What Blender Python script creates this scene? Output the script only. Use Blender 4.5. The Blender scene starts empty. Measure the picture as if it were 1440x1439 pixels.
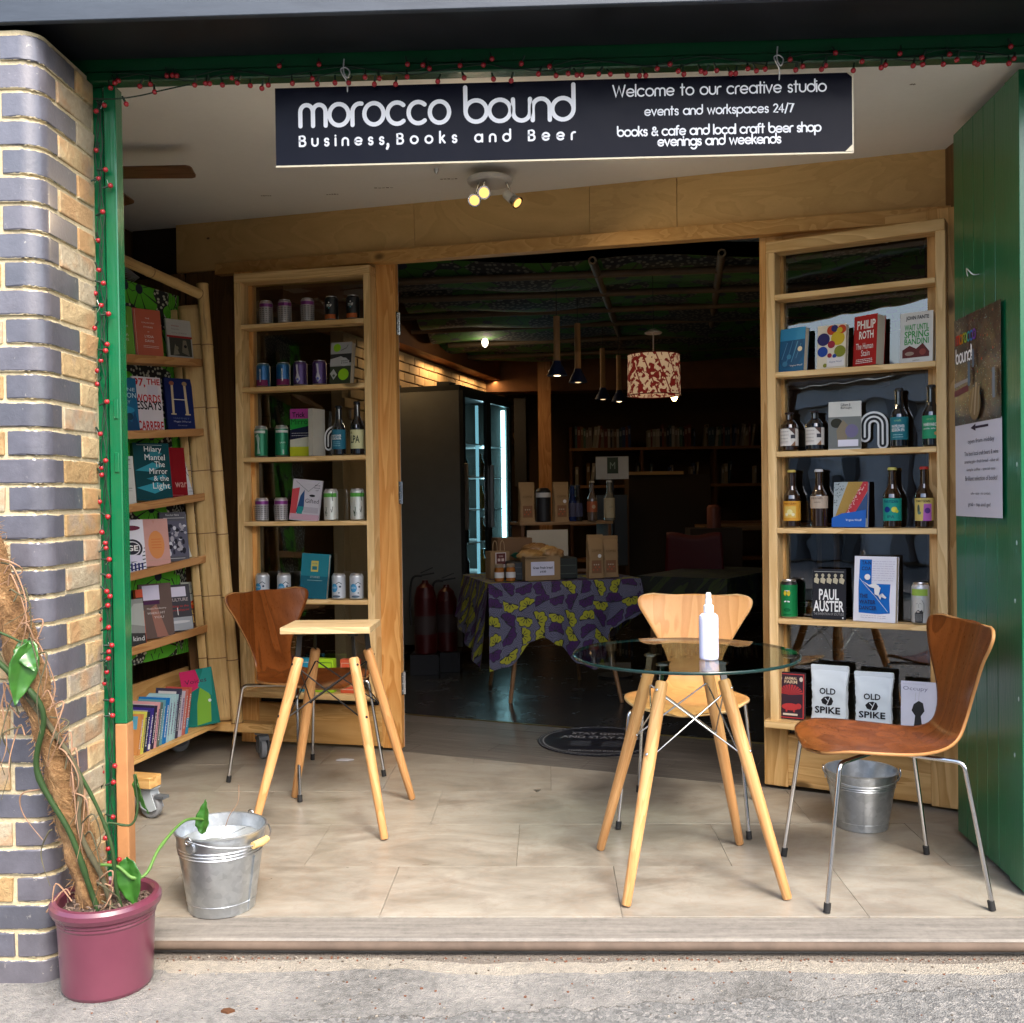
import bpy, bmesh, math, random
from mathutils import Matrix, Vector
R = math.radians
PI = math.pi
S = bpy.context.scene
C = S.collection
rnd = random.Random(7)

# ---------------------------------------------------------------- camera
cd = bpy.data.cameras.new('camera')
cam = bpy.data.objects.new('camera', cd)
C.objects.link(cam)
cd.sensor_fit = 'HORIZONTAL'
cd.sensor_width = 36
cd.lens = 36 * 1430 / 1440
cd.clip_start = 0.05
cd.clip_end = 400
cam.matrix_world = (Matrix.Translation((0, 0, 1.24)) @ Matrix.Rotation(R(2.0), 4, 'Z') @ Matrix.Rotation(R(-0.8), 4, 'X')
                    @ Matrix.Rotation(R(0.77), 4, 'Y') @ Matrix.Rotation(R(90), 4, 'X'))
S.camera = cam

# ---------------------------------------------------------------- sky, sun, exposure
SUN_EL, SUN_AZ = 50, 152          # azimuth clockwise from +Y: behind the camera, to its right
w = bpy.data.worlds.new('World')
S.world = w
w.use_nodes = True
nt = w.node_tree
bg = nt.nodes['Background']
sky = nt.nodes.new('ShaderNodeTexSky')
sky.sky_type = 'NISHITA'
sky.sun_disc = False
sky.sun_elevation = R(SUN_EL)
sky.sun_rotation = R(SUN_AZ)
sky.air_density = 1.0
sky.dust_density = 4.0
sky.ozone_density = 1.0
nt.links.new(sky.outputs[0], bg.inputs[0])
bg.inputs[1].default_value = 0.15
sl = bpy.data.lights.new('sun', 'SUN')
sl.energy = .55
sl.angle = R(14)
sl.color = (1, .965, .91)
so = bpy.data.objects.new('sun', sl)
C.objects.link(so)
d = Vector((math.sin(R(SUN_AZ)) * math.cos(R(SUN_EL)), math.cos(R(SUN_AZ)) * math.cos(R(SUN_EL)), math.sin(R(SUN_EL))))
so.rotation_euler = d.to_track_quat('Z', 'Y').to_euler()
S.view_settings.view_transform = 'Standard'
S.view_settings.look = 'None'
S.view_settings.gamma = 1
S.view_settings.use_curve_mapping = False
S.view_settings.exposure = 2.2
S.cycles.max_bounces = 8
S.cycles.diffuse_bounces = 4
S.cycles.glossy_bounces = 4
S.cycles.transmission_bounces = 8
S.cycles.transparent_max_bounces = 12
S.cycles.caustics_reflective = False
S.cycles.caustics_refractive = False
S.cycles.use_denoising = True

# ---------------------------------------------------------------- object helpers
def tag(o, label=None, cat=None, group=None, kind=None):
    if label: o['label'] = label
    if cat: o['category'] = cat
    if group: o['group'] = group
    if kind: o['kind'] = kind
    return o

def empty(name, loc, rz, label, cat, group=None):
    o = bpy.data.objects.new(name, None)
    o.empty_display_size = .05
    C.objects.link(o)
    o.location = loc
    o.rotation_euler = (0, 0, rz)
    return tag(o, label, cat, group)

def copy_tree(o, parent=None):
    c = o.copy()
    C.objects.link(c)
    c.parent = parent
    for ch in o.children:
        if ch is not c:
            copy_tree(ch, c)
    return c

def frame_from(a, b, up=Vector((0, 0, 1))):
    z = (b - a)
    L = z.length
    z = z / L
    x = up.cross(z)
    if x.length < 1e-4: x = Vector((1, 0, 0)).cross(z)
    x.normalize()
    y = z.cross(x)
    return Matrix(((x.x, y.x, z.x, a.x), (x.y, y.y, z.y, a.y), (x.z, y.z, z.z, a.z), (0, 0, 0, 1))), L

class MB:
    def __init__(s, M=None):
        s.v = []; s.f = []; s.m = []; s.sm = []
        s.M = M or Matrix.Identity(4)
        s.mi = 0
    def add(s, vs, fs, mi=None, smooth=False):
        n = len(s.v)
        s.v += [tuple(s.M @ Vector(p)) for p in vs]
        for f in fs:
            s.f.append([i + n for i in f]); s.m.append(s.mi if mi is None else mi); s.sm.append(smooth)
        return s
    def box(s, x0, y0, z0, x1, y1, z1, mi=None, M=None):
        vs = [(x, y, z) for z in (z0, z1) for y in (y0, y1) for x in (x0, x1)]
        if M is not None: vs = [tuple(M @ Vector(p)) for p in vs]
        return s.add(vs, [(0, 2, 3, 1), (4, 5, 7, 6), (0, 1, 5, 4), (2, 6, 7, 3), (0, 4, 6, 2), (1, 3, 7, 5)], mi)
    def bar(s, a, b, w, h, mi=None, up=Vector((0, 0, 1))):
        M, L = frame_from(Vector(a), Vector(b), up)
        return s.box(-w / 2, -h / 2, 0, w / 2, h / 2, L, mi, M)
    def tube(s, pts, r, seg=10, mi=None, cap=True, closed=False):
        pts = [Vector(p) for p in pts]
        n = len(pts)
        rr = r if isinstance(r, (list, tuple)) else [r] * n
        vs = []; fs = []
        prev = None
        for i, p in enumerate(pts):
            if closed: t = (pts[(i + 1) % n] - pts[i - 1])
            else: t = (pts[min(i + 1, n - 1)] - pts[max(i - 1, 0)])
            t.normalize()
            if prev is None:
                x = t.orthogonal().normalized()
            else:
                x = prev - t * prev.dot(t)
                x = x.normalized() if x.length > 1e-6 else t.orthogonal().normalized()
            prev = x
            y = t.cross(x)
            for k in range(seg):
                a = 2 * PI * k / seg
                vs.append(tuple(p + (x * math.cos(a) + y * math.sin(a)) * rr[i]))
        for i in range(n if closed else n - 1):
            j = (i + 1) % n
            for k in range(seg):
                l = (k + 1) % seg
                fs.append((i * seg + k, i * seg + l, j * seg + l, j * seg + k))
        s.add(vs, fs, mi, True)
        if cap and not closed:
            s.add(vs[:seg], [tuple(range(seg))[::-1]], mi)
            s.add(vs[-seg:], [tuple(range(seg))], mi)
        return s
    def lathe(s, prof, seg=24, c=(0, 0, 0), mi=None, smooth=True, mis=None):
        vs = []; n = len(prof)
        for r, z in prof:
            for k in range(seg):
                a = 2 * PI * k / seg
                vs.append((c[0] + r * math.cos(a), c[1] + r * math.sin(a), c[2] + z))
        for i in range(n - 1):
            fs = []
            for k in range(seg):
                l = (k + 1) % seg
                fs.append((i * seg + k, i * seg + l, (i + 1) * seg + l, (i + 1) * seg + k))
            s.add([], [], mi)
            base = len(s.v)
            s.add(vs[i * seg:(i + 2) * seg], [tuple(x - i * seg for x in f) for f in fs], mis[i] if mis else mi, smooth)
        if prof[0][0] > 1e-5: s.add(vs[:seg], [tuple(range(seg))[::-1]], mis[0] if mis else mi)
        if prof[-1][0] > 1e-5: s.add(vs[-seg:], [tuple(range(seg))], mis[-1] if mis else mi)
        return s
    def prism(s, poly, z0, z1, mi=None):
        n = len(poly)
        vs = [(x, y, z0) for x, y in poly] + [(x, y, z1) for x, y in poly]
        fs = [tuple(range(n))[::-1], tuple(range(n, 2 * n))]
        fs += [(i, (i + 1) % n, n + (i + 1) % n, n + i) for i in range(n)]
        return s.add(vs, fs, mi)
    def sphere(s, c, r, seg=12, rings=8, mi=None, sc=(1, 1, 1)):
        vs = [(c[0], c[1], c[2] + r * sc[2])]
        for i in range(1, rings):
            t = PI * i / rings
            for k in range(seg):
                a = 2 * PI * k / seg
                vs.append((c[0] + r * sc[0] * math.sin(t) * math.cos(a), c[1] + r * sc[1] * math.sin(t) * math.sin(a), c[2] + r * sc[2] * math.cos(t)))
        vs.append((c[0], c[1], c[2] - r * sc[2]))
        fs = [(0, 1 + k, 1 + (k + 1) % seg) for k in range(seg)]
        for i in range(rings - 2):
            for k in range(seg):
                a = 1 + i * seg
                fs.append((a + k, a + seg + k, a + seg + (k + 1) % seg, a + (k + 1) % seg))
        a = 1 + (rings - 2) * seg
        fs += [(a + k, len(vs) - 1, a + (k + 1) % seg) for k in range(seg)]
        return s.add(vs, fs, mi, True)
    def grid(s, fn, nu, nv, mi=None, thick=0):
        """fn(u,v)->point ; thick: solid shell made by offset along the normal"""
        P = [[Vector(fn(i / nu, j / nv)) for i in range(nu + 1)] for j in range(nv + 1)]
        vs = [tuple(p) for row in P for p in row]
        W = nu + 1
        fs = [(j * W + i, j * W + i + 1, (j + 1) * W + i + 1, (j + 1) * W + i) for j in range(nv) for i in range(nu)]
        if thick:
            N = []
            for j in range(nv + 1):
                for i in range(nu + 1):
                    du = P[j][min(i + 1, nu)] - P[j][max(i - 1, 0)]
                    dv = P[min(j + 1, nv)][i] - P[max(j - 1, 0)][i]
                    n_ = du.cross(dv)
                    N.append(n_.normalized() if n_.length > 1e-9 else Vector((0, 0, 1)))
            b = len(vs)
            vs += [tuple(Vector(vs[k]) - N[k] * thick) for k in range(b)]
            fs += [tuple(x + b for x in f[::-1]) for f in fs[:]]
            e = []
            for i in range(nu): e.append((i + 1, i, b + i, b + i + 1)); e.append((nv * W + i, nv * W + i + 1, b + nv * W + i + 1, b + nv * W + i))
            for j in range(nv): e.append((j * W, (j + 1) * W, b + (j + 1) * W, b + j * W)); e.append(((j + 1) * W + nu, j * W + nu, b + j * W + nu, b + (j + 1) * W + nu))
            s.add(vs, fs, mi, True)
            n0 = len(s.v) - len(vs)
            for q in e:
                s.f.append([x + n0 for x in q]); s.m.append(s.mi if mi is None else mi); s.sm.append(True)
            return s
        return s.add(vs, fs, mi, True)
    def build(s, name, mats, parent=None, bevel=0, loc=None, rz=0, seg=1, auto=0):
        me = bpy.data.meshes.new(name)
        me.from_pydata(s.v, [], s.f)
        if not isinstance(mats, (list, tuple)): mats = [mats]
        for m in mats: me.materials.append(m)
        me.polygons.foreach_set('material_index', [min(x, len(mats) - 1) for x in s.m])
        me.polygons.foreach_set('use_smooth', s.sm)
        me.update()
        if auto:
            me.shade_smooth(); me.set_sharp_from_angle(angle=R(auto))
        return link(name, me, parent, bevel, loc, rz, seg)

def link(name, me, parent=None, bevel=0, loc=None, rz=0, seg=1):
    o = bpy.data.objects.new(name, me)
    C.objects.link(o)
    if parent is not None: o.parent = parent
    if loc is not None: o.location = loc
    if rz: o.rotation_euler = (0, 0, rz)
    if bevel:
        b = o.modifiers.new('bevel', 'BEVEL')
        b.width = bevel; b.segments = seg; b.limit_method = 'ANGLE'; b.angle_limit = R(40)
        b.harden_normals = False
    return o

def struct(mb, name, mats, parent=None, **k):
    o = mb.build(name, mats, parent, **k)
    if parent is None: o['kind'] = 'structure'
    return o

# ---------------------------------------------------------------- node helpers
class NT:
    def __init__(s, name):
        s.mat = bpy.data.materials.new(name)
        s.mat.use_nodes = True
        s.t = s.mat.node_tree
        s.b = s.t.nodes['Principled BSDF']
        s.out = s.t.nodes['Material Output']
    def n(s, typ, **kw):
        x = s.t.nodes.new('ShaderNode' + typ)
        for k, v in kw.items(): setattr(x, k, v)
        return x
    def put(s, sock, val):
        if hasattr(val, 'is_output') or isinstance(val, bpy.types.NodeSocket): s.t.links.new(val, sock)
        elif isinstance(val, (tuple, list)):
            try: sock.default_value = val
            except Exception: sock.default_value = tuple(val) + (1,)
        else: sock.default_value = val
    def m(s, op, a, b=None, c=None):
        x = s.n('Math', operation=op)
        for i, q in enumerate((a, b, c)):
            if q is not None: s.put(x.inputs[i], q)
        return x.outputs[0]
    def vm(s, op, a, b=None, out=0):
        x = s.n('VectorMath', operation=op)
        s.put(x.inputs[0], a)
        if b is not None: s.put(x.inputs[1], b)
        return x.outputs[out]
    def coord(s, kind='Object', sc=(1, 1, 1), rot=(0, 0, 0), loc=(0, 0, 0)):
        tc = s.n('TexCoord')
        mp = s.n('Mapping')
        s.t.links.new(tc.outputs[kind], mp.inputs[0])
        mp.inputs['Scale'].default_value = sc
        mp.inputs['Rotation'].default_value = rot
        mp.inputs['Location'].default_value = loc
        return mp.outputs[0]
    def world(s, sc=(1, 1, 1)):
        g = s.n('NewGeometry')
        return s.vm('MULTIPLY', g.outputs['Position'], sc)
    def noise(s, v, scale, detail=4, rough=.6, dist=0):
        x = s.n('TexNoise')
        s.put(x.inputs['Vector'], v)
        x.inputs['Scale'].default_value = scale
        x.inputs['Detail'].default_value = detail
        x.inputs['Roughness'].default_value = rough
        x.inputs['Distortion'].default_value = dist
        return x.outputs[0]
    def vor(s, v, scale, feature='F1', dim='3D', rand=1):
        x = s.n('TexVoronoi', feature=feature, voronoi_dimensions=dim)
        s.put(x.inputs['Vector'], v)
        x.inputs['Scale'].default_value = scale
        x.inputs['Randomness'].default_value = rand
        return x
    def ramp(s, f, stops, interp='LINEAR'):
        x = s.n('ValToRGB')
        x.color_ramp.interpolation = interp
        e = x.color_ramp.elements
        while len(e) > 1: e.remove(e[-1])
        e[0].position = stops[0][0]; e[0].color = tuple(stops[0][1]) + (1,)
        for p, c in stops[1:]:
            q = e.new(p); q.color = tuple(c) + (1,)
        s.put(x.inputs[0], f)
        return x.outputs[0]
    def mix(s, f, a, b, mode='MIX'):
        x = s.n('Mix', data_type='RGBA', blend_type=mode)
        s.put(x.inputs[0], f)
        for i, q in ((6, a), (7, b)):
            if isinstance(q, (tuple, list)): x.inputs[i].default_value = tuple(q) + (1,) if len(q) == 3 else q
            else: s.t.links.new(q, x.inputs[i])
        return x.outputs[2]
    def val(s, c, hue):   # c times a grey factor
        x = s.n('Mix', data_type='RGBA', blend_type='MULTIPLY')
        x.inputs[0].default_value = 1
        if isinstance(c, (tuple, list)): x.inputs[6].default_value = tuple(c) + (1,)
        else: s.t.links.new(c, x.inputs[6])
        s.t.links.new(hue, x.inputs[7])
        return x.outputs[2]
    def rand(s):
        return s.n('ObjectInfo').outputs['Random']
    def bump(s, h, strength, dist=.002):
        x = s.n('Bump')
        x.inputs['Strength'].default_value = strength
        x.inputs['Distance'].default_value = dist
        s.put(x.inputs['Height'], h)
        s.t.links.new(x.outputs[0], s.b.inputs['Normal'])
    def done(s, col=None, rough=.5, metal=0, **kw):
        if col is not None: s.put(s.b.inputs['Base Color'], tuple(col) + (1,) if isinstance(col, (tuple, list)) and len(col) == 3 else col)
        s.put(s.b.inputs['Roughness'], rough)
        s.b.inputs['Metallic'].default_value = metal
        for k, v in kw.items(): s.put(s.b.inputs[k.replace('_', ' ')], v)
        return s.mat

_c = {}
def flat(col, rough=.55, metal=0, var=.12, key='', **kw):
    """plain coloured material with a little mottling so that nothing is perfectly uniform"""
    k = (tuple(round(x, 3) for x in col), rough, metal, var, key, tuple(kw.items()))
    if k in _c: return _c[k]
    n = NT('paint_' + str(len(_c)))
    f = n.noise(n.coord(), 9, 5)
    g = n.ramp(f, [(.3, (1 - var,) * 3), (.7, (1,) * 3)])
    if 'Specular_IOR_Level' not in kw: n.b.inputs['Specular IOR Level'].default_value = .5 if metal > .3 else .28
    n.done(n.val(col, g), n.m('ADD', n.m('MULTIPLY', f, .14), rough - .07), metal, **kw)
    _c[k] = n.mat
    return n.mat

def wood(name, c1, c2, axis='z', scale=1, rough=.5, knots=True, ring=9, dark=None, world=False, bump=.12):
    n = NT(name)
    st = {'x': (.09, 1, 1), 'y': (1, .09, 1), 'z': (1, 1, .09)}[axis]
    v = n.coord('Object', tuple(a * scale for a in st))
    off = n.n('Combine' + 'XYZ')
    r = n.rand()
    n.put(off.inputs[0], n.m('MULTIPLY', r, 7.3)); n.put(off.inputs[1], n.m('MULTIPLY', r, 3.1)); n.put(off.inputs[2], n.m('MULTIPLY', r, 5.7))
    v = n.vm('ADD', v, off.outputs[0])
    a = n.noise(v, ring, 3, .5, .6)
    rings = n.m('FRACT', n.m('MULTIPLY', a, 9))
    rings = n.ramp(rings, [(0, (0, 0, 0)), (.6, (.6,) * 3), (.92, (1,) * 3), (1, (.1,) * 3)])
    fine = n.noise(v, 160, 3, .7)
    k = n.m('ADD', n.m('MULTIPLY', rings, .6), n.m('MULTIPLY', fine, .4))
    col = n.ramp(k, [(.15, c1), (.75, c2)])
    big = n.noise(v, 2.2, 2)
    col = n.val(col, n.ramp(big, [(.3, (.86, .84, .8)), (.7, (1, 1, 1))]))
    if knots:
        kv = n.coord('Object', tuple((a if a < .5 else 1) * scale * (1 if a > .5 else 5) for a in st))
        kv = n.vm('ADD', kv, off.outputs[0])
        vo = n.vor(kv, 3.6)
        kd = vo.outputs['Distance']
        kn = n.ramp(kd, [(0, (1,) * 3), (.045, (.95,) * 3), (.085, (0, 0, 0))])
        col = n.mix(kn, col, dark or tuple(x * .28 for x in c1))
    n.bump(k, bump)
    return n.done(col, n.m('ADD', n.m('MULTIPLY', fine, .15), rough - .08), 0, Specular_IOR_Level=.3)

# ================================================================ materials
def m_concrete():
    n = NT('rough_concrete')
    v = n.world()
    a = n.noise(v, 2.5, 5, .6); b = n.noise(v, 45, 6, .75); c = n.noise(n.world((9, 60, 9)), 3, 4, .7)
    vo = n.vor(v, 170)
    sp = n.ramp(vo.outputs['Distance'], [(.0, (1,) * 3), (.22, (.0,) * 3)])
    col = n.ramp(n.m('ADD', n.m('MULTIPLY', a, .5), n.m('MULTIPLY', b, .5)), [(.36, (.08, .078, .07)), (.5, (.185, .18, .165)), (.66, (.30, .285, .25))])
    # yellowish mortar smear near the sill, streaks across
    y = n.n('SeparateXYZ'); n.t.links.new(n.world(), y.inputs[0])
    yy = n.m('ADD', y.outputs[1], n.m('MULTIPLY', n.m('SUBTRACT', a, .5), .14))
    sm = n.ramp(yy, [(0, (0, 0, 0)), (1, (1, 1, 1))])
    band = n.m('MULTIPLY', n.m('GREATER_THAN', yy, 2.745), n.m('MULTIPLY', b, .9))
    col = n.mix(band, col, (.38, .33, .24))
    # towards the street: darker gravelly asphalt beyond a ragged edge
    rag = n.m('ADD', y.outputs[1], n.m('MULTIPLY', n.m('SUBTRACT', n.noise(v, 5, 6, .7), .5), .16))
    xr = n.m('MULTIPLY', y.outputs[0], .1)
    road = n.m('LESS_THAN', n.m('SUBTRACT', rag, xr), 2.54)
    grav = n.ramp(n.vor(v, 95).outputs['Color'], [(.1, (.10, .10, .095)), (.6, (.16, .16, .15)), (.95, (.25, .24, .22))])
    col = n.mix(road, col, grav)
    col = n.mix(n.m('LESS_THAN', n.m('ABSOLUTE', n.m('SUBTRACT', n.m('SUBTRACT', rag, xr), 2.542)), .0022), col, (.08, .075, .065))
    col = n.mix(n.m('MULTIPLY', sp, .35), col, (.40, .38, .34))
    edge = n.m('MULTIPLY', n.m('GREATER_THAN', yy, 2.81), .8)
    col = n.mix(edge, col, (.12, .10, .08))
    n.bump(n.m('ADD', n.m('MULTIPLY', b, .8), n.m('MULTIPLY', vo.outputs['Distance'], .8)), .9, .006)
    return n.done(col, .92)

def m_tile():
    n = NT('worn_marble_vinyl')
    r = n.rand()
    off = n.n('CombineXYZ'); n.put(off.inputs[0], n.m('MULTIPLY', r, 13)); n.put(off.inputs[1], n.m('MULTIPLY', r, 4))
    v = n.vm('ADD', n.coord('Object', (1, 1.8, 1)), off.outputs[0])
    a = n.noise(v, 2.2, 7, .62, 1.6); b = n.noise(v, 9, 6, .7, .8); w_ = n.noise(n.world(), 1.3, 4)
    col = n.ramp(n.m('ADD', n.m('MULTIPLY', a, .65), n.m('MULTIPLY', b, .35)), [(.3, (.17, .15, .115)), (.45, (.265, .24, .195)), (.56, (.335, .31, .255)), (.7, (.40, .375, .315))])
    vein = n.m('SUBTRACT', 1, n.m('MULTIPLY', n.m('ABSOLUTE', n.m('SUBTRACT', n.noise(v, 3.1, 5, .6, 2.5), .5)), 26))
    col = n.mix(n.m('MULTIPLY', n.m('MAXIMUM', vein, 0), .28), col, (.30, .22, .15))
    col = n.val(col, n.ramp(w_, [(.3, (.8, .79, .78)), (.65, (1, 1, 1))]))
    dirt = n.ramp(n.noise(n.world(), 6, 8, .75), [(.54, (0, 0, 0)), (.70, (1,) * 3)])
    col = n.mix(n.m('MULTIPLY', dirt, .5), col, (.16, .12, .09))
    col = n.val(col, n.ramp(r, [(0, (.9,) * 3), (1, (1.0,) * 3)]))
    n.bump(b, .08)
    return n.done(col, n.m('ADD', n.m('MULTIPLY', b, .25), .2))

def m_plank():
    n = NT('grey_wood_vinyl')
    a = n.noise(n.coord('Object', (1.2, 26, 1)), 3, 5, .65)
    col = n.ramp(a, [(.3, (.055, .05, .045)), (.5, (.12, .108, .095)), (.7, (.19, .172, .15))])
    col = n.val(col, n.ramp(n.rand(), [(0, (.75,) * 3), (1, (1,) * 3)]))
    n.bump(a, .2)
    return n.done(col, .42)

def m_sillwood():
    n = NT('weathered_sill')
    a = n.noise(n.coord('Object', (1.0, 14, 14)), 3, 7, .7); b = n.noise(n.coord(), 30, 6, .8)
    col = n.ramp(n.m('ADD', n.m('MULTIPLY', a, .6), n.m('MULTIPLY', b, .4)), [(.3, (.09, .083, .072)), (.5, (.175, .162, .14)), (.68, (.25, .23, .195))])
    n.bump(n.m('ADD', a, b), .4, .003)
    return n.done(col, .85)

def smear(n):
    # mortar smeared raggedly over the long edges of each course
    sp = n.n('SeparateXYZ'); n.t.links.new(n.world(), sp.inputs[0])
    zc = n.m('FRACT', n.m('DIVIDE', n.m('ADD', sp.outputs[2], .055), .075))
    e = n.m('MINIMUM', zc, n.m('SUBTRACT', .867, zc))
    return n.m('LESS_THAN', e, n.m('MULTIPLY', n.m('SUBTRACT', n.noise(n.world((1, 1, .3)), 18, 6, .75), .47), .30))

def m_engbrick():
    n = NT('blue_engineering_brick')
    r = n.rand()
    f = n.noise(n.world(), 14, 5, .7)
    g = n.noise(n.world(), 120, 3, .7)
    base = n.ramp(r, [(0, (.080, .083, .102)), (.5, (.100, .101, .124)), (1, (.118, .112, .130))])
    col = n.val(base, n.ramp(f, [(.3, (.7,) * 3), (.65, (1,) * 3)]))
    sc = n.ramp(n.noise(n.world(), 33, 7, .8), [(.63, (0, 0, 0)), (.68, (1,) * 3)])
    col = n.mix(n.m('MULTIPLY', sc, .75), col, (.40, .38, .33))
    col = n.mix(smear(n), col, (.48, .41, .26))
    n.bump(n.m('ADD', f, n.m('MULTIPLY', g, .4)), .5, .004)
    return n.done(col, n.m('ADD', n.m('MULTIPLY', f, .3), .27), 0, Coat_Weight=.55, Coat_Roughness=.2)

def m_stock():
    n = NT('yellow_stock_brick')
    r = n.rand()
    f = n.noise(n.world(), 9, 6, .75, .5); g = n.noise(n.world(), 50, 5, .75)
    base = n.ramp(r, [(0, (.40, .27, .12)), (.25, (.47, .34, .17)), (.5, (.42, .36, .25)), (.75, (.52, .40, .22)), (1, (.36, .24, .13))], 'CONSTANT')
    col = n.val(base, n.ramp(n.m('ADD', n.m('MULTIPLY', f, .6), n.m('MULTIPLY', g, .4)), [(.3, (.55, .5, .45)), (.6, (1, 1, 1))]))
    bl = n.ramp(n.noise(n.world((1, 1, 1)), 5.5, 4, .6), [(.56, (0, 0, 0)), (.64, (1,) * 3)])
    col = n.mix(n.m('MULTIPLY', bl, .55), col, (.22, .20, .18))
    col = n.mix(n.m('MULTIPLY', n.ramp(n.noise(n.world(), 7, 3), [(.5, (0,) * 3), (.6, (1,) * 3)]), .5), col, (.40, .20, .08))
    col = n.mix(smear(n), col, (.48, .41, .26))
    n.bump(n.m('ADD', f, g), .9, .006)
    return n.done(col, .85)

def m_mortar():
    n = NT('lime_mortar')
    g = n.noise(n.world(), 70, 6, .8)
    col = n.ramp(g, [(.3, (.34, .28, .17)), (.6, (.54, .46, .29))])
    n.bump(g, .7, .004)
    return n.done(col, .95)

def m_ceiling():
    n = NT('painted_board')
    a = n.noise(n.world(), 1.2, 4); b = n.noise(n.world(), 40, 5, .7)
    col = n.ramp(n.m('ADD', n.m('MULTIPLY', a, .7), n.m('MULTIPLY', b, .3)), [(.3, (.74, .75, .72)), (.65, (.82, .83, .80))])
    n.bump(b, .08)
    return n.done(col, .75)

def m_ply(name, c1, c2):
    n = NT(name)
    v = n.coord('Object', (.55, 1, 1.7))
    off = n.n('CombineXYZ'); r = n.rand(); n.put(off.inputs[0], n.m('MULTIPLY', r, 9)); n.put(off.inputs[2], n.m('MULTIPLY', r, 6))
    v = n.vm('ADD', v, off.outputs[0])
    a = n.noise(v, 2.4, 4, .5, 1.8)
    bands = n.m('FRACT', n.m('MULTIPLY', a, 6))
    bands = n.ramp(bands, [(0, (.2,) * 3), (.5, (.65,) * 3), (.9, (1,) * 3), (1, (.3,) * 3)])
    fine = n.noise(n.coord('Object', (1.5, 60, 60)), 3, 4, .7)
    k = n.m('ADD', n.m('MULTIPLY', bands, .5), n.m('MULTIPLY', fine, .5))
    col = n.ramp(k, [(.2, c1), (.8, c2)])
    spots = n.vor(n.vm('ADD', n.coord('Object', (2.2, 2.2, 4)), off.outputs[0]), 2)
    col = n.mix(n.ramp(spots.outputs['Distance'], [(.03, (1,) * 3), (.055, (0,) * 3)]), col, (.12, .06, .02))
    col = n.val(col, n.ramp(n.noise(v, 1.1, 3), [(.35, (.82, .8, .76)), (.65, (1, 1, 1))]))
    n.bump(fine, .06)
    return n.done(col, .48)

def m_greenpaint(name, col, rough=.22):
    n = NT(name)
    a = n.noise(n.world(), 3, 5, .6); b = n.noise(n.world((60, 60, 5)), 2, 4, .6)
    c = n.val(col, n.ramp(a, [(.3, (.82,) * 3), (.7, (1,) * 3)]))
    chip = n.ramp(n.noise(n.world((1, 1, .5)), 22, 8, .85), [(.67, (0,) * 3), (.685, (1,) * 3)])
    c = n.mix(n.m('MULTIPLY', chip, .5), c, (.45, .55, .5))
    n.bump(n.m('ADD', n.m('MULTIPLY', b, 1.2), a), .3, .003)
    return n.done(c, n.m('ADD', n.m('MULTIPLY', a, .12), rough - .06), 0, Coat_Weight=.3, Coat_Roughness=.18)

def m_steel():
    n = NT('blue_black_steel_paint')
    a = n.noise(n.world((1, 6, 6)), 4, 6, .7)
    sp = n.ramp(n.noise(n.world(), 60, 7, .9), [(.72, (0,) * 3), (.75, (1,) * 3)])
    c = n.mix(n.m('MULTIPLY', sp, .7), n.ramp(a, [(.3, (.020, .028, .040)), (.7, (.038, .050, .066))]), (.5, .5, .48))
    n.bump(a, .25, .004)
    return n.done(c, .5)

def m_glass(name='window_glass', tint=(.94, .97, .95), rough=.01, boost=3.6):
    # thin pane: clear film plus mirror reflection by angle
    n = NT(name)
    n.t.nodes.remove(n.b)
    tr = n.n('BsdfTransparent'); tr.inputs[0].default_value = tint + (1,)
    gl = n.n('BsdfGlossy'); gl.inputs['Roughness'].default_value = rough
    lw = n.n('Fresnel'); lw.inputs[0].default_value = 1.5
    v = n.noise(n.coord(), 3.5, 2)
    bm_ = n.n('Bump'); bm_.inputs['Strength'].default_value = .05; bm_.inputs['Distance'].default_value = .02
    n.t.links.new(v, bm_.inputs['Height']); n.t.links.new(bm_.outputs[0], gl.inputs['Normal'])
    mx = n.n('MixShader')
    bf = n.n('NewGeometry').outputs['Backfacing']
    n.t.links.new(n.m('MULTIPLY', n.m('SUBTRACT', 1, bf), n.m('MINIMUM', n.m('MULTIPLY', lw.outputs[0], boost), 1.0)), mx.inputs[0]); n.t.links.new(tr.outputs[0], mx.inputs[1]); n.t.links.new(gl.outputs[0], mx.inputs[2])
    n.t.links.new(mx.outputs[0], n.out.inputs[0])
    return n.mat

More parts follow.
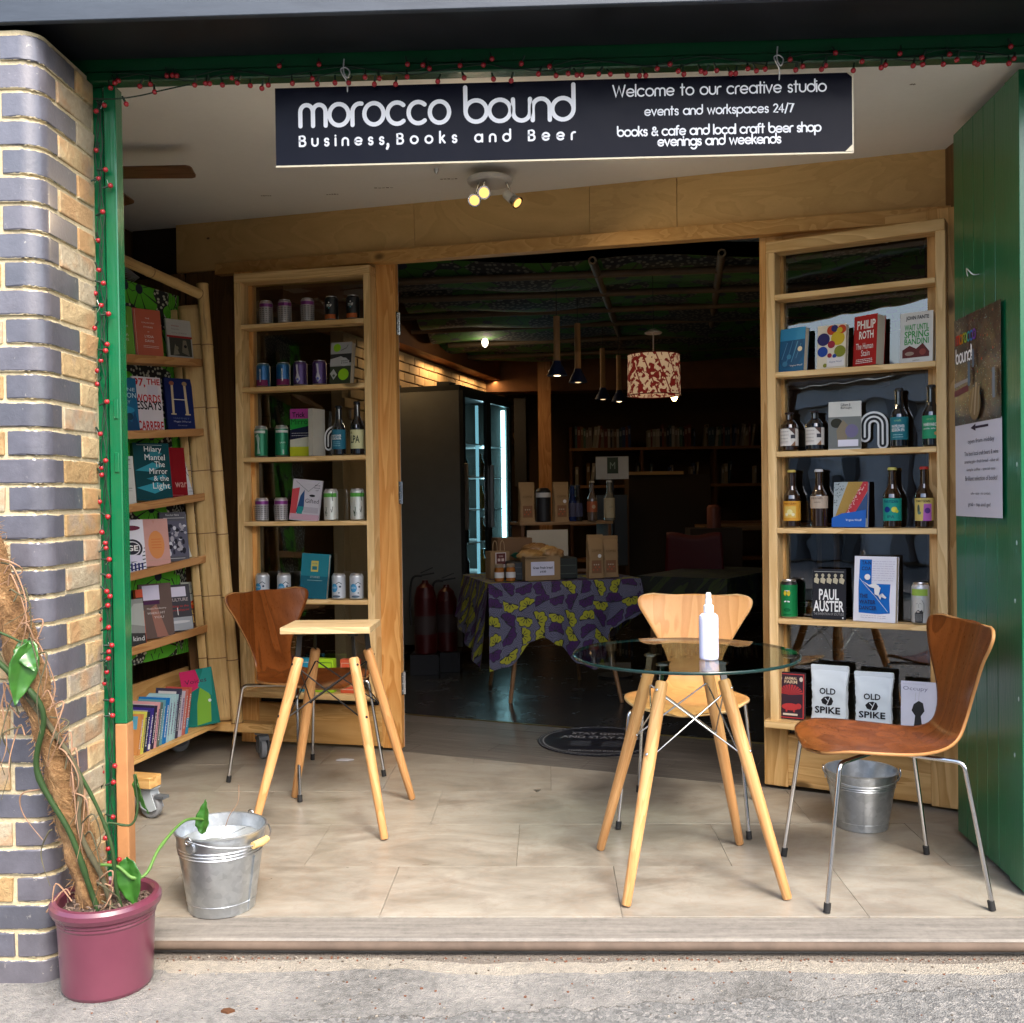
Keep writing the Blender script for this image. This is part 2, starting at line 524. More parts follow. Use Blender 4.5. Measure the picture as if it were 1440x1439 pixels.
def m_wax(name, scale, ground, c_a, c_b, ink=(.01, .01, .015), line=.9):
    """wax-print cotton: ruffled fan flowers in two colours, inked veins, on a ground of fine contour lines"""
    n = NT(name)
    tc = n.n('UVMap')
    v = tc.outputs[0]
    vo = n.vor(v, scale, dim='2D', rand=.3)
    loc = n.vm('MULTIPLY', n.vm('SUBTRACT', v, vo.outputs['Position']), (scale, scale, scale))
    sc_ = n.n('SeparateColor'); n.t.links.new(vo.outputs['Color'], sc_.inputs[0])
    vr = n.n('VectorRotate', rotation_type='Z_AXIS')
    n.t.links.new(loc, vr.inputs['Vector']); n.put(vr.inputs['Angle'], n.m('MULTIPLY', sc_.outputs[0], 6.283))
    sx = n.n('SeparateXYZ'); n.t.links.new(vr.outputs[0], sx.inputs[0])
    x, y = sx.outputs[0], n.m('ADD', sx.outputs[1], .16)
    r = n.m('SQRT', n.m('ADD', n.m('MULTIPLY', x, x), n.m('MULTIPLY', y, y)))
    a = n.m('ARCTAN2', x, y)
    edge = n.m('ADD', .50, n.m('MULTIPLY', .11, n.m('ABSOLUTE', n.m('SINE', n.m('MULTIPLY', a, 3.6)))))
    inside = n.m('MULTIPLY', n.m('LESS_THAN', r, edge), n.m('LESS_THAN', n.m('ABSOLUTE', a), 1.45))
    outl = n.m('MULTIPLY', n.m('LESS_THAN', r, n.m('ADD', edge, .045)), n.m('LESS_THAN', n.m('ABSOLUTE', a), 1.62))
    vein = n.m('GREATER_THAN', n.m('ABSOLUTE', n.m('SINE', n.m('MULTIPLY', a, 5.2))), n.m('SUBTRACT', 1.0, n.m('MULTIPLY', .22, n.m('SUBTRACT', .62, r))))
    vein = n.m('MULTIPLY', vein, n.m('LESS_THAN', r, .38))
    core = n.m('LESS_THAN', r, .13)
    ln = n.m('GREATER_THAN', n.m('SINE', n.m('ADD', n.m('MULTIPLY', r, 62), n.m('MULTIPLY', n.noise(v, scale * 1.3, 2), 20))), .45)
    g = n.mix(n.m('MULTIPLY', ln, line), ground, tuple(q * .45 for q in ground))
    pick = n.m('GREATER_THAN', sc_.outputs[1], .5)
    fan = n.mix(pick, c_a, c_b)
    c = n.mix(outl, g, ink)
    c = n.mix(inside, c, fan)
    c = n.mix(n.m('MULTIPLY', inside, n.m('MAXIMUM', vein, core)), c, ink)
    weave = n.noise(v, 700, 2)
    n.bump(weave, .2, .001)
    return n.done(c, .85)

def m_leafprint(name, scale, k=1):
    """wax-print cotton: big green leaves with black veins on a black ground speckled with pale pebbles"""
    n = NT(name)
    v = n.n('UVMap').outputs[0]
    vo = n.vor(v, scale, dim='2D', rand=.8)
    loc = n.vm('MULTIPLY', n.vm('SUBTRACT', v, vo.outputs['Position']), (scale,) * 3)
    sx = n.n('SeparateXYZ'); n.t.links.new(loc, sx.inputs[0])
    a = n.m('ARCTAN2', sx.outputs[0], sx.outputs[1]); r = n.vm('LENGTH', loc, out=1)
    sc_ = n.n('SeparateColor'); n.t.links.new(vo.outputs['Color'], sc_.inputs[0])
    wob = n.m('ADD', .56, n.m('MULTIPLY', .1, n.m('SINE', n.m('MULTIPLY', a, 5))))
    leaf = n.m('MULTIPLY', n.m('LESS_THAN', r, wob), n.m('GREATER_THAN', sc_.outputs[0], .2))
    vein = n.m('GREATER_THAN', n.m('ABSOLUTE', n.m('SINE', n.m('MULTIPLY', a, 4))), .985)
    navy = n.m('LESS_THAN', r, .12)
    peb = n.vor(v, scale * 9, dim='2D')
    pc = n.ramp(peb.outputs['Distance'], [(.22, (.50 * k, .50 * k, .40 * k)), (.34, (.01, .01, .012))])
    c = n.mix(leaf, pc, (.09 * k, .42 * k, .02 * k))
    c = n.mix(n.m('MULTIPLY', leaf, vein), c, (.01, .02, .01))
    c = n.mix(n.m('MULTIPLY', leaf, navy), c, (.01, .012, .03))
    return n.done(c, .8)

def emis(name, col, s):
    n = NT(name)
    n.done(col, .5)
    n.b.inputs['Emission Color'].default_value = tuple(col) + (1,)
    n.b.inputs['Emission Strength'].default_value = s
    return n.mat

M = {}
M['concrete'] = m_concrete(); M['tile'] = m_tile(); M['plank'] = m_plank(); M['sill'] = m_sillwood()
M['eng'] = m_engbrick(); M['stock'] = m_stock(); M['mortar'] = m_mortar(); M['ceil'] = m_ceiling()
M['ply'] = m_ply('birch_plywood', (.62, .39, .14), (.74, .49, .20))
M['pineV'] = wood('pine_upright', (.50, .27, .08), (.74, .47, .19), 'z')
M['pineH'] = wood('pine_level', (.50, .27, .08), (.74, .47, .19), 'x')
M['paleV'] = wood('pale_pine_upright', (.60, .38, .15), (.80, .57, .28), 'z')
M['paleH'] = wood('pale_pine_level', (.60, .38, .15), (.80, .57, .28), 'x')
M['redV'] = wood('orange_pine_upright', (.56, .24, .055), (.74, .40, .13), 'z')
M['redH'] = wood('orange_pine_level', (.50, .27, .08), (.64, .38, .14), 'x')
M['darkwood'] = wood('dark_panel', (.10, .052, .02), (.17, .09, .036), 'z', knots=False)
M['beech'] = wood('beech_dowel', (.50, .24, .085), (.62, .34, .14), 'z', scale=2, rough=.42, knots=False)
M['walnut'] = wood('walnut_veneer', (.10, .027, .005), (.19, .056, .012), 'z', scale=1.3, rough=.3, knots=False, ring=4, bump=.02)
M['maple'] = wood('maple_veneer', (.56, .27, .085), (.68, .37, .135), 'z', scale=1.3, rough=.33, knots=False, ring=4, bump=.02)
M['walnutedge'] = flat((.34, .17, .06), .5)
M['green'] = m_greenpaint('gloss_green_paint', (.002, .125, .046))
M['greend'] = m_greenpaint('dark_green_gloss', (.002, .125, .045), .3)
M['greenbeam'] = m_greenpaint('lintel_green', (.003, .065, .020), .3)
M['steel'] = m_steel()
M['chrome'] = flat((.62, .62, .62), .16, 1, .1, 'chrome')
M['zinc'] = None
M['blackmetal'] = flat((.012, .012, .012), .4, 0, .2)
M['rubber'] = flat((.02, .02, .02), .7)
M['glass'] = m_glass(); M['fridgeglass'] = m_glass('fridge_door_glass', (.95, .98, .98), .01, .7)
M['alu'] = flat((.6, .6, .6), .3, 1, .1, 'alu')
M['white'] = flat((.72, .72, .70), .5)
M['paper'] = flat((.74, .72, .66), .8)
M['pages'] = flat((.60, .53, .40), .85)
M['black'] = flat((.012, .012, .014), .5)
M['cream'] = flat((.70, .62, .45), .6)
M['red'] = flat((.45, .02, .02), .4)
M['waxprint'] = m_wax('lilac_fan_wax_print', 10.5, (.095, .095, .15), (.26, .26, .012), (.035, .006, .065))
M['leafprint'] = m_leafprint('green_leaf_wax_print', 5.2)
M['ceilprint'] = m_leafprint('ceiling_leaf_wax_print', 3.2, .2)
M['bamboo'] = None

def m_zinc():
    n = NT('galvanised_zinc')
    a = n.vor(n.coord(), 60); b = n.noise(n.coord(), 8, 5, .6)
    g = n.ramp(a.outputs['Color'], [(.1, (.52, .56, .59)), (.9, (.66, .70, .73))])
    col = n.val(g, n.ramp(b, [(.3, (.75,) * 3), (.7, (1,) * 3)]))
    n.bump(b, .1)
    return n.done(col, n.m('ADD', n.m('MULTIPLY', b, .25), .22), .9)
M['zinc'] = m_zinc()
def m_bamboo():
    n = NT('dry_bamboo')
    v = n.coord('Object', (1, 1, .05)); a = n.noise(v, 60, 5, .7); b = n.noise(n.coord('Object', (1, 1, .5)), 6, 4, .6)
    col = n.ramp(n.m('ADD', n.m('MULTIPLY', a, .45), n.m('MULTIPLY', b, .55)), [(.3, (.34, .20, .07)), (.5, (.54, .36, .15)), (.7, (.68, .49, .24))])
    sz = n.n('SeparateXYZ'); n.t.links.new(n.coord('Object'), sz.inputs[0])
    nd = n.m('ABSOLUTE', n.m('SUBTRACT', n.m('FRACT', n.m('DIVIDE', n.m('ADD', sz.outputs[2], .15), .305)), .5))
    col = n.mix(n.m('LESS_THAN', nd, .008), col, (.20, .11, .045))
    col = n.mix(n.ramp(n.noise(n.coord('Object', (1, 1, .04)), 110, 3), [(.62, (0,) * 3), (.7, (.7,) * 3)]), col, (.16, .09, .04))
    n.bump(a, .25)
    return n.done(col, .5, 0, Specular_IOR_Level=.3)
M['bamboo'] = m_bamboo()

# ================================================================ the ground
g = MB(); g.box(-60, -60, -.2, 60, 2.862, -.05); struct(g, 'pavement', M['concrete'])
g = MB(); rg = random.Random(5)
for i in range(900):
    t = rg.random(); x = rg.uniform(-1.3, 1.7)
    y = 2.828 - abs(rg.gauss(0, .012)) if t < .55 else rg.uniform(2.2, 2.82)
    r = rg.uniform(.0012, .0038); 
    g.prism([(x + r * rg.uniform(.7, 1.3) * math.cos(a), y + r * rg.uniform(.7, 1.3) * math.sin(a)) for a in (0, 1.2, 2.5, 3.8, 5.1)], -.0505, -.05 + r * rg.uniform(.5, 1), rg.randrange(3))
o = g.build('grit', [flat((.10, .08, .06), .9), flat((.30, .27, .22), .9), flat((.16, .07, .04), .9)]); tag(o, 'loose grit and crumbs on the pavement along the door sill', 'grit', kind='stuff')

g = MB(); g.box(-1.75, 2.84, -.020, 1.75, 2.99, -.002); g.box(-1.75, 2.862, -.2, 1.75, 2.99, -.0205); o = struct(g, 'door_sill', M['sill'], bevel=.006)
g = MB(); g.tube([(-1.32, 2.842, -.021), (-.4, 2.839, -.022), (.5, 2.841, -.021), (1.75, 2.840, -.022)], .0135, 10)
g.build('nosing', flat((.13, .095, .07), .8, 0, .4), o)

WL = Vector((-.733, 4.955)); WR = Vector((.902, 4.319))       # doorway jambs
wd = (WR - WL).normalized()
def wallpt(x):
    return WL.y + (x - WL.x) * wd.y / wd.x
floor = MB(); floor.box(-2.3, 2.99, -.12, 1.9, 5.6, -.006)
floor = struct(floor, 'floor', flat((.16, .14, .11), .9))
def clip(poly, a, b, c):        # keep a*x+b*y<=c
    out = []
    for i, p in enumerate(poly):
        q = poly[(i + 1) % len(poly)]
        fp = a * p[0] + b * p[1] - c; fq = a * q[0] + b * q[1] - c
        if fp <= 0: out.append(p)
        if fp * fq < 0:
            t = fp / (fp - fq); out.append((p[0] + t * (q[0] - p[0]), p[1] + t * (q[1] - p[1])))
    return out
def pieces(rows, length, offs, a, b, c, name, mat, parent, gap=.0006, zt=0, skew=0):
    for j, (y0, y1) in enumerate(rows):
        x = -2.3 + offs[j % len(offs)] - length
        while x < 1.9:
            p = [(max(x, -2.3) + gap, y0 + gap), (min(x + length, 1.9) - gap, y0 + gap), (min(x + length, 1.9) - gap, y1 - gap), (max(x, -2.3) + gap, y1 - gap)]
            if p[1][0] - p[0][0] > .05:
                p = clip(p, a, b, c)
                if len(p) > 2:
                    cx = sum(q[0] for q in p) / len(p); cy = sum(q[1] for q in p) / len(p)
                    mb = MB(); mb.prism([(q[0] - cx, q[1] - cy) for q in p], -.006, rnd.uniform(-.0007, .0005))
                    mb.build(name, mat, parent, loc=(cx, cy, zt), bevel=.0005)
            x += length
nx, ny = -wd.y, wd.x
cc = nx * WL.x + ny * WL.y
rows = [(2.99, 3.40), (3.40, 3.84), (3.84, 4.28), (4.28, 4.72), (4.72, 5.16), (5.16, 5.6)]
pieces(rows, .72, [.345, .02, .40, .14, .50, .20], nx, ny, cc, 'floor_tile', M['tile'], floor)
# grey plank strip behind the doorway line, then the dark shop floor
strip = empty('plank_strip', (WL.x - 1.0, WL.y - 1.0 * wd.y / wd.x, 0), math.atan2(wd.y, wd.x), None, None)
strip['kind'] = 'structure'
for j in range(5):
    x = -.7 + .37 * (j % 3)
    while x < 4.4:
        mb = MB(); mb.box(x + .0008, .004 + j * .15, -.03, x + .9 - .0008, .004 + j * .15 + .1485, rnd.uniform(-.0015, .0))
        mb.build('floor_plank', M['plank'], strip, bevel=.0008)
        x += .9
mb = MB(); mb.box(-.7, .755, -.03, 4.4, .765, .004); mb.build('brass_trim', flat((.35, .28, .1), .35, 1, .2), strip)
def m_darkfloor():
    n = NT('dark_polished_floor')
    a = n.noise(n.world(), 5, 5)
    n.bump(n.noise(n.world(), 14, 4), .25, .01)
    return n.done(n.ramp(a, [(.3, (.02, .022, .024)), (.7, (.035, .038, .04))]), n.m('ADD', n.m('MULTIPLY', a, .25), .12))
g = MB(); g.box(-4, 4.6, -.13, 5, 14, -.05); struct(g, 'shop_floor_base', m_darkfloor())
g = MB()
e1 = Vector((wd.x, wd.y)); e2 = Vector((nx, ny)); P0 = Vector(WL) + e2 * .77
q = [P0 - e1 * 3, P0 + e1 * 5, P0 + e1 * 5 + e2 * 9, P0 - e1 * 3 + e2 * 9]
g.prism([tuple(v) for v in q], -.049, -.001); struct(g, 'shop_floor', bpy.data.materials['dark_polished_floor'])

# ================================================================ brick pier
pier = empty('brick_pier', (-1.6, 2.9, -.06), 0, 'tall brick pier of glossy blue round-cornered bricks and yellow bricks left of the shopfront', 'brick pier')
def nose_poly(L, D, r=.055, n=12):
    p = [(-L, 0)]
    for i in range(n + 1):
        a = -PI / 2 + PI / 2 * i / n
        p.append((-r + r * math.cos(a), r + r * math.sin(a)))
    p += [(0, D), (-.1, D) if D > .11 else (-.1, D)]
    if L > .11: p += [(-.1, .1025), (-L, .1025)] if D > .11 else [(-L, D)]
    # keep it simple and convex where possible
    return p
mA = MB(); mA.prism([(-.215, 0)] + nose_poly(.1, .1)[1:14] + [(0, .1025), (-.215, .1025)], 0, .065)
mB = MB(); mB.prism([(-.1025, 0)] + nose_poly(.1, .1)[1:14] + [(0, .215), (-.1025, .215)], 0, .065)
oA = mA.build('brick', M['eng'], pier, bevel=.003, auto=30); oB = mB.build('brick', M['eng'], pier, bevel=.003, auto=30)
mS = MB(); mS.box(0, 0, 0, .1, .215, .065); oS = mS.build('brick', M['stock'], pier, bevel=.004, seg=2)      # along the reveal
mH = MB(); mH.box(0, 0, 0, .1, .1025, .065); oH = mH.build('brick', M['stock'], pier, bevel=.004, seg=2)
mF = MB(); mF.box(0, 0, 0, .215, .1, .065); oF = mF.build('brick', M['stock'], pier, bevel=.004, seg=2)
mFe = oF.data.copy(); mFe.materials.clear(); mFe.materials.append(M['eng'])
first = {}
_var = {}
def rough_variant(me):
    # five slightly battered versions of each brick, shared between the courses
    if me.name not in _var:
        L = []
        for i in range(5):
            q = me.copy()
            q.name = me.name + '_worn'
            for v in q.vertices:
                k = .0045 if rnd.random() < .12 else .0014
                curved = len(q.vertices) > 8
                v.co.z += rnd.uniform(-k, k) * (.5 if curved else 1)
                if not curved: v.co.x += rnd.uniform(-k, k); v.co.y += rnd.uniform(-k, k) * .6
            L.append(q)
        _var[me.name] = L
    return rnd.choice(_var[me.name])
def put_brick(o, x, y, z, mesh=None):
    k = o.name + (mesh.name if mesh else '')
    if o not in first and mesh is None:
        first[o] = 1; b = o
    else:
        b = o.copy(); C.objects.link(b); b.parent = pier
        if mesh: b.data = mesh
    b.data = rough_variant(b.data)
    b.location = Vector((x, y, z)) - pier.location + Vector((rnd.uniform(-.0015, .0015), rnd.uniform(-.0015, .0015), rnd.uniform(-.001, .001)))
    b.rotation_euler = (rnd.uniform(-.004, .004), 0, rnd.uniform(-.006, .006))
RX, FY = -1.337, 2.67
for k in range(34):
    z = -.055 + k * .075
    low = k < 3
    if k % 2 == 0:
        put_brick(oA, RX, FY, z)
        put_brick(oS, RX - .1, FY + .1125, z, mesh=None)
        put_brick(oF, RX - .44, FY, z, mFe if low else None)
    else:
        put_brick(oB, RX, FY, z)
        put_brick(oH, RX - .1, FY + .225, z)
        put_brick(oF, RX - .3275, FY, z, mFe if low else None)
        put_brick(oF, RX - .5525, FY, z)
    x = RX - (.665 if k % 2 == 0 else .7775)
    while x > RX - 1.1:
        put_brick(oF, x, FY, z, mFe if low else None); x -= .225
mb = MB(); p = [(-1.2, .006)] + [(x - .006, y + .006) for x, y in nose_poly(.1, .1)[1:14]] + [(-.006, .345), (-1.2, .345)]
mb.prism(p, 0, 2.56); mb.build('mortar', M['mortar'], pier, loc=(RX + 1.6, FY - 2.9, 0.0))
mb = MB(); mb.box(0, 0, 0, .8, .7, 2.6); o = mb.build('brick_pier', M['stock'], loc=(1.9, 2.6, -.06)); tag(o, 'plain brick pier right of the opening, outside the picture', 'brick pier')

# ================================================================ beam, lintel, ceiling, walls
beam = empty('steel_beam', (0, 2.655, 2.512), 0, None, None)
mb = MB(); mb.box(-3, 0, 0, 3, .02, .42); mb.build('front_plate', M['steel'], beam, bevel=.002)
mb = MB(); mb.box(-3, .0202, .034, 3, .318, .05); mb.build('soffit_plate', flat((.014, .016, .02), .45, 0, .5), beam)  # underside shade put into the colour: darker than the beam's own paint
mb = MB(); mb.box(-3, .30, .051, 3, .318, .4); mb.build('back_plate', M['steel'], beam)
tag(beam, 'dark blue painted steel beam spanning the top of the shopfront', 'beam')
mb = MB(); mb.box(-3, 0, 0, 3, .3, 3.2); o = mb.build('upper_wall', M['stock'], loc=(0, 2.72, 2.94)); tag(o, 'brick wall above the dark steel beam, over the shopfront', 'wall')
mb = MB(); mb.box(-1.9, 0, 0, 2.0, .05, .03); mb.box(-1.9, .006, .03, 2.0, .05, .12)
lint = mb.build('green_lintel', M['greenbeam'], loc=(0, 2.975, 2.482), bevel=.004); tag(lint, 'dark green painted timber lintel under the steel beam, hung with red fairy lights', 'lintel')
# corner posts
post = empty('door_post', (-1.289, 3.0, 0), 0, 'bright green painted door post with a bare orange patch at its foot', 'post')
mb = MB(); mb.box(-.018, .0, .575, .019, .05, 2.482); mb.build('upper_post', M['green'], post, bevel=.003)
mb = MB(); mb.box(-.018, .0, 0, .019, .05, .575); mb.build('bare_foot', flat((.46, .22, .09), .7, 0, .3), post, bevel=.003)
mb = MB()
for z in (1.36, 1.52): mb.box(-.002, -.004, z - .03, .012, 0.0, z + .03)
mb.build('hinge_leaf', M['green'], post, bevel=.0015)
mb = MB(); mb.box(-.03, 0, 0, .008, .05, 2.482); o = mb.build('wall_batten', M['green'], loc=(-1.322, 3.012, 0), bevel=.003); tag(o, 'narrow recessed green batten between brick pier and door post, behind the fairy lights', 'post')
def ceil_z(x, y):
    t = (y - 3.0) / 2.4
    return 2.565 + .085 * max(0, t) * (1 - .0) + (-.03 * (x + .1)) * (.45 + .55 * t) + .02 * t
mb = MB()
mb.grid(lambda u, v: (-2.3 + 4.2 * u, 3.02 + 2.7 * v, ceil_z(-2.3 + 4.2 * u, 3.02 + 2.7 * v)), 8, 8)
mb.box(-2.3, 3.02, 2.85, 1.9, 5.75, 2.9)
struct(mb, 'porch_ceiling', M['ceil'])
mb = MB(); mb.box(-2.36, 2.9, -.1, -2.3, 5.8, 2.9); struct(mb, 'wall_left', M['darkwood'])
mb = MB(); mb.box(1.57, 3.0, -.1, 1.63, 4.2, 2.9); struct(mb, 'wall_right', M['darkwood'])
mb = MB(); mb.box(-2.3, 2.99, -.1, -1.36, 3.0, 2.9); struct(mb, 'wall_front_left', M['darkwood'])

# plywood fascia over the doorway, in three sheets, and a timber head under it
def wp(x, off=0): return (x + nx * off, wallpt(x) + ny * off)
fas = empty('plywood_fascia', (WL.x, WL.y, 2.4), 0, 'long strip of birch plywood sheets above the shop doorway', 'fascia')
xs = [-1.975, -.62, .21, .58, 1.62]
tops = lambda x: ceil_z(x, wallpt(x)) + .03
bots = lambda x: 2.455 - (x + 1.6) * .042 + .0
for i in range(4):
    x0, x1 = xs[i] + .001, xs[i + 1] - .001
    if i == 3: x1 = 1.62
    mb = MB()
    p0, p1 = wp(x0, -.012), wp(x1, -.012); q0, q1 = wp(x0, .01), wp(x1, .01)
    vs = [(p0[0], p0[1], bots(x0)), (p1[0], p1[1], bots(x1)), (p1[0], p1[1], tops(x1)), (p0[0], p0[1], tops(x0)),
          (q0[0], q0[1], bots(x0)), (q1[0], q1[1], bots(x1)), (q1[0], q1[1], tops(x1)), (q0[0], q0[1], tops(x0))]
    cx = Vector(((p0[0] + p1[0]) / 2, (p0[1] + p1[1]) / 2, 2.5))
    mb.add([tuple(Vector(v) - cx) for v in vs], [(0, 1, 2, 3), (5, 4, 7, 6), (4, 0, 3, 7), (1, 5, 6, 2), (3, 2, 6, 7), (4, 5, 1, 0)])
    mb.build('plywood_sheet', M['ply'], fas, loc=cx - fas.location, bevel=.001)
head = MB()
a = (wp(-1.7, -.03)[0], wp(-1.7, -.03)[1], bots(-1.7) - .006); b = (wp(1.62, -.03)[0], wp(1.62, -.03)[1], bots(1.62) - .006)
head.bar(a, b, .06, .058); o = head.build('timber_rail', M['redH'], bevel=.002); tag(o, 'orange pine rail running over the shop doorway below the plywood', 'door frame')
# dark wall behind and beside the left leaf, jambs
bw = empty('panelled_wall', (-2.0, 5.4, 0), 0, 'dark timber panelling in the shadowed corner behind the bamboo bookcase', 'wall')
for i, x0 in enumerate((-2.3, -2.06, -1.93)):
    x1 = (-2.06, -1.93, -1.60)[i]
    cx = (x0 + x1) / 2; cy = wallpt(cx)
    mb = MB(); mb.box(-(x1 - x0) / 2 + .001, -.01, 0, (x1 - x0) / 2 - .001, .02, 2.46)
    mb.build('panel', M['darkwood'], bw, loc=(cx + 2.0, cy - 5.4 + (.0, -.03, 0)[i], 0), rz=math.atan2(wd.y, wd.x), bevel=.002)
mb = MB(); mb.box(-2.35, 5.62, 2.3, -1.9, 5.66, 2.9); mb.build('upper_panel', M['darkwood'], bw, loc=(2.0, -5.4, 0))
mb = MB(); mb.box(-.05, -.02, 0, .0, .06, 2.40); o = mb.build('door_jamb', M['redV'], loc=(-.80, 5.07, 0), rz=math.atan2(wd.y, wd.x), bevel=.002); tag(o, 'pine door jamb behind the hinged edge of the left shelf door', 'door frame')

# ================================================================ flat print (lettering and simple shapes)
_tg = {}
def text_geom(s, bold=False):
    k = (s, bold)
    if k in _tg: return _tg[k]
    cu = bpy.data.curves.new('lettering', 'FONT')
    cu.body = s; cu.size = 1; cu.resolution_u = 2; cu.offset = .022 if bold else 0
    ob = bpy.data.objects.new('lettering', cu)
    me = bpy.data.meshes.new_from_object(ob)
    vs = [tuple(v.co) for v in me.vertices]; fs = [tuple(p.vertices) for p in me.polygons]
    bpy.data.objects.remove(ob); bpy.data.curves.remove(cu); bpy.data.meshes.remove(me)
    if not vs: vs = [(0, 0, 0), (1, 0, 0), (1, 1, 0)]; fs = [(0, 1, 2)]
    x0 = min(v[0] for v in vs); x1 = max(v[0] for v in vs); y0 = min(v[1] for v in vs); y1 = max(v[1] for v in vs)
    g = ([((v[0] - x0) / (x1 - x0 or 1), (v[1] - y0) / (y1 - y0 or 1)) for v in vs], fs)
    _tg[k] = g
    return g

def ribbon(pts, w, closed=False):
    """flat ribbon along a 2D polyline, round ends"""
    P = [Vector(p) for p in pts]
    n = len(P)
    L = []; Rr = []
    for i in range(n):
        if closed: a = P[i - 1]; b = P[(i + 1) % n]
        else: a = P[max(i - 1, 0)]; b = P[min(i + 1, n - 1)]
        t = (b - a).normalized()
        nn = Vector((-t.y, t.x))
        k = 1
        if 0 < i < n - 1 or closed:
            t1 = (P[i] - P[i - 1]).normalized()
            k = 1 / max(.55, abs(nn.dot(Vector((-t1.y, t1.x)))))
        L.append(P[i] + nn * w / 2 * k); Rr.append(P[i] - nn * w / 2 * k)
    poly = []
    vs = [tuple(p) for p in L] + [tuple(p) for p in Rr]
    fs = [(i + 1, i, n + i, n + i + 1) for i in range(n - 1)]
    if closed: fs.append((0, n - 1, 2 * n - 1, n))
    else:
        for (c, d) in ((P[0], P[0] - P[1]), (P[-1], P[-1] - P[-2])):
            d = d.normalized(); b = len(vs); m_ = 6
            a0 = math.atan2(d.y, d.x)
            for j in range(m_ + 1):
                a = a0 - PI / 2 + PI * j / m_
                vs.append((c.x + math.cos(a) * w / 2, c.y + math.sin(a) * w / 2))
            fs.append(tuple(range(b, b + m_ + 1)))
    return vs, fs

class Print:
    """x,z in 0..1 over a w by h face; mapping puts it on a plane (front at y=-d) or round a cylinder of radius r"""
    def __init__(s, w, h, d=0, r=None, z0=0, lift=.0006):
        s.w, s.h, s.d, s.r, s.z0, s.lift = w, h, d, r, z0, lift
        s.mb = MB(); s.mats = []; s.k = 0
    def mi(s, c):
        m = c if not isinstance(c, (tuple, list)) else flat(c, .5, var=.05, Specular_IOR_Level=.12)
        if m not in s.mats: s.mats.append(m)
        return s.mats.index(m)
    def put(s, vs, fs, c, sliced=False):
        if s.r and not sliced and len(fs) == 1 and max(v[0] for v in vs) - min(v[0] for v in vs) > .12:
            # wrap wide shapes round the curve in narrow strips
            lo, hi = min(v[0] for v in vs), max(v[0] for v in vs); n = int((hi - lo) / .08) + 1
            V, F = [], []
            for i in range(n):
                a, b = lo + (hi - lo) * i / n, lo + (hi - lo) * (i + 1) / n
                p = clip(clip([vs[j] for j in fs[0]], 1, 0, b), -1, 0, -a)
                if len(p) > 2: F.append(tuple(range(len(V), len(V) + len(p)))); V += p
            return s.put(V, F, c, True)
        s.k += 1
        out = []
        off = s.lift + .00016 * s.k
        for x, z in vs:
            X = (x - .5) * s.w; Z = s.z0 + z * s.h
            if s.r: 
                a = X / s.r; rr = s.r + off
                out.append((rr * math.sin(a), -rr * math.cos(a), Z))
            else: out.append((X, -s.d - off, Z))
        s.mb.add(out, fs, s.mi(c))
    def run(s, L):
        for q in L:
            t = q[0]
            if t == 'r':
                _, x0, z0, x1, z1, c = q
                n = 8 if s.r else 1
                vs = [(x0 + (x1 - x0) * i / n, z) for z in (z0, z1) for i in range(n + 1)]
                s.put(vs, [(i, i + 1, n + 2 + i, n + 1 + i) for i in range(n)], c)
            elif t == 'd':
                _, x, z, r, c = q
                a_ = s.w / s.h
                s.put([(x + r * math.cos(2 * PI * i / 18), z + r * a_ * math.sin(2 * PI * i / 18)) for i in range(18)], [tuple(range(18))], c)
            elif t == 'e':
                _, x, z, rx, rz, c = q
                s.put([(x + rx * math.cos(2 * PI * i / 18), z + rz * math.sin(2 * PI * i / 18)) for i in range(18)], [tuple(range(18))], c)
            elif t == 'p': s.put(q[1], [tuple(range(len(q[1])))], q[2])
            elif t == 'l':
                a_ = s.w / s.h
                vs, fs = ribbon([(x, z / a_) for x, z in q[1]], q[2])
                s.put([(x, z * a_) for x, z in vs], fs, q[3])
            elif t == 't':
                _, txt, x0, z0, x1, z1, c = q[:7]
                g = text_geom(txt, len(q) > 7 and q[7])
                s.put([(x0 + v[0] * (x1 - x0), z0 + v[1] * (z1 - z0)) for v in g[0]], g[1], c)
        return s
    def build(s, name, parent):
        return s.mb.build(name, s.mats, parent)

def rows_of_text(n, x0, x1, z1, step, hgt, c, seed=1):
    """n short lines of unreadable fine print as thin bars"""
    r = random.Random(seed); out = []
    for i in range(n):
        z = z1 - i * step
        x = x0
        while x < x1 - .03:
            L = r.uniform(.03, .11)
            out.append(('r', x, z, min(x + L, x1), z + hgt, c)); x += L + .018
    return out

def book(loc, rz, w, h, t, cover, prints, label, tilt=-.1, roll=0, spine=None, group=None, name='book', page_right=True):
    o = empty(name, loc, rz, label, 'book', group)
    o.rotation_euler = (tilt, roll, rz)
    mb = MB()
    cm = cover if not isinstance(cover, (tuple, list)) else flat(cover, .5, Specular_IOR_Level=.12)
    mb.box(-w / 2, -t / 2, 0, w / 2, -t / 2 + .0008, h); mb.box(-w / 2, t / 2 - .0008, 0, w / 2, t / 2, h)
    mb.box(-w / 2 - .0002, -t / 2, 0, -w / 2 + .0008, t / 2, h, 1)
    mb.build('cover', [cm, spine and flat(spine, .42) or cm], o)
    mb = MB(); mb.box(-w / 2 + .0009, -t / 2 + .0009, .002, w / 2 - .002, t / 2 - .0009, h - .002); mb.build('pages', M['pages'], o)
    if prints: Print(w, h, t / 2).run(prints).build('cover_print', o)
    return o

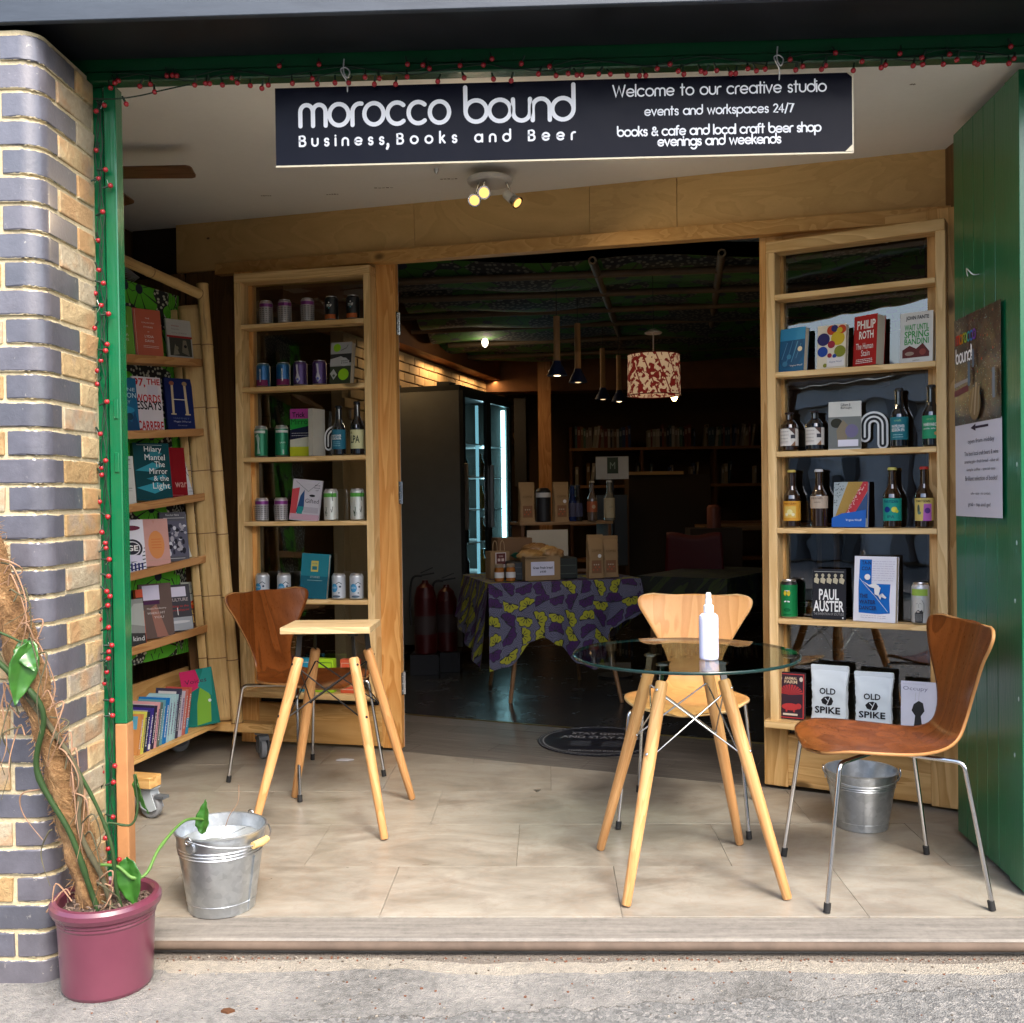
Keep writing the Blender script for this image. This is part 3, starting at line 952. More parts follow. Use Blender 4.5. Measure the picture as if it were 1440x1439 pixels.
def can(loc, rz, r, h, body, top, prints, label, bands=(), group=None, wrap=1.6):
    o = empty('drinks_can', loc, rz, label, 'can', group)
    z1 = h * .88
    zs = sorted({.006, z1} | {b[0] * h for b in bands} | {b[1] * h for b in bands if b[1] * h < z1})
    mats = [flat(body, .35, .35, .08), M['alu']]
    prof = [(r * .72, .0), (r * .82, .0), (r * .97, .004)]; mis = [1, 1, 1]
    prof += [(r, z) for z in zs]
    for i, z in enumerate(zs[:-1]):
        mid = (z + zs[i + 1]) / 2 / h; k = 0
        for b in bands:
            if b[0] <= mid <= b[1]:
                m = flat(b[2], .35, .35, .08)
                if m not in mats: mats.append(m)
                k = mats.index(m)
        mis.append(k)
    tm = flat(top, .35, .4, .08)
    if tm not in mats: mats.append(tm)
    ti = mats.index(tm)
    prof += [(r * .97, z1 + h * .03), (r * .84, h * .965), (r * .80, h * .975), (r * .81, h * .99), (r * .79, h), (r * .76, h * .985), (0, h * .982)]
    mis += [ti, ti, 1, 1, 1, 1, 1]
    mb = MB(); mb.lathe(prof, 28, mis=mis); mb.build('can_body', mats, o)
    if prints: Print(r * wrap, h, 0, r=r).run(prints).build('can_print', o)
    mb = MB(); mb.box(-.009, -.012, h * .982, .009, .006, h * .982 + .001); mb.build('ring_pull', M['alu'], o)
    return o

def m_bottleglass(name, c):
    n = NT(name)
    return n.done(c, .06, 0, Specular_IOR_Level=.8, Coat_Weight=1.0, Coat_Roughness=.03)
BG_BROWN = m_bottleglass('brown_bottle_glass', (.022, .008, .003))
BG_DARK = m_bottleglass('dark_bottle_glass', (.006, .008, .012))
def bottle(loc, rz, h, r, glass, capc, lz0, lz1, lab, prints, label, kind='long', group=None):
    o = empty('glass_bottle', loc, rz, label, 'bottle', group)
    if kind == 'long': prof = [(r * .85, 0), (r, .006), (r, h * .50), (r * .93, h * .56), (r * .6, h * .65), (r * .45, h * .72), (r * .42, h * .93), (r * .48, h * .935), (r * .48, h * .96), (r * .42, h * .97), (r * .42, h * .985), (0, h * .985)]
    else: prof = [(r * .85, 0), (r, .006), (r, h * .60), (r * .92, h * .68), (r * .6, h * .77), (r * .4, h * .81), (r * .38, h * .93), (r * .46, h * .94), (r * .46, h * .97), (r * .4, h * .98), (0, h * .98)]
    MB().lathe(prof, 28).build('bottle_body', glass, o)
    c = MB(); c.lathe([(r * .50, h * .955), (r * .52, h * .965), (r * .48, h * .99), (r * .40, h), (0, h)], 20); c.build('cap', flat(capc, .4), o)
    lb = MB(); lb.lathe([(r + .0006, lz0), (r + .0006, lz1)], 28)
    lb.f = lb.f[:28]; lb.m = lb.m[:28]; lb.sm = lb.sm[:28]
    lb.build('paper_label', flat(lab, .6), o)
    if prints: Print(r * 1.9, lz1 - lz0, 0, r=r, z0=lz0, lift=.0012).run(prints).build('label_print', o)
    return o

# ================================================================ the two shelf doors
def shelf_door(O, ang, L, H, s0, s1, zb, zt, shelves, lab_door, sm, fm, deep=.085, ledge=False):
    """folding door leaf with a glass pane, and a shelf box fixed on its street side"""
    o = empty('shelf_door', (O[0], O[1], 0), R(ang), lab_door, 'door')
    st, rl = sm
    fv, fh = fm
    sw = .101
    MB().box(0, 0, .012, sw, .045, H).build('stile', st, o, bevel=.003)
    MB().box(L - sw, 0, .012, L, .045, H).build('stile', st, o, bevel=.003)
    MB().box(sw, .001, H - .075, L - sw, .044, H - .001).build('top_rail', rl, o, bevel=.002)
    MB().box(sw, .001, .02, L - sw, .044, zb - .045).build('kick_panel', rl, o, bevel=.002)
    MB().box(sw, .002, zb - .012, L - sw, .043, zb + .03).build('lock_rail', rl, o, bevel=.002)
    MB().box(sw, .025, zb - .045, L - sw, .043, zb - .012).build('vent_slot', M['black'], o)
    MB().box(sw, .018, zb + .03, L - sw, .024, H - .075).build('glass_pane', M['glass'], o)
    th = .024
    MB().box(s0, -deep, zb, s0 + th + .012, -.001, zt).build('shelf_side', fv, o, bevel=.002)
    MB().box(s1 - th - .012, -deep, zb, s1, -.001, zt).build('shelf_side', fv, o, bevel=.002)
    MB().box(s0 + .001, -deep - .003, zt, s1 - .001, -.001, zt + .045).build('shelf_top', fh, o, bevel=.003)
    for i, z in enumerate(shelves):
        lo = i == 0
        MB().box(s0 + (th + .012 if not lo else -.02), -deep - (.004 if not lo else .02), z - (.022 if not lo else .03), s1 - (th + .012 if not lo else -.0), -.001 if not lo else -.002, z).build('shelf_board', fh, o, bevel=.002)
    return o
UL = ((-1.575, 5.12), -11.1); UR = ((.902, 4.319), -28.2)
def U(u, s, z, off=-.045):
    a = R(u[1])
    return (u[0][0] + math.cos(a) * s - math.sin(a) * off, u[0][1] + math.sin(a) * s + math.cos(a) * off, z)
ld = shelf_door(UL[0], UL[1], .862, 2.40, .045, .765, .262, 2.325, [.292, .750, 1.136, 1.455, 1.803, 2.115],
    'tall pine shelf door on the left of the doorway holding cans, bottles and books', (M['redV'], M['redH']), (M['paleV'], M['paleH']))
rd = shelf_door(UR[0], UR[1], .76, 2.33, .052, .735, .278, 2.225, [.308, .729, 1.100, 1.412, 1.736, 2.052],
    'pine shelf door on the right of the doorway, nearest the green door', (M['pineV'], M['pineH']), (M['paleV'], M['paleH']))
# hinges on the edge of the left door, and a pale edge strip
for z in (.33, 1.27, 2.10):
    mb = MB(); mb.box(.8625, .004, z - .055, .8645, .036, z + .055); mb.tube([(.868, .040, z - .055), (.868, .040, z + .055)], .006, 8)
    for zz in (-.035, 0, .035): mb.sphere((.865, .018, z + zz), .004, 6, 4)
    mb.build('hinge', M['chrome'], ld)
MB().box(.852, .0455, .012, .860, .052, 2.39).build('edge_strip', M['white'], ld)

rl_, rr_ = R(UL[1]), R(UR[1])
W_, K_ = (.72, .72, .70), (.012, .012, .014)
# ---- right door, second shelf down: four paperbacks
hb = (.17, .48, .62)
book(U(UR, .148, 1.737, -.045), rr_ - .28, .115, .180, .03, (.03, .13, .26), [('r', 0, .72, 1, 1, (.05, .28, .50)), ('p', [(0, .25), (.3, .7), (.9, .72), (1, .4), (.7, .1), (.2, .1)], (.03, .10, .20)),
    ('l', [(.12, .3), (.3, .66)], .03, (.10, .26, .42)), ('l', [(.3, .2), (.52, .7)], .03, (.08, .22, .36)), ('l', [(.5, .22), (.72, .68)], .03, (.10, .30, .46)), ('l', [(.68, .3), (.85, .62)], .03, (.08, .2, .34)), ('d', .25, .18, .1, (.06, .2, .33)), ('d', .4, .34, .09, (.07, .24, .38)),
    ('d', .82, .5, .09, (.75, .68, .45)), ('t', 'Virginia Woolf', .45, .1, .95, .15, W_)], 'blue paperback with a pale moon on its cover, leftmost of the four upper books', tilt=-.12)
cols = [(.45, .06, .02), (.03, .03, .12), (.55, .40, .03), (.30, .03, .05), (.02, .06, .30), (.20, .22, .03)]
pr = []
for i, (x, z, r) in enumerate([(.5, .88, .17), (.22, .68, .22), (.72, .68, .24), (.5, .55, .13), (.2, .4, .18), (.82, .38, .2), (.95, .88, .15), (.6, .97, .12), (.78, .86, .1), (.45, .3, .08), (.62, .28, .07), (.3, .08, .07)]):
    pr.append(('d', min(x, 1 - r * .98) if x > .5 else max(x, r), min(z, .99 - r * .66), r, cols[i % 6]))
pr.append(('r', .36, .04, .96, .24, (.70, .68, .68))); pr.append(('t', 'Virginia Woolf', .44, .12, .88, .17, (.05, .08, .25)))
book(U(UR, .305, 1.737), rr_ - .16, .118, .178, .026, (.72, .66, .52), pr, 'cream paperback covered in coloured blobs, between the blue and the red book')
book(U(UR, .445, 1.737), rr_ - .42, .105, .200, .055, (.35, .015, .015), [('t', 'PHILIP', .14, .73, .93, .9, W_, 1), ('t', 'ROTH', .24, .53, .86, .69, W_, 1), ('t', 'The Human', .12, .33, .86, .45, W_), ('t', 'Stain', .36, .19, .72, .31, W_)] + rows_of_text(3, .15, .88, .12, .035, .012, W_, 3),
    'thick red paperback lettered PHILIP ROTH', tilt=-.08)
book(U(UR, .628, 1.737), rr_ - .2, .125, .195, .035, (.66, .66, .64), [('t', 'JOHN FANTE', .18, .83, .88, .93, K_, 1), ('t', 'WAIT UNTIL', .14, .64, .88, .76, (.06, .30, .08), 1), ('t', 'SPRING', .14, .49, .88, .63, (.06, .30, .08), 1), ('t', 'BANDINI', .14, .36, .88, .48, (.06, .30, .08), 1),
    ('p', [(.08, .1), (.08, .26), (.3, .34), (.5, .27), (.7, .37), (.9, .2), (.9, .1)], (.12, .03, .03)), ('d', .7, .2, .1, (.25, .06, .05)), ('e', .3, .18, .14, .04, (.3, .22, .18)), ('t', 'john', .4, .02, .6, .06, (.2, .2, .2))],
    'white paperback lettered JOHN FANTE in black above green words', tilt=-.06)
# ---- third shelf: two stubby bottles, book, arch sign, two tall bottles
for s_, gl, lb in ((.131, BG_BROWN, 'stubby brown bottle with a white paper label, first on its shelf of the right-hand door'), (.235, BG_DARK, 'stubby black bottle with a white label, second on its shelf of the right-hand door')):
    bottle(U(UR, s_, 1.413), rr_, .160, .036, gl, (.02, .01, .01), .022, .092, (.66, .63, .58), [('p', [(.72, 0), (1, .3), (1, 0)], (.25, .14, .08)), ('p', [(.60, 1), (1, .6), (1, 1)], (.10, .06, .05)), ('r', .72, .42, 1, .64, (.06, .06, .07))] + rows_of_text(4, .06, .6, .8, .2, .05, (.4, .38, .36), 5), lb, 'stub', 'stubby bottles')
book(U(UR, .352, 1.413), rr_ + .08, .125, .193, .014, (.60, .60, .55), [('r', 0, .02, 1, .68, (.16, .17, .16)), ('e', .25, .55, .18, .1, (.03, .03, .02)), ('p', [(.3, .06), (.25, .4), (.45, .62), (.6, .5), (.55, .06)], (.22, .18, .12)), ('e', .72, .38, .2, .14, (.16, .14, .24)),
    ('t', 'Gilbert &', .38, .90, .68, .96, (.04, .04, .04)), ('t', 'Burroughs', .38, .83, .72, .89, (.04, .04, .04)), ('r', .30, .06, .92, .2, (.68, .66, .74))], 'paperback with a white band over a grey photograph, between the stubby and the tall bottles', tilt=-.09)
def arch(u, s_, z, off, label):
    o = empty('arch_sign', U(u, s_, z, off), R(u[1]), label, 'sign')
    def a_(x0, r): return [(x0, 0.0)] + [(x0 - r + r * math.cos(PI * k / 12), .075 + r * math.sin(PI * k / 12)) for k in range(13)] + [(x0 - 2 * r, .03)]
    for nm, wd_, c, y in (('arch_outline', .042, W_, 0), ('arch_fill', .026, K_, -.002), ('arch_line', .007, W_, -.004)):
        vs, fs = ribbon(a_(.04, .034), wd_)
        mb = MB(); n_ = len(vs)
        mb.add([(x, y, z_) for x, z_ in vs] + [(x, y - .0015, z_) for x, z_ in vs], fs + [tuple(i + n_ for i in f[::-1]) for f in fs])
        mb.build(nm, flat(c, .5), o)
    return o
arch(UR, .452, 1.432, -.012, 'black and white arch-shaped sticker behind the right-hand shelf, beside the photograph book')
bottle(U(UR, .559, 1.413), rr_, .232, .033, BG_DARK, (.02, .02, .02), .03, .118, (.015, .16, .20), [('t', 'WAYFLOWER', .1, .52, .9, .66, W_, 1), ('t', 'SESSION IPA', .1, .36, .9, .5, W_, 1), ('t', 'craft', .3, .8, .7, .9, (.3, .5, .2))] + rows_of_text(2, .2, .8, .2, .1, .03, (.3, .5, .5), 2), 'tall dark bottle with a teal label, right of the arch sticker', 'long', 'tall dark beer bottles')
bottle(U(UR, .676, 1.413), rr_, .237, .033, BG_DARK, (.02, .02, .02), .03, .118, (.02, .28, .13), [('t', 'HARVARD', .08, .54, .9, .68, W_, 1), ('t', 'pale ale', .1, .38, .8, .48, W_), ('d', .82, .22, .11, (.5, .3, .12)), ('t', 'craft', .3, .8, .7, .9, (.3, .5, .2))], 'tall dark bottle with a bright green label, last on its shelf by the green door', 'long', 'tall dark beer bottles')
# ---- fourth shelf: four long brown bottles and a striped book
for s_, cap, lc, zz, prn, lb in (
    (.139, (.50, .38, .08), (.62, .30, .03), (.028, .108), [('t', 'PARTIZAN', .1, .82, .9, .92, (.25, .08, .01), 1), ('r', .12, .16, .88, .74, (.60, .42, .10)), ('d', .5, .45, .17, (.66, .60, .28)), ('d', .3, .32, .1, (.66, .62, .4)), ('d', .7, .32, .1, (.66, .62, .4))], 'brown beer bottle with an orange label and yellow cap'),
    (.249, (.55, .55, .55), (.42, .34, .26), (.078, .128), [('t', 'KERNEL', .12, .75, .88, .9, (.12, .08, .06)), ('t', 'table', .3, .45, .7, .56, (.1, .08, .06))], 'brown beer bottle with a small plain tan label and silver cap'),
    (.531, (.55, .50, .12), (.01, .28, .22), (.028, .115), [('t', 'PARTIZAN', .08, .8, .92, .92, (.01, .05, .12), 1), ('d', .28, .5, .18, (.01, .03, .18)), ('d', .70, .5, .17, (.62, .60, .08)), ('d', .84, .42, .1, (.5, .5, .05)), ('t', 'IPA', .3, .12, .7, .24, (.01, .05, .1))], 'brown beer bottle with a turquoise label and yellow cap'),
    (.648, (.42, .03, .02), (.62, .48, .14), (.028, .115), [('t', 'PARTIZAN', .1, .82, .9, .92, K_, 1), ('p', [(.5, 0), (.55, .75), (1, .75), (1, 0)], (.42, .12, .40)), ('d', .75, .45, .17, (.10, .04, .20)), ('e', .25, .5, .08, .22, (.08, .10, .08)), ('d', .3, .35, .1, (.12, .2, .15))], 'brown beer bottle with a yellow and pink label and red cap')):
    bottle(U(UR, s_, 1.101), rr_, .236, .034, BG_BROWN, cap, zz[0], zz[1], lc, prn, lb, 'long', 'brown beer bottles on the fourth shelf')
pr = [('r', 0, 0, 1, 1, (.35, .40, .40)), ('p', [(.04, .2), (.42, 1), (.86, 1), (.3, .2)], (.42, .27, .07)), ('p', [(.3, .22), (.86, 1), (1, 1), (1, .8), (.6, .24)], (.45, .04, .05)), ('p', [(.55, .2), (1, .78), (1, .2)], (.04, .08, .18))]
for i in range(9): pr.append(('l', [(.08 + i * .035, .26), (.45 + i * .045, .98)], .006, (.20, .10, .02)))
for i in range(60):
    x = rnd.uniform(.02, .36); z = rnd.uniform(.35, .98)
    if z > 1.9 * x + .24: pr.append(('d', x, z, .012, (.03, .03, .03)))
for i in range(50):
    t_ = rnd.random(); pr.append(('d', .38 + .5 * t_ + rnd.uniform(-.02, .1), .28 + .66 * t_, .013, (.70, .5, .45)))
pr += [('p', [(0, 0), (0, .2), (.3, .3), (.6, .33), (1, .38), (1, 0)], (.02, .11, .42)), ('t', 'Virginia Woolf', .42, .12, .88, .18, W_)]
book(U(UR, .372, 1.101), rr_ - .12, .135, .182, .02, (.04, .10, .30), pr, 'paperback with diagonal gold, red and blue pattern, standing among the brown bottles', tilt=-.1)
# ---- fifth shelf: green can, two books, bearded can
def shades(x): return [('e', x - .13, .66, .11, .07, (.55, .42, .03)), ('e', x + .13, .66, .11, .07, (.55, .42, .03))]
can(U(UR, .124, .730), rr_, .034, .155, (.005, .22, .06), (.02, .02, .02), [('r', .30, .72, .70, .735, W_)] + shades(.5) + [('p', [(.28, .45), (.46, .47), (.46, .43), (.30, .42)], W_), ('p', [(.54, .47), (.72, .45), (.70, .42), (.54, .43)], W_), ('e', .5, .22, .25, .05, (.004, .12, .035)), ('r', .2, .08, .8, .11, (.004, .12, .035))], 'tall bright green can with round yellow shapes on it, beside the black book')
book(U(UR, .285, .730), rr_ + .04, .13, .203, .012, (.018, .018, .022), [('r', .05, .94, .95, .95, (.3, .3, .28))] + [q for i in range(5) for q in (('e', .12 + .19 * i, .87, .045, .035, (.42, .38, .26)), ('p', [(.05 + .19 * i, .73), (.05 + .19 * i, .81), (.12 + .19 * i, .84), (.21 + .19 * i, .79), (.17 + .19 * i, .70)], (.42, .38, .26)))]
    + [('t', 'PAUL', .2, .38, .8, .60, W_, 1), ('t', 'AUSTER', .03, .15, .95, .37, W_, 1), ('t', 'THE INVENTION OF SOLITUDE', .04, .08, .95, .13, (.3, .3, .3)), ('r', .9, .02, .94, .05, W_)], 'black paperback lettered PAUL AUSTER in big white capitals', tilt=-.07)
bl_ = (.01, .13, .45)
book(U(UR, .464, .729, -.05), rr_ - .14, .165, .258, .03, (.74, .74, .78), [('p', [(.13, .13), (.11, .5), (.13, .95), (.42, .95), (.42, .58), (.87, .58), (.85, .35), (.87, .14), (.6, .12)], bl_),
    ('t', 'TA-N', .18, .87, .40, .93, (.02, .03, .10), 1), ('t', 'COA', .18, .78, .40, .84, (.02, .03, .10), 1)] + rows_of_text(9, .44, .97, .92, .036, .006, (.45, .40, .52), 9) +
    [('e', .34, .68, .07, .045, W_), ('p', [(.22, .62), (.38, .56), (.52, .59), (.62, .55), (.56, .50), (.40, .53)], W_), ('p', [(.5, .6), (.66, .52), (.62, .42), (.78, .36), (.80, .38), (.70, .44), (.66, .34), (.60, .40), (.52, .42)], W_), ('l', [(.15, .66), (.34, .52), (.55, .38), (.84, .16)], .008, W_),
     ('t', 'THE', .16, .36, .36, .42, (.02, .03, .10), 1), ('t', 'WATER', .16, .27, .55, .33, (.02, .03, .10), 1), ('t', 'DANCER', .16, .18, .58, .24, (.02, .03, .10), 1)] + rows_of_text(2, .2, .8, .09, .03, .006, (.3, .3, .35), 4),
    'large white hardback with a blue cover picture and a leaping white figure', tilt=-.1)
can(U(UR, .632, .730), rr_, .034, .158, (.55, .57, .56), (.55, .56, .57), [('r', -.1, .70, 1.1, .86, (.28, .42, .07)), ('p', [(.2, .04), (.15, .3), (.22, .55), (.3, .66), (.6, .66), (.76, .55), (.8, .28), (.7, .04)], (.50, .49, .44)),
    ('p', [(.22, .04), (.18, .26), (.3, .32), (.42, .36), (.56, .33), (.66, .36), (.76, .3), (.72, .04)], (.03, .03, .03)), ('e', .42, .31, .1, .02, (.4, .35, .3)), ('l', [(.3, .5), (.4, .52)], .02, K_), ('l', [(.52, .52), (.64, .5)], .02, K_), ('l', [(.46, .5), (.44, .42), (.5, .41)], .015, K_)] + [('l', [(.25 + .06 * i, .26), (.28 + .05 * i, .08)], .012, (.4, .4, .38)) for i in range(8)] + [('l', [(.66, .6), (.8, .5), (.78, .3)], .02, K_)],
    'tall can drawn with a bearded face under a green band, partly behind the chair back')
# ---- bottom shelf: red book, two coffee bags, white book
rd_ = (.42, .04, .04)
book(U(UR, .126, .309), rr_ + .04, .118, .193, .014, (.03, .02, .025), [('r', .04, .03, .96, .97, rd_), ('r', .08, .05, .92, .95, (.04, .02, .03)), ('t', 'ANIMAL', .28, .84, .72, .90, (.6, .45, .28), 1), ('t', 'FARM', .28, .76, .72, .83, (.6, .45, .28), 1)] +
    [('p', [(.5, .52), (.5 + .42 * math.cos(a), .54 + .2 * math.sin(a)), (.5 + .42 * math.cos(a + .17), .54 + .2 * math.sin(a + .17))], rd_) for a in [.05 + .26 * i for i in range(12)]] +
    [('e', .14, .86, .06, .05, (.6, .5, .4)), ('e', .86, .86, .06, .05, (.6, .5, .4)), ('e', .5, .27, .3, .075, rd_), ('d', .78, .29, .1, rd_), ('r', .34, .16, .40, .24, rd_), ('r', .60, .16, .66, .24, rd_), ('r', .25, .09, .75, .13, (.6, .5, .4))],
    'red and black paperback lettered ANIMAL FARM on the bottom shelf', tilt=-.1)
def coffee_bag(loc, rz, w, h, d, mat, prints, label, group=None, cat='bag', fold=True, tilt=0):
    o = empty('coffee_bag', loc, rz, label, cat, group)
    o.rotation_euler = (tilt, 0, rz)
    def f(u, v):
        # round the bag: rounded rectangle section thinning towards the folded top
        z = v * h
        k = 1 - max(0, (v - .55) / .45) ** 1.4 * .82
        hw = w / 2 * (1 - .03 * math.sin(PI * v)); hd = d / 2 * k
        a = 2 * PI * u
        e = .32
        cx = math.copysign(abs(math.cos(a)) ** e, math.cos(a)); sy = math.copysign(abs(math.sin(a)) ** e, math.sin(a))
        pinch = 1 - .16 * abs(cx) ** 8 * (1 - abs(sy)) * 2 * math.sin(PI * min(1, v + .15))
        wr = .0012 * math.sin(37 * u + 23 * v) + .001 * math.sin(61 * v + 9 * u)
        return (hw * cx * pinch + wr, hd * sy + wr - (0 if v < .9 else 0), z)
    mb = MB(); mb.grid(f, 40, 20)
    n0 = len(mb.v)
    mb.add([f(i / 40, 0) for i in range(40)], [tuple(range(40))]); mb.add([f(i / 40, 1) for i in range(40)], [tuple(range(40))])
    mb.build('bag_body', mat, o)
    if fold: MB().box(-w / 2 * .98, -d * .18, h - .018, w / 2 * .98, d * .12, h + .004).build('folded_top', mat, o, bevel=.003, seg=2)
    MB().box(-w / 2 * .96, -d / 2 - .001, 0.0, w / 2 * .96, -d / 2 + .004, .012).build('bottom_seam', mat, o, bevel=.001)
    if prints: Print(w, h, d / 2 + .0015).run([q for q in prints]).build('bag_print', o)
    return o
def spike(extra=()):
    return [('t', 'OLD', .26, .52, .68, .63, K_, 1), ('p', [(.30, .42), (.38, .475), (.49, .49), (.58, .47), (.62, .41), (.58, .345), (.50, .33), (.42, .34), (.34, .36)], K_), ('l', [(.45, .345), (.49, .40)], .018, (.62, .66, .68)), ('l', [(.41, .455), (.49, .40), (.53, .47)], .018, (.62, .66, .68)),
            ('t', 'SPIKE', .14, .19, .80, .31, K_, 1)] + list(extra)
bagw = flat((.60, .66, .68), .42, 0, .06, 'bag')
coffee_bag(U(UR, .287, .309, -.055), rr_ + .03, .150, .232, .055, bagw, spike([('t', 'coffee beans', .32, .09, .60, .12, (.2, .2, .2))]), 'white OLD SPIKE coffee bag, the taller one next to the red book', 'white coffee bags', tilt=-.05)
coffee_bag(U(UR, .458, .309, -.060), rr_ + .08, .150, .218, .055, bagw, spike(), 'white OLD SPIKE coffee bag, the shorter one nearer the brown chair', 'white coffee bags', tilt=-.09)
book(U(UR, .622, .309), rr_ + .04, .13, .193, .012, (.70, .70, .78), [('t', 'Occupy', .06, .80, .75, .90, (.2, .2, .28)), ('t', 'Noam Chomsky', .06, .93, .7, .96, (.5, .5, .55)), ('p', [(.36, .07), (.40, .32), (.30, .42), (.36, .55), (.5, .62), (.62, .58), (.66, .42), (.56, .32), (.60, .07)], (.03, .03, .03)), ('l', [(.4, .62), (.42, .78)], .012, (.5, .5, .5)), ('l', [(.5, .64), (.52, .82)], .012, (.5, .5, .5))],
    'white paperback with a raised black fist, half hidden by the brown chair', tilt=-.08)

# ---- left door
pur = (.20, .03, .20)
def dots():
    out = []
    for r_ in range(7):
        for c_ in range(7): out.append(('r', -.05 + c_ * .17, .10 + r_ * .085, .06 + c_ * .17, .15 + r_ * .085, (.18, .17, .17)))
    return out
def canlabel(n): return n
for s_, z, lb in ((.200, 2.116, 'leftmost purple-banded can in the top row of the left shelf door'), (.300, 2.116, 'second purple-banded can from the left in the top row'), (.422, 2.116, 'third purple-banded can in the top row, beside the dark cans'), (.159, 1.137, 'purple-banded can at the left end of the lower row, above the brown chair'), (.263, 1.137, 'purple-banded can leaning close to the tilted magazine')):
    can(U(UL, s_, z, -.048), rl_ + .2 * s_, .033, .117, (.42, .40, .40), (.42, .38, .42), dots(), lb, [(.72, .86, pur)], 'small purple-banded cans', 2.4)
for s_, lb in ((.549, 'black can with white bubbles above an orange base, fourth in the top row'), (.661, 'black can with an orange stripe at the right end of the top row')):
    can(U(UL, s_, 2.116, -.048), rl_, .033, .118, (.015, .018, .02), (.02, .02, .02), [('r', -.1, .06, 1.1, .24, (.38, .10, .03)), ('d', .35, .62, .06, W_), ('d', .5, .72, .06, W_), ('d', .65, .6, .06, W_), ('d', .5, .5, .07, (.1, .3, .35)), ('t', 'LOOP', .25, .54, .75, .66, W_)], lb, (), 'dark cans in the top row')
for i, s_ in enumerate((.179, .287)):
    can(U(UL, s_, 1.804, -.048), rl_ + (0, .3)[i], .034, .119, (.012, .10, .26), (.06, .18, .3), [('r', -.2, .05, 1.2, .3, (.16, .02, .08)), ('t', 'ITALIC', .42, .2, .56, .75, W_, 1)], ('blue can with a dark red foot, left end of the second row', 'blue can with a dark red foot, next to the violet cans in the second row')[i], (), 'blue cans')
for i, s_ in enumerate((.378, .480)):
    can(U(UL, s_, 1.804, -.048), rl_ + (0, .15)[i], .034, .121, (.06, .03, .13), (.10, .06, .18), [('p', [(.35, .85), (.55, .85), (.6, .5), (.75, .25), (.5, .1), (.3, .3), (.45, .5)], (.42, .42, .48)), ('d', .5, .25, .12, (.10, .12, .4))], ('violet can with a pale twisted shape, left one of the pair', 'violet can with a pale twisted shape, right one, next to the grey book')[i], (), 'violet cans')
book(U(UL, .593, 1.804), rl_ - .1, .115, .208, .035, (.34, .34, .34), [('r', 0, .5, 1, .72, (.03, .03, .03)), ('p', [(0, .44), (0, .6), (.5, .66), (.9, .55), (.9, .44)], (.40, .40, .40)), ('r', 0, 0, 1, .42, (.04, .05, .03)), ('d', .3, .87, .18, (.25, .50, .02)), ('d', .66, .52, .19, (.42, .43, .43)), ('t', 'beautiful', .52, .53, .84, .57, K_), ('t', '& written', .52, .48, .84, .52, K_), ('d', .66, .22, .25, (.25, .50, .02)), ('p', [(.02, .25), (.18, .36), (.36, .22), (.2, .1)], (.42, .42, .42)), ('d', .2, .2, .06, (.1, .12, .1)), ('l', [(.5, .80), (.75, .855), (.82, .925)], .02, K_)],
    'grey and black book with lime green dots on the second shelf of the left door', tilt=-.14)
for i, s_ in enumerate((.161, .273)):
    can(U(UL, s_, 1.457, -.048), rl_ + (0, .5)[i], .033, .156, (.01, .17, .08), (.35, .38, .36), [('r', -.2, .76, 1.2, .84, (.5, .52, .5))] + ([('p', [(.3, .7), (.5, .74), (.65, .6), (.6, .3), (.7, .1), (.4, .1), (.45, .4)], (.30, .40, .34)), ('d', .3, .66, .08, (.3, .4, .34))] if not i else [('t', 'LAGER', .3, .42, .8, .47, (.5, .6, .5)), ('r', .55, .08, .58, .22, W_), ('r', .62, .08, .65, .22, W_)]), ('tall green can with a pale curling figure, far left of the third shelf', 'tall plain green can beside the TRICK MIRROR book')[i], (), 'tall green cans')
book(U(UL, .378, 1.457), rl_ + .05, .115, .235, .02, (.50, .50, .40), [('r', 0, .78, 1, 1, (.32, .04, .22)), ('p', [(0, .58), (0, .79), (1, .79), (1, .66), (.2, .54)], (.02, .26, .04)), ('p', [(0, .35), (0, .56), (1, .65), (1, .42)], (.01, .012, .035)), ('r', 0, 0, 1, .2, (.42, .45, .02)), ('t', 'Trick', .1, .82, .68, .93, (.02, .01, .02), 1), ('t', 'Mirror', .04, .67, .95, .79, (.01, .07, .02))] + rows_of_text(2, .08, .9, .48, .05, .01, (.4, .4, .42), 6), 'book lettered Trick Mirror in pink, green, navy and yellow bands', tilt=-.04)
book(U(UL, .462, 1.457, -.05), rl_ + 1.35, .10, .230, .026, (.42, .40, .34), [], 'pale book turned sideways so its page edges show, against the Trick Mirror book', tilt=0)
arch(UL, .535, 1.475, -.012, 'black and white arch-shaped sticker on the left door glass')
bottle(U(UL, .575, 1.457), rl_, .244, .034, BG_DARK, K_, .03, .125, (.015, .13, .20), [('t', 'WAYFLOWER', .12, .62, .88, .74, W_, 1), ('t', 'SESSION IPA', .12, .48, .88, .6, W_, 1)] + rows_of_text(3, .2, .8, .35, .1, .03, (.2, .4, .45), 2), 'tall dark bottle with a teal label in the left shelf door')
bottle(U(UL, .672, 1.457), rl_, .262, .034, BG_DARK, K_, .03, .122, (.55, .54, .30), [('t', 'LPA', .14, .3, .86, .7, (.05, .06, .04), 1), ('p', [(.1, .8), (.2, .95), (.25, .8)], (.1, .12, .05))], 'tall dark bottle with a cream label lettered LPA')
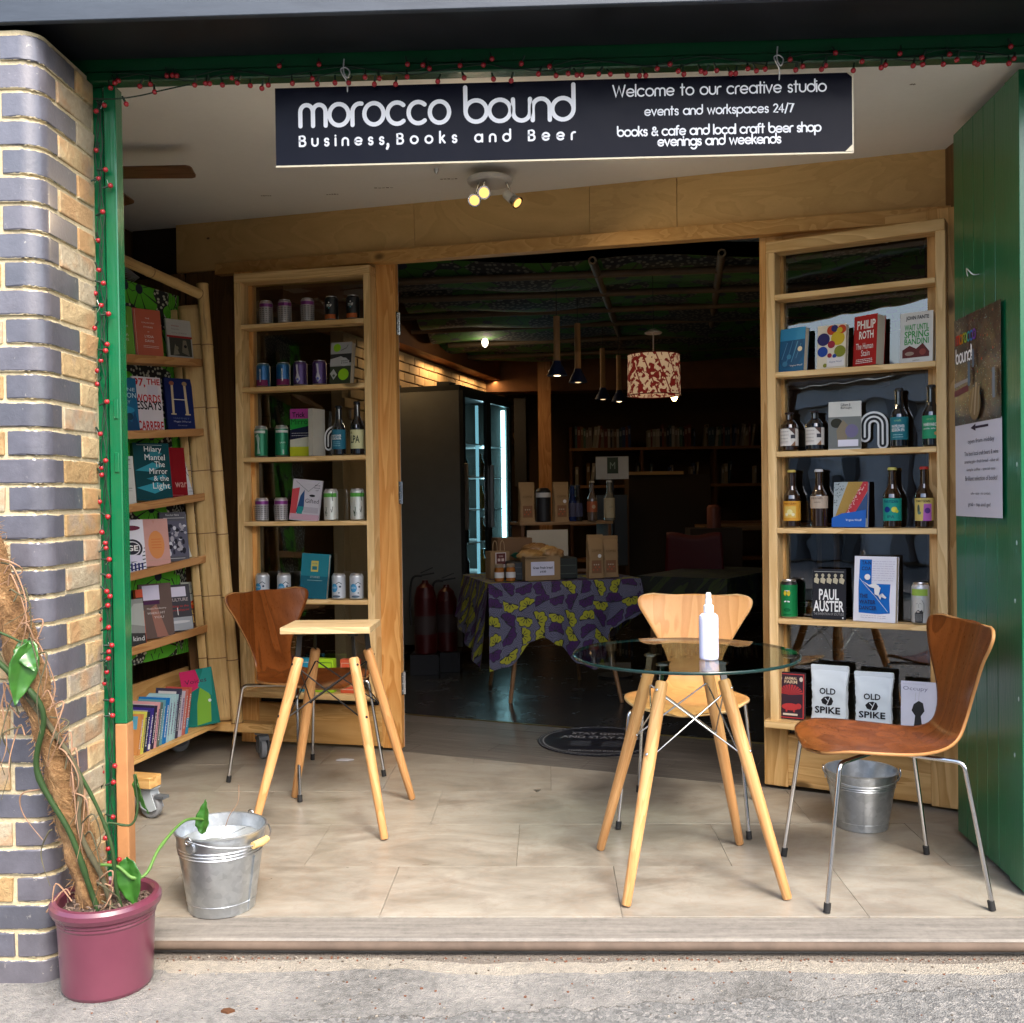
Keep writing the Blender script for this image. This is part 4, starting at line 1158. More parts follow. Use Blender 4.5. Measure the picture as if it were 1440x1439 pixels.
book(U(UL, .386, 1.137, -.05), rl_ + .1, .15, .205, .012, (.48, .46, .50), [('p', [(0, .02), (0, .75), (.25, .8), (.2, .02)], (.45, .06, .07)), ('p', [(.2, .2), (.3, .6), (.42, .75), (.46, .3), (.38, .12)], (.02, .06, .16)), ('p', [(.22, .12), (.26, .34), (.44, .34), (.40, .1)], (.02, .22, .22)), ('l', [(.1, .95), (.55, .715), (.9, .95)], .012, (.06, .1, .08)), ('e', .7, .62, .1, .03, K_), ('t', 'Gifted', .48, .44, .94, .54, (.05, .04, .05)), ('r', .45, .2, .95, .34, (.36, .34, .38)), ('p', [(0, .02), (0, .16), (1, .16), (1, .02)], (.46, .30, .36)), ('t', 'the', .75, .86, .94, .9, K_), ('t', 'book', .75, .8, .95, .84, K_), ('t', 'of', .8, .74, .9, .78, K_)],
    'thin pale magazine lettered Gifted, leaning to the right on the fourth shelf', tilt=-.1, roll=.10)
for i, s_ in enumerate((.529, .667)):
    can(U(UL, s_, 1.137, -.046), rl_ + (0, .35)[i], .035, .157, (.55, .57, .52), (.5, .52, .5), [('r', -.3, .74, 1.3, .86, (.08, .30, .05)), ('l', [(.40, .25), (.30, .14), (.16, .32), (.28, .22), (.36, .42)], .04, (.02, .05, .02)), ('d', .24, .42, .03, (.12, .35, .08)), ('l', [(.92, .9), (.84, .78), (.9, .62)], .05, K_), ('l', [(.72, .36), (.80, .26), (.9, .44)], .04, K_)], ('tall white can with green rim and black squiggles, left of the pair', 'tall white can with green rim and black squiggles at the right end of its shelf')[i], (), 'tall white cans')
for i, s_ in enumerate((.156, .272, .564, .657)):
    can(U(UL, s_, .752, -.048), rl_ + (0, .3, 0, .2)[i], .034, .125, (.50, .54, .58), (.5, .52, .54), [('e', .35, .45, .26, .17, (.05, .25, .45)), ('t', 'BREW', .16, .42, .54, .5, (.5, .6, .65)), ('l', [(.5, .6), (.7, .68), (.9, .6)], .05, (.05, .08, .1)), ('d', .78, .5, .08, (.06, .08, .12)), ('e', .5, .12, .3, .05, (.08, .12, .16)), ('d', .7, .26, .06, (.1, .16, .2))],
        ('pale blue and silver can left of the brown chair back, farthest left', 'pale blue and silver can just showing above the chair back', 'pale blue and silver can right of the teal book', 'pale blue and silver can at the right end of its shelf')[i], (), 'pale blue cans', 2.0)
book(U(UL, .43, .752, -.05), rl_ + .1, .14, .222, .025, (.01, .09, .13), [('p', [(0, .5), (0, 1), (1, 1), (1, .5)], (.015, .15, .19)), ('r', .36, .60, .62, .84, (.40, .36, .08)), ('r', .40, .64, .58, .72, (.02, .12, .15)), ('t', 'HOME', .40, .76, .58, .8, (.02, .12, .15)), ('t', 'STORIES', .35, .46, .7, .5, (.3, .38, .35)), ('r', .25, .40, .8, .41, (.2, .32, .32))], 'teal hardback with a small gold square, standing behind the brown chair back', tilt=-.1, roll=.06)
def packet(u, s_, z, w, h, col, label, pc):
    o = empty('card_packet', U(u, s_, z, -.05), R(u[1]), label, 'box')
    MB().box(-w / 2, -.02, 0, w / 2, .02, h).build('carton', flat(col, .5), o, bevel=.002)
    Print(w, h, .02).run([('r', .08, .1, .92, .12, pc), ('r', .08, .88, .92, .9, pc), ('r', .08, .1, .1, .9, pc), ('r', .90, .1, .92, .9, pc), ('d', .5, .6, .05, pc), ('t', 'TEABAGS', .25, .2, .75, .34, pc)]).build('carton_print', o)
packet(UL, .372, .292, .09, .165, (.02, .25, .38), 'blue carton on the bottom shelf, seen between the table legs', (.5, .6, .6))
packet(UL, .485, .292, .105, .165, (.35, .60, .02), 'lime green carton under the small pine table top', (.05, .15, .02))
packet(UL, .62, .292, .095, .165, (.60, .10, .04), 'orange red carton seen beside the small table leg', (.6, .4, .3))

# ================================================================ chairs
def sm(a, b, t):
    t = max(0, min(1, (t - a) / (b - a))); return t * t * (3 - 2 * t)
def catmull(P, t):
    n = len(P) - 1
    x = t * n; i = min(int(x), n - 1); f = x - i
    p0, p1, p2, p3 = P[max(i - 1, 0)], P[i], P[i + 1], P[min(i + 2, n)]
    return [0.5 * ((2 * b) + (c - a) * f + (2 * a - 5 * b + 4 * c - d_) * f * f + (3 * b - a - 3 * c + d_) * f ** 3) for a, b, c, d_ in zip(p0, p1, p2, p3)]
# (forward, height, half width) along the shell; forward is -y
PROF = [(0.236, 0.426, 0.075), (0.231, 0.431, 0.135), (0.212, 0.442, 0.185), (0.16, 0.455, 0.222), (0.07, 0.452, 0.235), (-0.02, 0.446, 0.222), (-0.1, 0.444, 0.185), (-0.165, 0.45, 0.138), (-0.212, 0.478, 0.108), (-0.236, 0.533, 0.104), (-0.252, 0.599, 0.125), (-0.268, 0.665, 0.162), (-0.284, 0.7255, 0.198), (-0.296, 0.7695, 0.226), (-0.304, 0.7992, 0.235), (-0.308, 0.8168, 0.228), (-0.311, 0.8278, 0.208), (-0.312, 0.8333, 0.172)]
def shell(u, v):
    f, z, hw = catmull(PROF, v)
    x = (u * 2 - 1)
    back = sm(.50, .72, v); seat = 1 - sm(.35, .55, v)
    top = sm(.86, 1.0, v)
    zz = z + seat * (.014 * x * x * (1 - v) - .0) - seat * .012 * (1 - x * x) * sm(.05, .25, v) - top * .012 * (1 - abs(x) ** 2) * .9
    ff = f + back * .045 * x * x * (hw / .23)
    return (x * hw, -ff, zz)
def chair(loc, face, mat, edge, label):
    """face: heading angle the sitter looks to; local -y is forward"""
    o = empty('bentwood_chair', loc, face, label, 'chair', None)
    mb = MB(); mb.grid(shell, 28, 56, thick=-.0095)
    nq = 28 * 56 * 2
    n_side = len(mb.f) - nq
    for i in range(nq, len(mb.f)): mb.m[i] = 1; mb.sm[i] = True
    mb.build('seat_shell', [mat, edge], o)
    for sx in (-1, 1):
        for sy in (-1, 1):
            # chrome leg: flat under the seat, then a bend, then splayed to the floor
            top = .432 if sy < 0 else .430
            y0 = -.02 if sy < 0 else -.01
            pts = [(sx * .05, y0, top)]
            kx, ky = sx * .185, sy * (.175 if sy < 0 else .165)
            for t in (.5, .85): pts.append((sx * .05 + (kx - sx * .05) * t, y0 + (ky - y0) * t, top))
            fx, fy = sx * .238, sy * .245
            for t in (0, .25, .5, .75, 1):
                a = t * PI / 2
                pts.append((kx + sx * .018 * math.sin(a), ky + sy * .018 * math.sin(a), top - .022 * (1 - math.cos(a))))
            pts.append((fx, fy, .012))
            mb = MB(); mb.tube(pts, .0072, 10)
            leg = mb.build('leg', M['chrome'], o)
            d_ = Vector(pts[-1]) - Vector(pts[-2]); d_.normalize(); e = Vector((fx, fy, .0)); 
            mb = MB(); mb.tube([e - d_ * .03, e - d_ * .002], [.0105, .0105], 10); mb.build('foot_cap', M['rubber'], leg)
    mb = MB(); mb.lathe([(.06, .421), (.072, .424), (.072, .434), (.04, .437), (0, .437)], 20, c=(0, -.015, 0)); mb.build('seat_boss', M['blackmetal'], o)
    return o
chair((1.045, 3.262, 0), R(-88), M['walnut'], M['walnutedge'], 'dark walnut bentwood chair at the far right, facing left')
chair((.537, 3.955, 0), R(-14), M['maple'], flat((.62, .42, .2), .5), 'pale maple bentwood chair behind the round glass table')
chair((-1.083, 4.462, 0), R(53), M['walnut'], M['walnutedge'], 'brown walnut bentwood chair behind the small square table')

# ================================================================ tables on dowel legs
def dowel_base(o, cx, cy, rot, foot, topo, ztop, zplate, rodmat, brackmat):
    """four splayed beech dowels braced by crossing rods, with steel brackets reaching up to the top"""
    F = []; T = []
    for k in range(4):
        a = rot + PI / 4 + k * PI / 2
        F.append(Vector((cx + foot * math.cos(a), cy + foot * math.sin(a), 0.004)))
        T.append(Vector((cx + topo * math.cos(a), cy + topo * math.sin(a), ztop)))
    for k in range(4):
        f, t = F[k], T[k]
        d_ = t - f
        pts = [f + d_ * q for q in (0, .02, .3, .62, .9, .985, 1)]
        M_, L = frame_from(Vector((0, 0, 0)), d_)
        mb = MB(); mb.tube([(0, 0, L * q) for q in (0, .006, .3, .62, .9, .992, 1)], [.012, .0145, .0175, .0205, .0205, .0195, .016], 18)
        lg = mb.build('leg', M['beech'], o)
        lg.matrix_local = Matrix.Translation(f) @ M_
        # bolt heads
        for q in (.66, .955):
            mb = MB(); mb.lathe([(.005, 0), (.005, .003), (.003, .0045), (0, .0045)], 8)
            b = mb.build('bolt', rodmat, lg)
            out = Vector((f.x - cx, f.y - cy, 0)).normalized()
            loc = Vector((0, 0, L * q))
            ax = (Matrix(M_).to_3x3().inverted() @ out); ax.z = 0; ax.normalize()
            b.matrix_local = Matrix.Translation(loc + ax * .0195) @ ax.to_track_quat('Z', 'Y').to_matrix().to_4x4()
        # bracket plate from the head of the leg to the underside of the top
        i = (Vector((cx, cy, 0)) - Vector((t.x, t.y, 0))).normalized()
        p0 = f + d_ * .93 + i * .004; p1 = Vector((t.x, t.y, zplate - .004)) + i * .005
        mb = MB(); mb.bar(p0, p1, .022, .003, up=i.cross(Vector((0, 0, 1))))
        mb.bar(p1 + i * -.012, p1 + i * .03, .022, .003)
        mb.lathe([(.021, -.006), (.022, -.004), (.022, .0015)], 18, c=(p1.x, p1.y, zplate - .006))
        mb.build('bracket', brackmat, o)
    for k in range(4):
        a, b = k, (k + 1) % 4
        for (hi, lo) in ((a, b), (b, a)):
            pa = F[hi] + (T[hi] - F[hi]) * .93; pb = F[lo] + (T[lo] - F[lo]) * .655
            c_ = Vector((cx, cy, 0)); 
            ia = (c_ - Vector((pa.x, pa.y, 0))).normalized() * .016; ib = (c_ - Vector((pb.x, pb.y, 0))).normalized() * .02
            off = Vector((0, 0, 0)) if hi == a else (c_ - (pa + pb) / 2).normalized() * .006 * 1
            off.z = 0
            mb = MB(); mb.tube([pa + ia + off, pb + ib + off, pb + ib * .1 + off * .5], .0028, 8); mb.sphere(tuple(pb + ib + off), .0052, 8, 6)
            mb.build('brace_rod', rodmat, o)
rt = empty('round_table', (.443, 3.332, 0), 0, 'round glass table on four splayed beech legs with chrome cross braces', 'table')
dowel_base(rt, 0, 0, R(6), .352, .140, .652, .714, M['chrome'], M['chrome'])
def m_tableglass():
    n = NT('green_edged_table_glass')
    n.t.nodes.remove(n.b)
    tr = n.n('BsdfTransparent'); tr.inputs[0].default_value = (.62, .68, .66, 1)
    gl = n.n('BsdfGlossy'); gl.inputs['Roughness'].default_value = .015
    f = n.n('Fresnel'); f.inputs[0].default_value = 1.5
    mx = n.n('MixShader'); n.t.links.new(n.m('MULTIPLY', f.outputs[0], n.m('SUBTRACT', 1, n.n('NewGeometry').outputs['Backfacing'])), mx.inputs[0]); n.t.links.new(tr.outputs[0], mx.inputs[1]); n.t.links.new(gl.outputs[0], mx.inputs[2])
    n.t.links.new(mx.outputs[0], n.out.inputs[0]); return n.mat
tg = m_tableglass()
edge_g = flat((.01, .03, .028), .08, 0, .1, 'edge')
RT = .367
mb = MB(); n_ = 96
mb.lathe([(RT - .004, .7142), (RT - .0012, .7150), (RT, .7172), (RT, .7212), (RT - .0012, .7234), (RT - .004, .7242)], n_, mi=1)
mb.f = mb.f[:-2]; mb.m = mb.m[:-2]; mb.sm = mb.sm[:-2]
for z, rv in ((.7142, True), (.7242, False)):
    vs = [((RT - .004) * math.cos(2 * PI * k / n_), (RT - .004) * math.sin(2 * PI * k / n_), z) for k in range(n_)]
    mb.add(vs, [tuple(range(n_))[::-1] if rv else tuple(range(n_))], 0)
mb.build('glass_top', [tg, edge_g], rt)
st = empty('square_table', (-.838, 3.925, 0), 0, 'small square pine-topped table on four splayed beech legs with black cross braces', 'table')
dowel_base(st, 0, 0, R(-4), .352, .150, .642, .737, M['blackmetal'], M['blackmetal'])
topw = wood('blond_table_top', (.50, .35, .17), (.64, .49, .28), 'x', knots=False)
MB().box(-.172, -.150, .737, .168, .090, .762).build('table_top', topw, st, bevel=.002)
# spray bottle
sb = empty('spray_bottle', (.500, 3.20, .7245), R(20), 'white plastic spray bottle standing on the round glass table', 'bottle')
plas = flat((.66, .68, .84), .35, 0, .04, 'plas', Subsurface_Weight=.15)
plw = flat((.80, .81, .82), .4, 0, .03)
mb = MB(); mb.lathe([(.027, 0), (.0295, .004), (.030, .01), (.030, .128), (.0285, .137), (.022, .1435), (.0135, .146), (.0135, .150)], 28); mb.build('bottle_body', plas, sb)
mb = MB(); mb.lathe([(.0150, .149), (.0158, .151), (.0158, .168), (.0125, .171), (.0105, .173), (.0105, .186), (.0085, .192), (.0085, .204), (.0065, .209), (0, .210)], 20); mb.build('spray_head', plw, sb)
mb = MB(); mb.tube([(0, -.008, .199), (0, -.0135, .199)], [.003, .002], 8); mb.build('nozzle', plw, sb)

# ================================================================ buckets
def bucket(loc, rz, r0, r1, h, label, water=True, grip=None, folded=True):
    o = empty('zinc_bucket', loc, rz, label, 'bucket')
    def rr(z): return r0 + (r1 - r0) * z / h
    prof = [(0, .006), (r0 - .003, .006), (r0 - .001, 0), (r0 + .001, .001)]
    for z in [h * .07, h * .13, h * .135, h * .14, h * .20, h * .45, h * .70]: prof.append((rr(z) + (.0018 if abs(z - h * .135) < 1e-6 else 0), z))
    for zc in (.73, .77, .81):
        prof += [(rr(h * (zc - .012)), h * (zc - .012)), (rr(h * zc) + .0026, h * zc), (rr(h * (zc + .012)), h * (zc + .012))]
    prof += [(rr(h * .97), h * .975), (r1 + .004, h * .985), (r1 + .005, h), (r1 + .001, h * 1.008), (r1 - .003, h), (rr(h * .5) - .003, h * .5), (r0 - .003, .012), (0, .012)]
    MB().lathe(prof, 48).build('bucket_body', M['zinc'], o)
    mb = MB(); mb.box(-.003, -rr(h * .45) - .0026, .004, .003, -rr(h * .45) + .004, h * .70); 
    # side seam follows the taper
    mb = MB(); mb.bar((0, -r0 - .0012, .006), (0, -rr(h * .7) - .0012, h * .70), .007, .003, up=Vector((1, 0, 0))); mb.build('seam', M['zinc'], o)
    for s_ in (-1, 1):
        mb = MB(); mb.lathe([(.018, 0), (.020, .002), (.014, .006), (0, .006)], 14)
        e = mb.build('ear', M['zinc'], o)
        e.matrix_local = Matrix.Translation((s_ * (rr(h * .90) + .001), 0, h * .90)) @ Matrix.Rotation(s_ * PI / 2, 4, 'Y')
        mb = MB(); mb.tube([(s_ * (r1 + .008) + .010 * math.cos(a) * 0, .011 * math.cos(a), h * .985 + .011 * math.sin(a)) for a in [k * PI / 5 for k in range(10)]], .0025, 6, closed=True); mb.build('ring', M['chrome'], o)
    # wire handle lying down on the rim
    pts = []
    for k in range(15):
        a = PI * k / 14
        pts.append(((r1 + .010) * math.cos(a), -(r1 + .016) * math.sin(a) , h * (.99) - .03 * math.sin(a)))
    mb = MB(); mb.tube(pts, .0024, 8); hd = mb.build('handle', M['zinc'], o)
    if grip:
        mb = MB(); mb.tube([pts[6], pts[7], pts[8]], [.011, .0125, .011], 12); mb.build('grip', flat((.66, .45, .18), .5, 0, .2), hd)
    if water:
        def wf(u, v):
            r = rr(h * water) - .0035
            return (r * v * math.cos(2 * PI * u), r * v * math.sin(2 * PI * u), h * water + .0006 * math.sin(40 * v + 9 * u))
        n = NT('water')
        n.bump(n.noise(n.coord(), 30, 2), .1, .003)
        wm = n.done((.30, .34, .35), .03, 0, Specular_IOR_Level=.9, Coat_Weight=1.0, Coat_Roughness=.02)
        mb = MB(); mb.grid(wf, 32, 6); mb.build('water', wm, o)
    return o
bucket((-1.012, 3.065, 0), R(68), .098, .135, .247, 'galvanised bucket full of water by the potted plant, with a wooden handle grip', .84, True)
bucket((1.155, 3.815, 0), R(-12), .092, .128, .212, 'galvanised bucket standing on the floor behind the walnut chair legs', None, None)

# ================================================================ potted climbing plant
pt = empty('potted_plant', (-1.197, 2.675, -.05), 0, 'climbing plant on a leaning coir pole in a maroon glazed pot beside the brick pier', 'plant')
n = NT('maroon_glazed_clay')
a = n.noise(n.coord(), 6, 5, .6)
chips = n.ramp(n.noise(n.coord('Object', (1, 1, .6)), 26, 7, .85), [(.72, (0,) * 3), (.735, (1,) * 3)])
c = n.mix(chips, n.ramp(a, [(.3, (.105, .024, .042)), (.7, (.14, .034, .056))]), (.5, .38, .36))
n.bump(a, .1, .003)
potm = n.done(c, n.m('ADD', n.m('MULTIPLY', a, .15), .22), 0, Coat_Weight=.5, Coat_Roughness=.15)
mb = MB(); mb.lathe([(.10, 0), (.112, .001), (.116, .01), (.1205, .10), (.1235, .180), (.1265, .186), (.1255, .191), (.129, .196), (.1285, .201), (.137, .209), (.1415, .220), (.141, .232), (.134, .2405), (.124, .242), (.118, .235), (.116, .20), (0, .19)], 64)
mb.build('plant_pot', potm, pt)
n = NT('dry_soil'); a = n.noise(n.coord(), 60, 7, .8)
n.bump(a, 1, .01)
soilm = n.done(n.ramp(a, [(.35, (.045, .026, .018)), (.6, (.14, .09, .065)), (.72, (.26, .2, .16))]), .95)
rs = random.Random(3)
hs = {}
def soil(u, v):
    k = (round(u % 1, 3), round(v, 3))
    if k not in hs: hs[k] = rs.uniform(-.008, .012)
    r = .1165 * v
    return (r * math.cos(2 * PI * u), r * math.sin(2 * PI * u), .205 + .018 * (1 - v) + hs[k] * (1 if v > 0 else 0))
mb = MB(); mb.grid(soil, 40, 14); so_ = mb.build('soil', soilm, pt)
mb = MB()
for i in range(220):
    a = rs.uniform(0, 2 * PI); r = .108 * math.sqrt(rs.random()); z = .214 + rs.uniform(-.003, .014)
    p = Vector((r * math.cos(a), r * math.sin(a), z)); L = rs.uniform(.006, .024); dd = Vector((rs.uniform(-1, 1), rs.uniform(-1, 1), rs.uniform(-.25, .4))).normalized()
    mb.tube([p, p + dd * L * .5 + Vector((0, 0, .003)), p + dd * L], [rs.uniform(.0012, .004), rs.uniform(.0012, .0035), .0008], 5)
o_ = mb.build('soil_chips', flat((.17, .12, .09), .9, 0, .5), pt); o_['kind'] = 'stuff'
# coir pole
def m_coir():
    n = NT('coir_fibre')
    v = n.coord(); a = n.noise(v, 90, 6, .8, 1); b = n.noise(n.coord('Object', (1, 1, .5)), 14, 4)
    n.bump(a, 1, .012)
    return n.done(n.ramp(n.m('ADD', n.m('MULTIPLY', a, .6), n.m('MULTIPLY', b, .4)), [(.34, (.10, .042, .014)), (.5, (.32, .17, .065)), (.64, (.52, .32, .145))]), .95)
coir = m_coir()
Pb = Vector((-.018, -.0, .17)); Pt = Vector((-.262, -.105, 1.24))
mid = (Pb + Pt) / 2 + Vector((.022, 0, 0))
def polept(t):
    p = Pb * (1 - t) ** 2 + mid * 2 * t * (1 - t) + Pt * t * t
    return p
def polef(u, v):
    p = polept(v)
    a = 2 * PI * u
    r = .037 + .004 * math.sin(v * 60 + 3 * math.sin(a)) + .003 * math.sin(5 * a + v * 40) + .005 * math.sin(v * 11)
    return (p.x + r * math.cos(a), p.y + r * math.sin(a), p.z)
mb = MB(); mb.grid(polef, 22, 90); pole = mb.build('coir_pole', coir, pt)
mb = MB()
for i in range(1900):
    t = rs.random(); a = rs.uniform(0, 2 * PI); p = polept(t) + Vector((math.cos(a) * .036, math.sin(a) * .036, 0))
    tang = Vector((-math.sin(a), math.cos(a), rs.uniform(-.9, .9))).normalized(); outw = Vector((math.cos(a), math.sin(a), 0))
    L = rs.uniform(.012, .045)
    q = [p, p + tang * L * .4 + outw * rs.uniform(.002, .009), p + tang * L * .8 + outw * rs.uniform(.001, .014)]
    mb.tube(q, [.0009, .0008, .0004], 3, cap=False)
o_ = mb.build('coir_hair', flat((.42, .25, .11), .9, 0, .5), pole); o_['kind'] = 'stuff'
stemm = flat((.030, .068, .018), .6, 0, .5)
oldm = flat((.10, .09, .05), .8, 0, .4)
tanm = flat((.34, .20, .12), .8, 0, .4)
def smooth(pts, k=6):
    P = [tuple(p) for p in pts]; n = (len(P) - 1) * k
    return [Vector(catmull(P, i / n)) for i in range(n + 1)]
def fr(t, dx, dy): q = polept(t); return (q.x + dx, q.y + dy, q.z)
def knotty(pts, r, mat, name='stem', nodes=5):
    s_ = smooth(pts, 8); n = len(s_)
    rad = [r * (1 + .28 * max(0, math.cos(i / n * 2 * PI * nodes)) ** 8) for i in range(n)]
    return MB().tube(s_, rad, 10).build(name, mat, pt)
knotty([fr(0, .03, -.045), fr(.10, .022, -.048), fr(.24, .012, -.052), fr(.40, -.03, -.05), fr(.55, .035, -.055), fr(.66, -.03, -.06), fr(.74, -.10, -.07), fr(.86, -.18, -.06)], .0072, stemm)
knotty([fr(0, .055, -.03), fr(.12, .055, -.035), fr(.25, .035, -.045), fr(.38, .065, -.03), fr(.50, .03, -.03), fr(.62, -.02, -.045), fr(.72, -.05, -.05), fr(.9, -.09, -.05)], .0068, oldm, 'old_stem')
knotty([fr(.02, .078, -.02), fr(.10, .083, -.03), fr(.2, .10, -.03), fr(.30, .085, -.02), fr(.42, .06, -.03)], .0048, stemm)
knotty([fr(.22, .10, -.03), (.02, -.03, .44), (.075, -.01, .43), (.09, .0, .48), (.078, .01, .56)], .0032, stemm, 'tendril')
for i in range(44):      # aerial roots and dry tendrils
    t = rs.uniform(.05, .95); sd = rs.choice((-1, 1, 1)); p = Vector(fr(t, .04 * sd, -.04))
    L = rs.uniform(.07, .2)
    q = [p, p + Vector((sd * rs.uniform(.01, .05), rs.uniform(-.03, .02), rs.uniform(-.02, .05))), p + Vector((sd * rs.uniform(.02, .06), rs.uniform(-.03, .02), -L * .5)), p + Vector((sd * rs.uniform(-.01, .05), rs.uniform(-.03, .02), -L))]
    for k in q:
        rad_ = math.hypot(k.x, k.y)
        if k.z < .22: k.z = .22
        if k.x < -.13 and k.y > -.05: k.y = -.06
    MB().tube(smooth(q, 5), [.0022] * 8 + [.0016] * 4 + [.0009] * 4, 6).build('aerial_root', rs.choice((tanm, oldm, tanm)), pt)
def m_leaf():
    n = NT('glossy_leaf')
    a = n.noise(n.coord(), 12, 4)
    return n.done(n.ramp(a, [(.35, (.018, .085, .010)), (.65, (.045, .155, .022))]), .35, 0, Coat_Weight=.3, Subsurface_Weight=.0, Transmission_Weight=.0)
leafm = m_leaf()
def leaf(pos, up, nrm, L, W, fold=.25, droop=.3):
    up = Vector(up).normalized(); nrm = Vector(nrm); nrm = (nrm - up * nrm.dot(up)).normalized(); sd = up.cross(nrm)
    prof = [(0, .0), (.04, .55), (.14, .86), (.3, 1), (.5, .88), (.7, .58), (.85, .28), (.95, .1), (1, .005)]
    def f(u, v):
        i = v * (len(prof) - 1); j = min(int(i), len(prof) - 2); q = i - j
        s_ = prof[j][0] * (1 - q) + prof[j + 1][0] * q; wv = prof[j][1] * (1 - q) + prof[j + 1][1] * q
        x = (u * 2 - 1) * wv * W / 2
        lobe = (-.10 * L * (abs(u * 2 - 1)) ** 1.5) * max(0, 1 - v * 5)
        p = Vector(pos) + up * (s_ * L + lobe) + sd * x + nrm * (abs(x) * fold - droop * L * s_ * s_ + .002 * math.sin(v * 30) * abs(u * 2 - 1))
        return tuple(p)
    return MB().grid(f, 10, 24, thick=.0006).build('leaf', leafm, pt)
leaf((-.135, -.13, .925), (-.25, -.05, -1), (.75, -.65, .2), .150, .075, .35, -.12)
leaf((-.15, -.12, .935), (.45, -.3, -.75), (.0, -.8, .6), .085, .06, .25, .1)
leaf((.068, -.02, .335), (.15, -.1, -1), (-.1, -1, .1), .125, .075, .3, .1)
leaf((.085, .012, .55), (.2, .0, -1), (-.6, -.7, .1), .105, .035, .6, .1)
knotty([(-.262, -.15, .99), (-.19, -.14, .96), (-.135, -.13, .93)], .003, stemm, 'leaf_stalk', 2)
# the long shoot that dips into the bucket
knotty([(-.01, -.03, .33), (.045, -.03, .325), (.085, -.03, .295), (.115, -.01, .30), (.125, .06, .345), (.145, .19, .375), (.167, .30, .345)], .0042, flat((.09, .19, .04), .5, 0, .2), 'long_shoot', 3)
leaf((.165, .285, .315), (.12, .1, 1), (-.3, -1, .1), .095, .048, .4, -.05)
MB().tube(smooth([(.195, .38, .27), (.215, .38, .33), (.24, .39, .37), (.24, .40, .42)], 5), [.0012] * 8 + [.0009] * 8, 5).build('dry_twig', tanm, pt)

# ================================================================ bamboo bookcase against the left wall
# near and far ends of each display shelf (front edge), measured in metres
SH = [(1.872, 1.922), (1.540, 1.586), (1.222, 1.274), (.925, .972), (.600, .632)]
BN, BF = Vector((-1.81, 4.35, 0)), Vector((-1.66, 4.90, 0))
bd = (BF - BN); bang = math.atan2(bd.y, bd.x)
bn = Vector((bd.y, -bd.x, 0)).normalized()       # towards the viewer side
bc = empty('bamboo_bookcase', (-1.66, 4.90, 0), 0, 'tall leaning bookcase of split bamboo and pine shelves on castors at the left', 'bookcase')
def bl(p): return Vector(p) - Vector((-1.66, 4.90, 0))
shw = wood('orange_shelf_edge', (.36, .17, .06), (.50, .27, .11), 'x', knots=False)
u3 = Vector((BF.x - BN.x, BF.y - BN.y, 0))
for k, (zn, zf) in enumerate(SH):
    lean = -.03 * (k == 0) 
    a = BN - u3 * .9; a.z = zn - (zf - zn) * .9; b = BF + u3 * .06 + Vector((lean, 0, 0)); b.z = zf
    M_, L = frame_from(bl(a), bl(b), bn)
    # x of the frame is up-ish, y sideways
    Mx = Matrix.Translation(bl(a)) @ Matrix.Rotation(bang, 4, 'Z') @ Matrix.Rotation(-math.atan2(b.z - a.z, (b - a).to_2d().length), 4, 'Y')
    mb = MB(); mb.box(0, -.004, -.024, L, .115, -.002); s_ = mb.build('shelf', shw, bc, bevel=.002); s_.matrix_local = Mx
    mb = MB(); mb.box(0, -.006, -.024, L, .008, .012); s_ = mb.build('shelf_lip', shw, bc, bevel=.002); s_.matrix_local = Mx
# printed cloth behind the shelves
def cloth(u, v):
    z = .50 + v * 1.75
    p = BN - u3 * .9 + u3 * 1.92 * u - bn * (.125 + .02 * v)
    return tuple(bl((p.x, p.y, z)))
mb = MB(); mb.grid(cloth, 12, 14)
cl = mb.build('cloth_back', M['leafprint'], bc)
def uvmap(o, fn):
    me = o.data; uv = me.uv_layers.new(name='UVMap')
    for lp in me.loops: uv.data[lp.index].uv = fn(me.vertices[lp.vertex_index].co)
uvmap(cl, lambda c: (math.hypot(c.x, c.y) * (1 if c.y < 0 else -1), c.z))
# bottom tray
a = Vector((-1.86, 3.85, .13)); b = Vector((-1.575, 5.03, .17))
ta = math.atan2(b.y - a.y, b.x - a.x); TL = (b - a).length
for j, (o0, o1) in enumerate(((0, .085), (.087, .172), (.174, .26))):
    mb = MB(); mb.box(0, o0, -.018, TL, o1, .0); s_ = mb.build('bottom_board', M['pineH'], bc, bevel=.0015); s_.matrix_local = Matrix.Translation(bl(a)) @ Matrix.Rotation(ta, 4, 'Z') @ Matrix.Rotation(-math.asin((b.z - a.z) / TL), 4, 'Y')
mb = MB(); mb.box(0, .245, 0, TL - .02, .26, .24); s_ = mb.build('back_board', M['redH'], bc); s_.matrix_local = Matrix.Translation(bl(a)) @ Matrix.Rotation(ta, 4, 'Z') @ Matrix.Rotation(-math.asin((b.z - a.z) / TL), 4, 'Y')
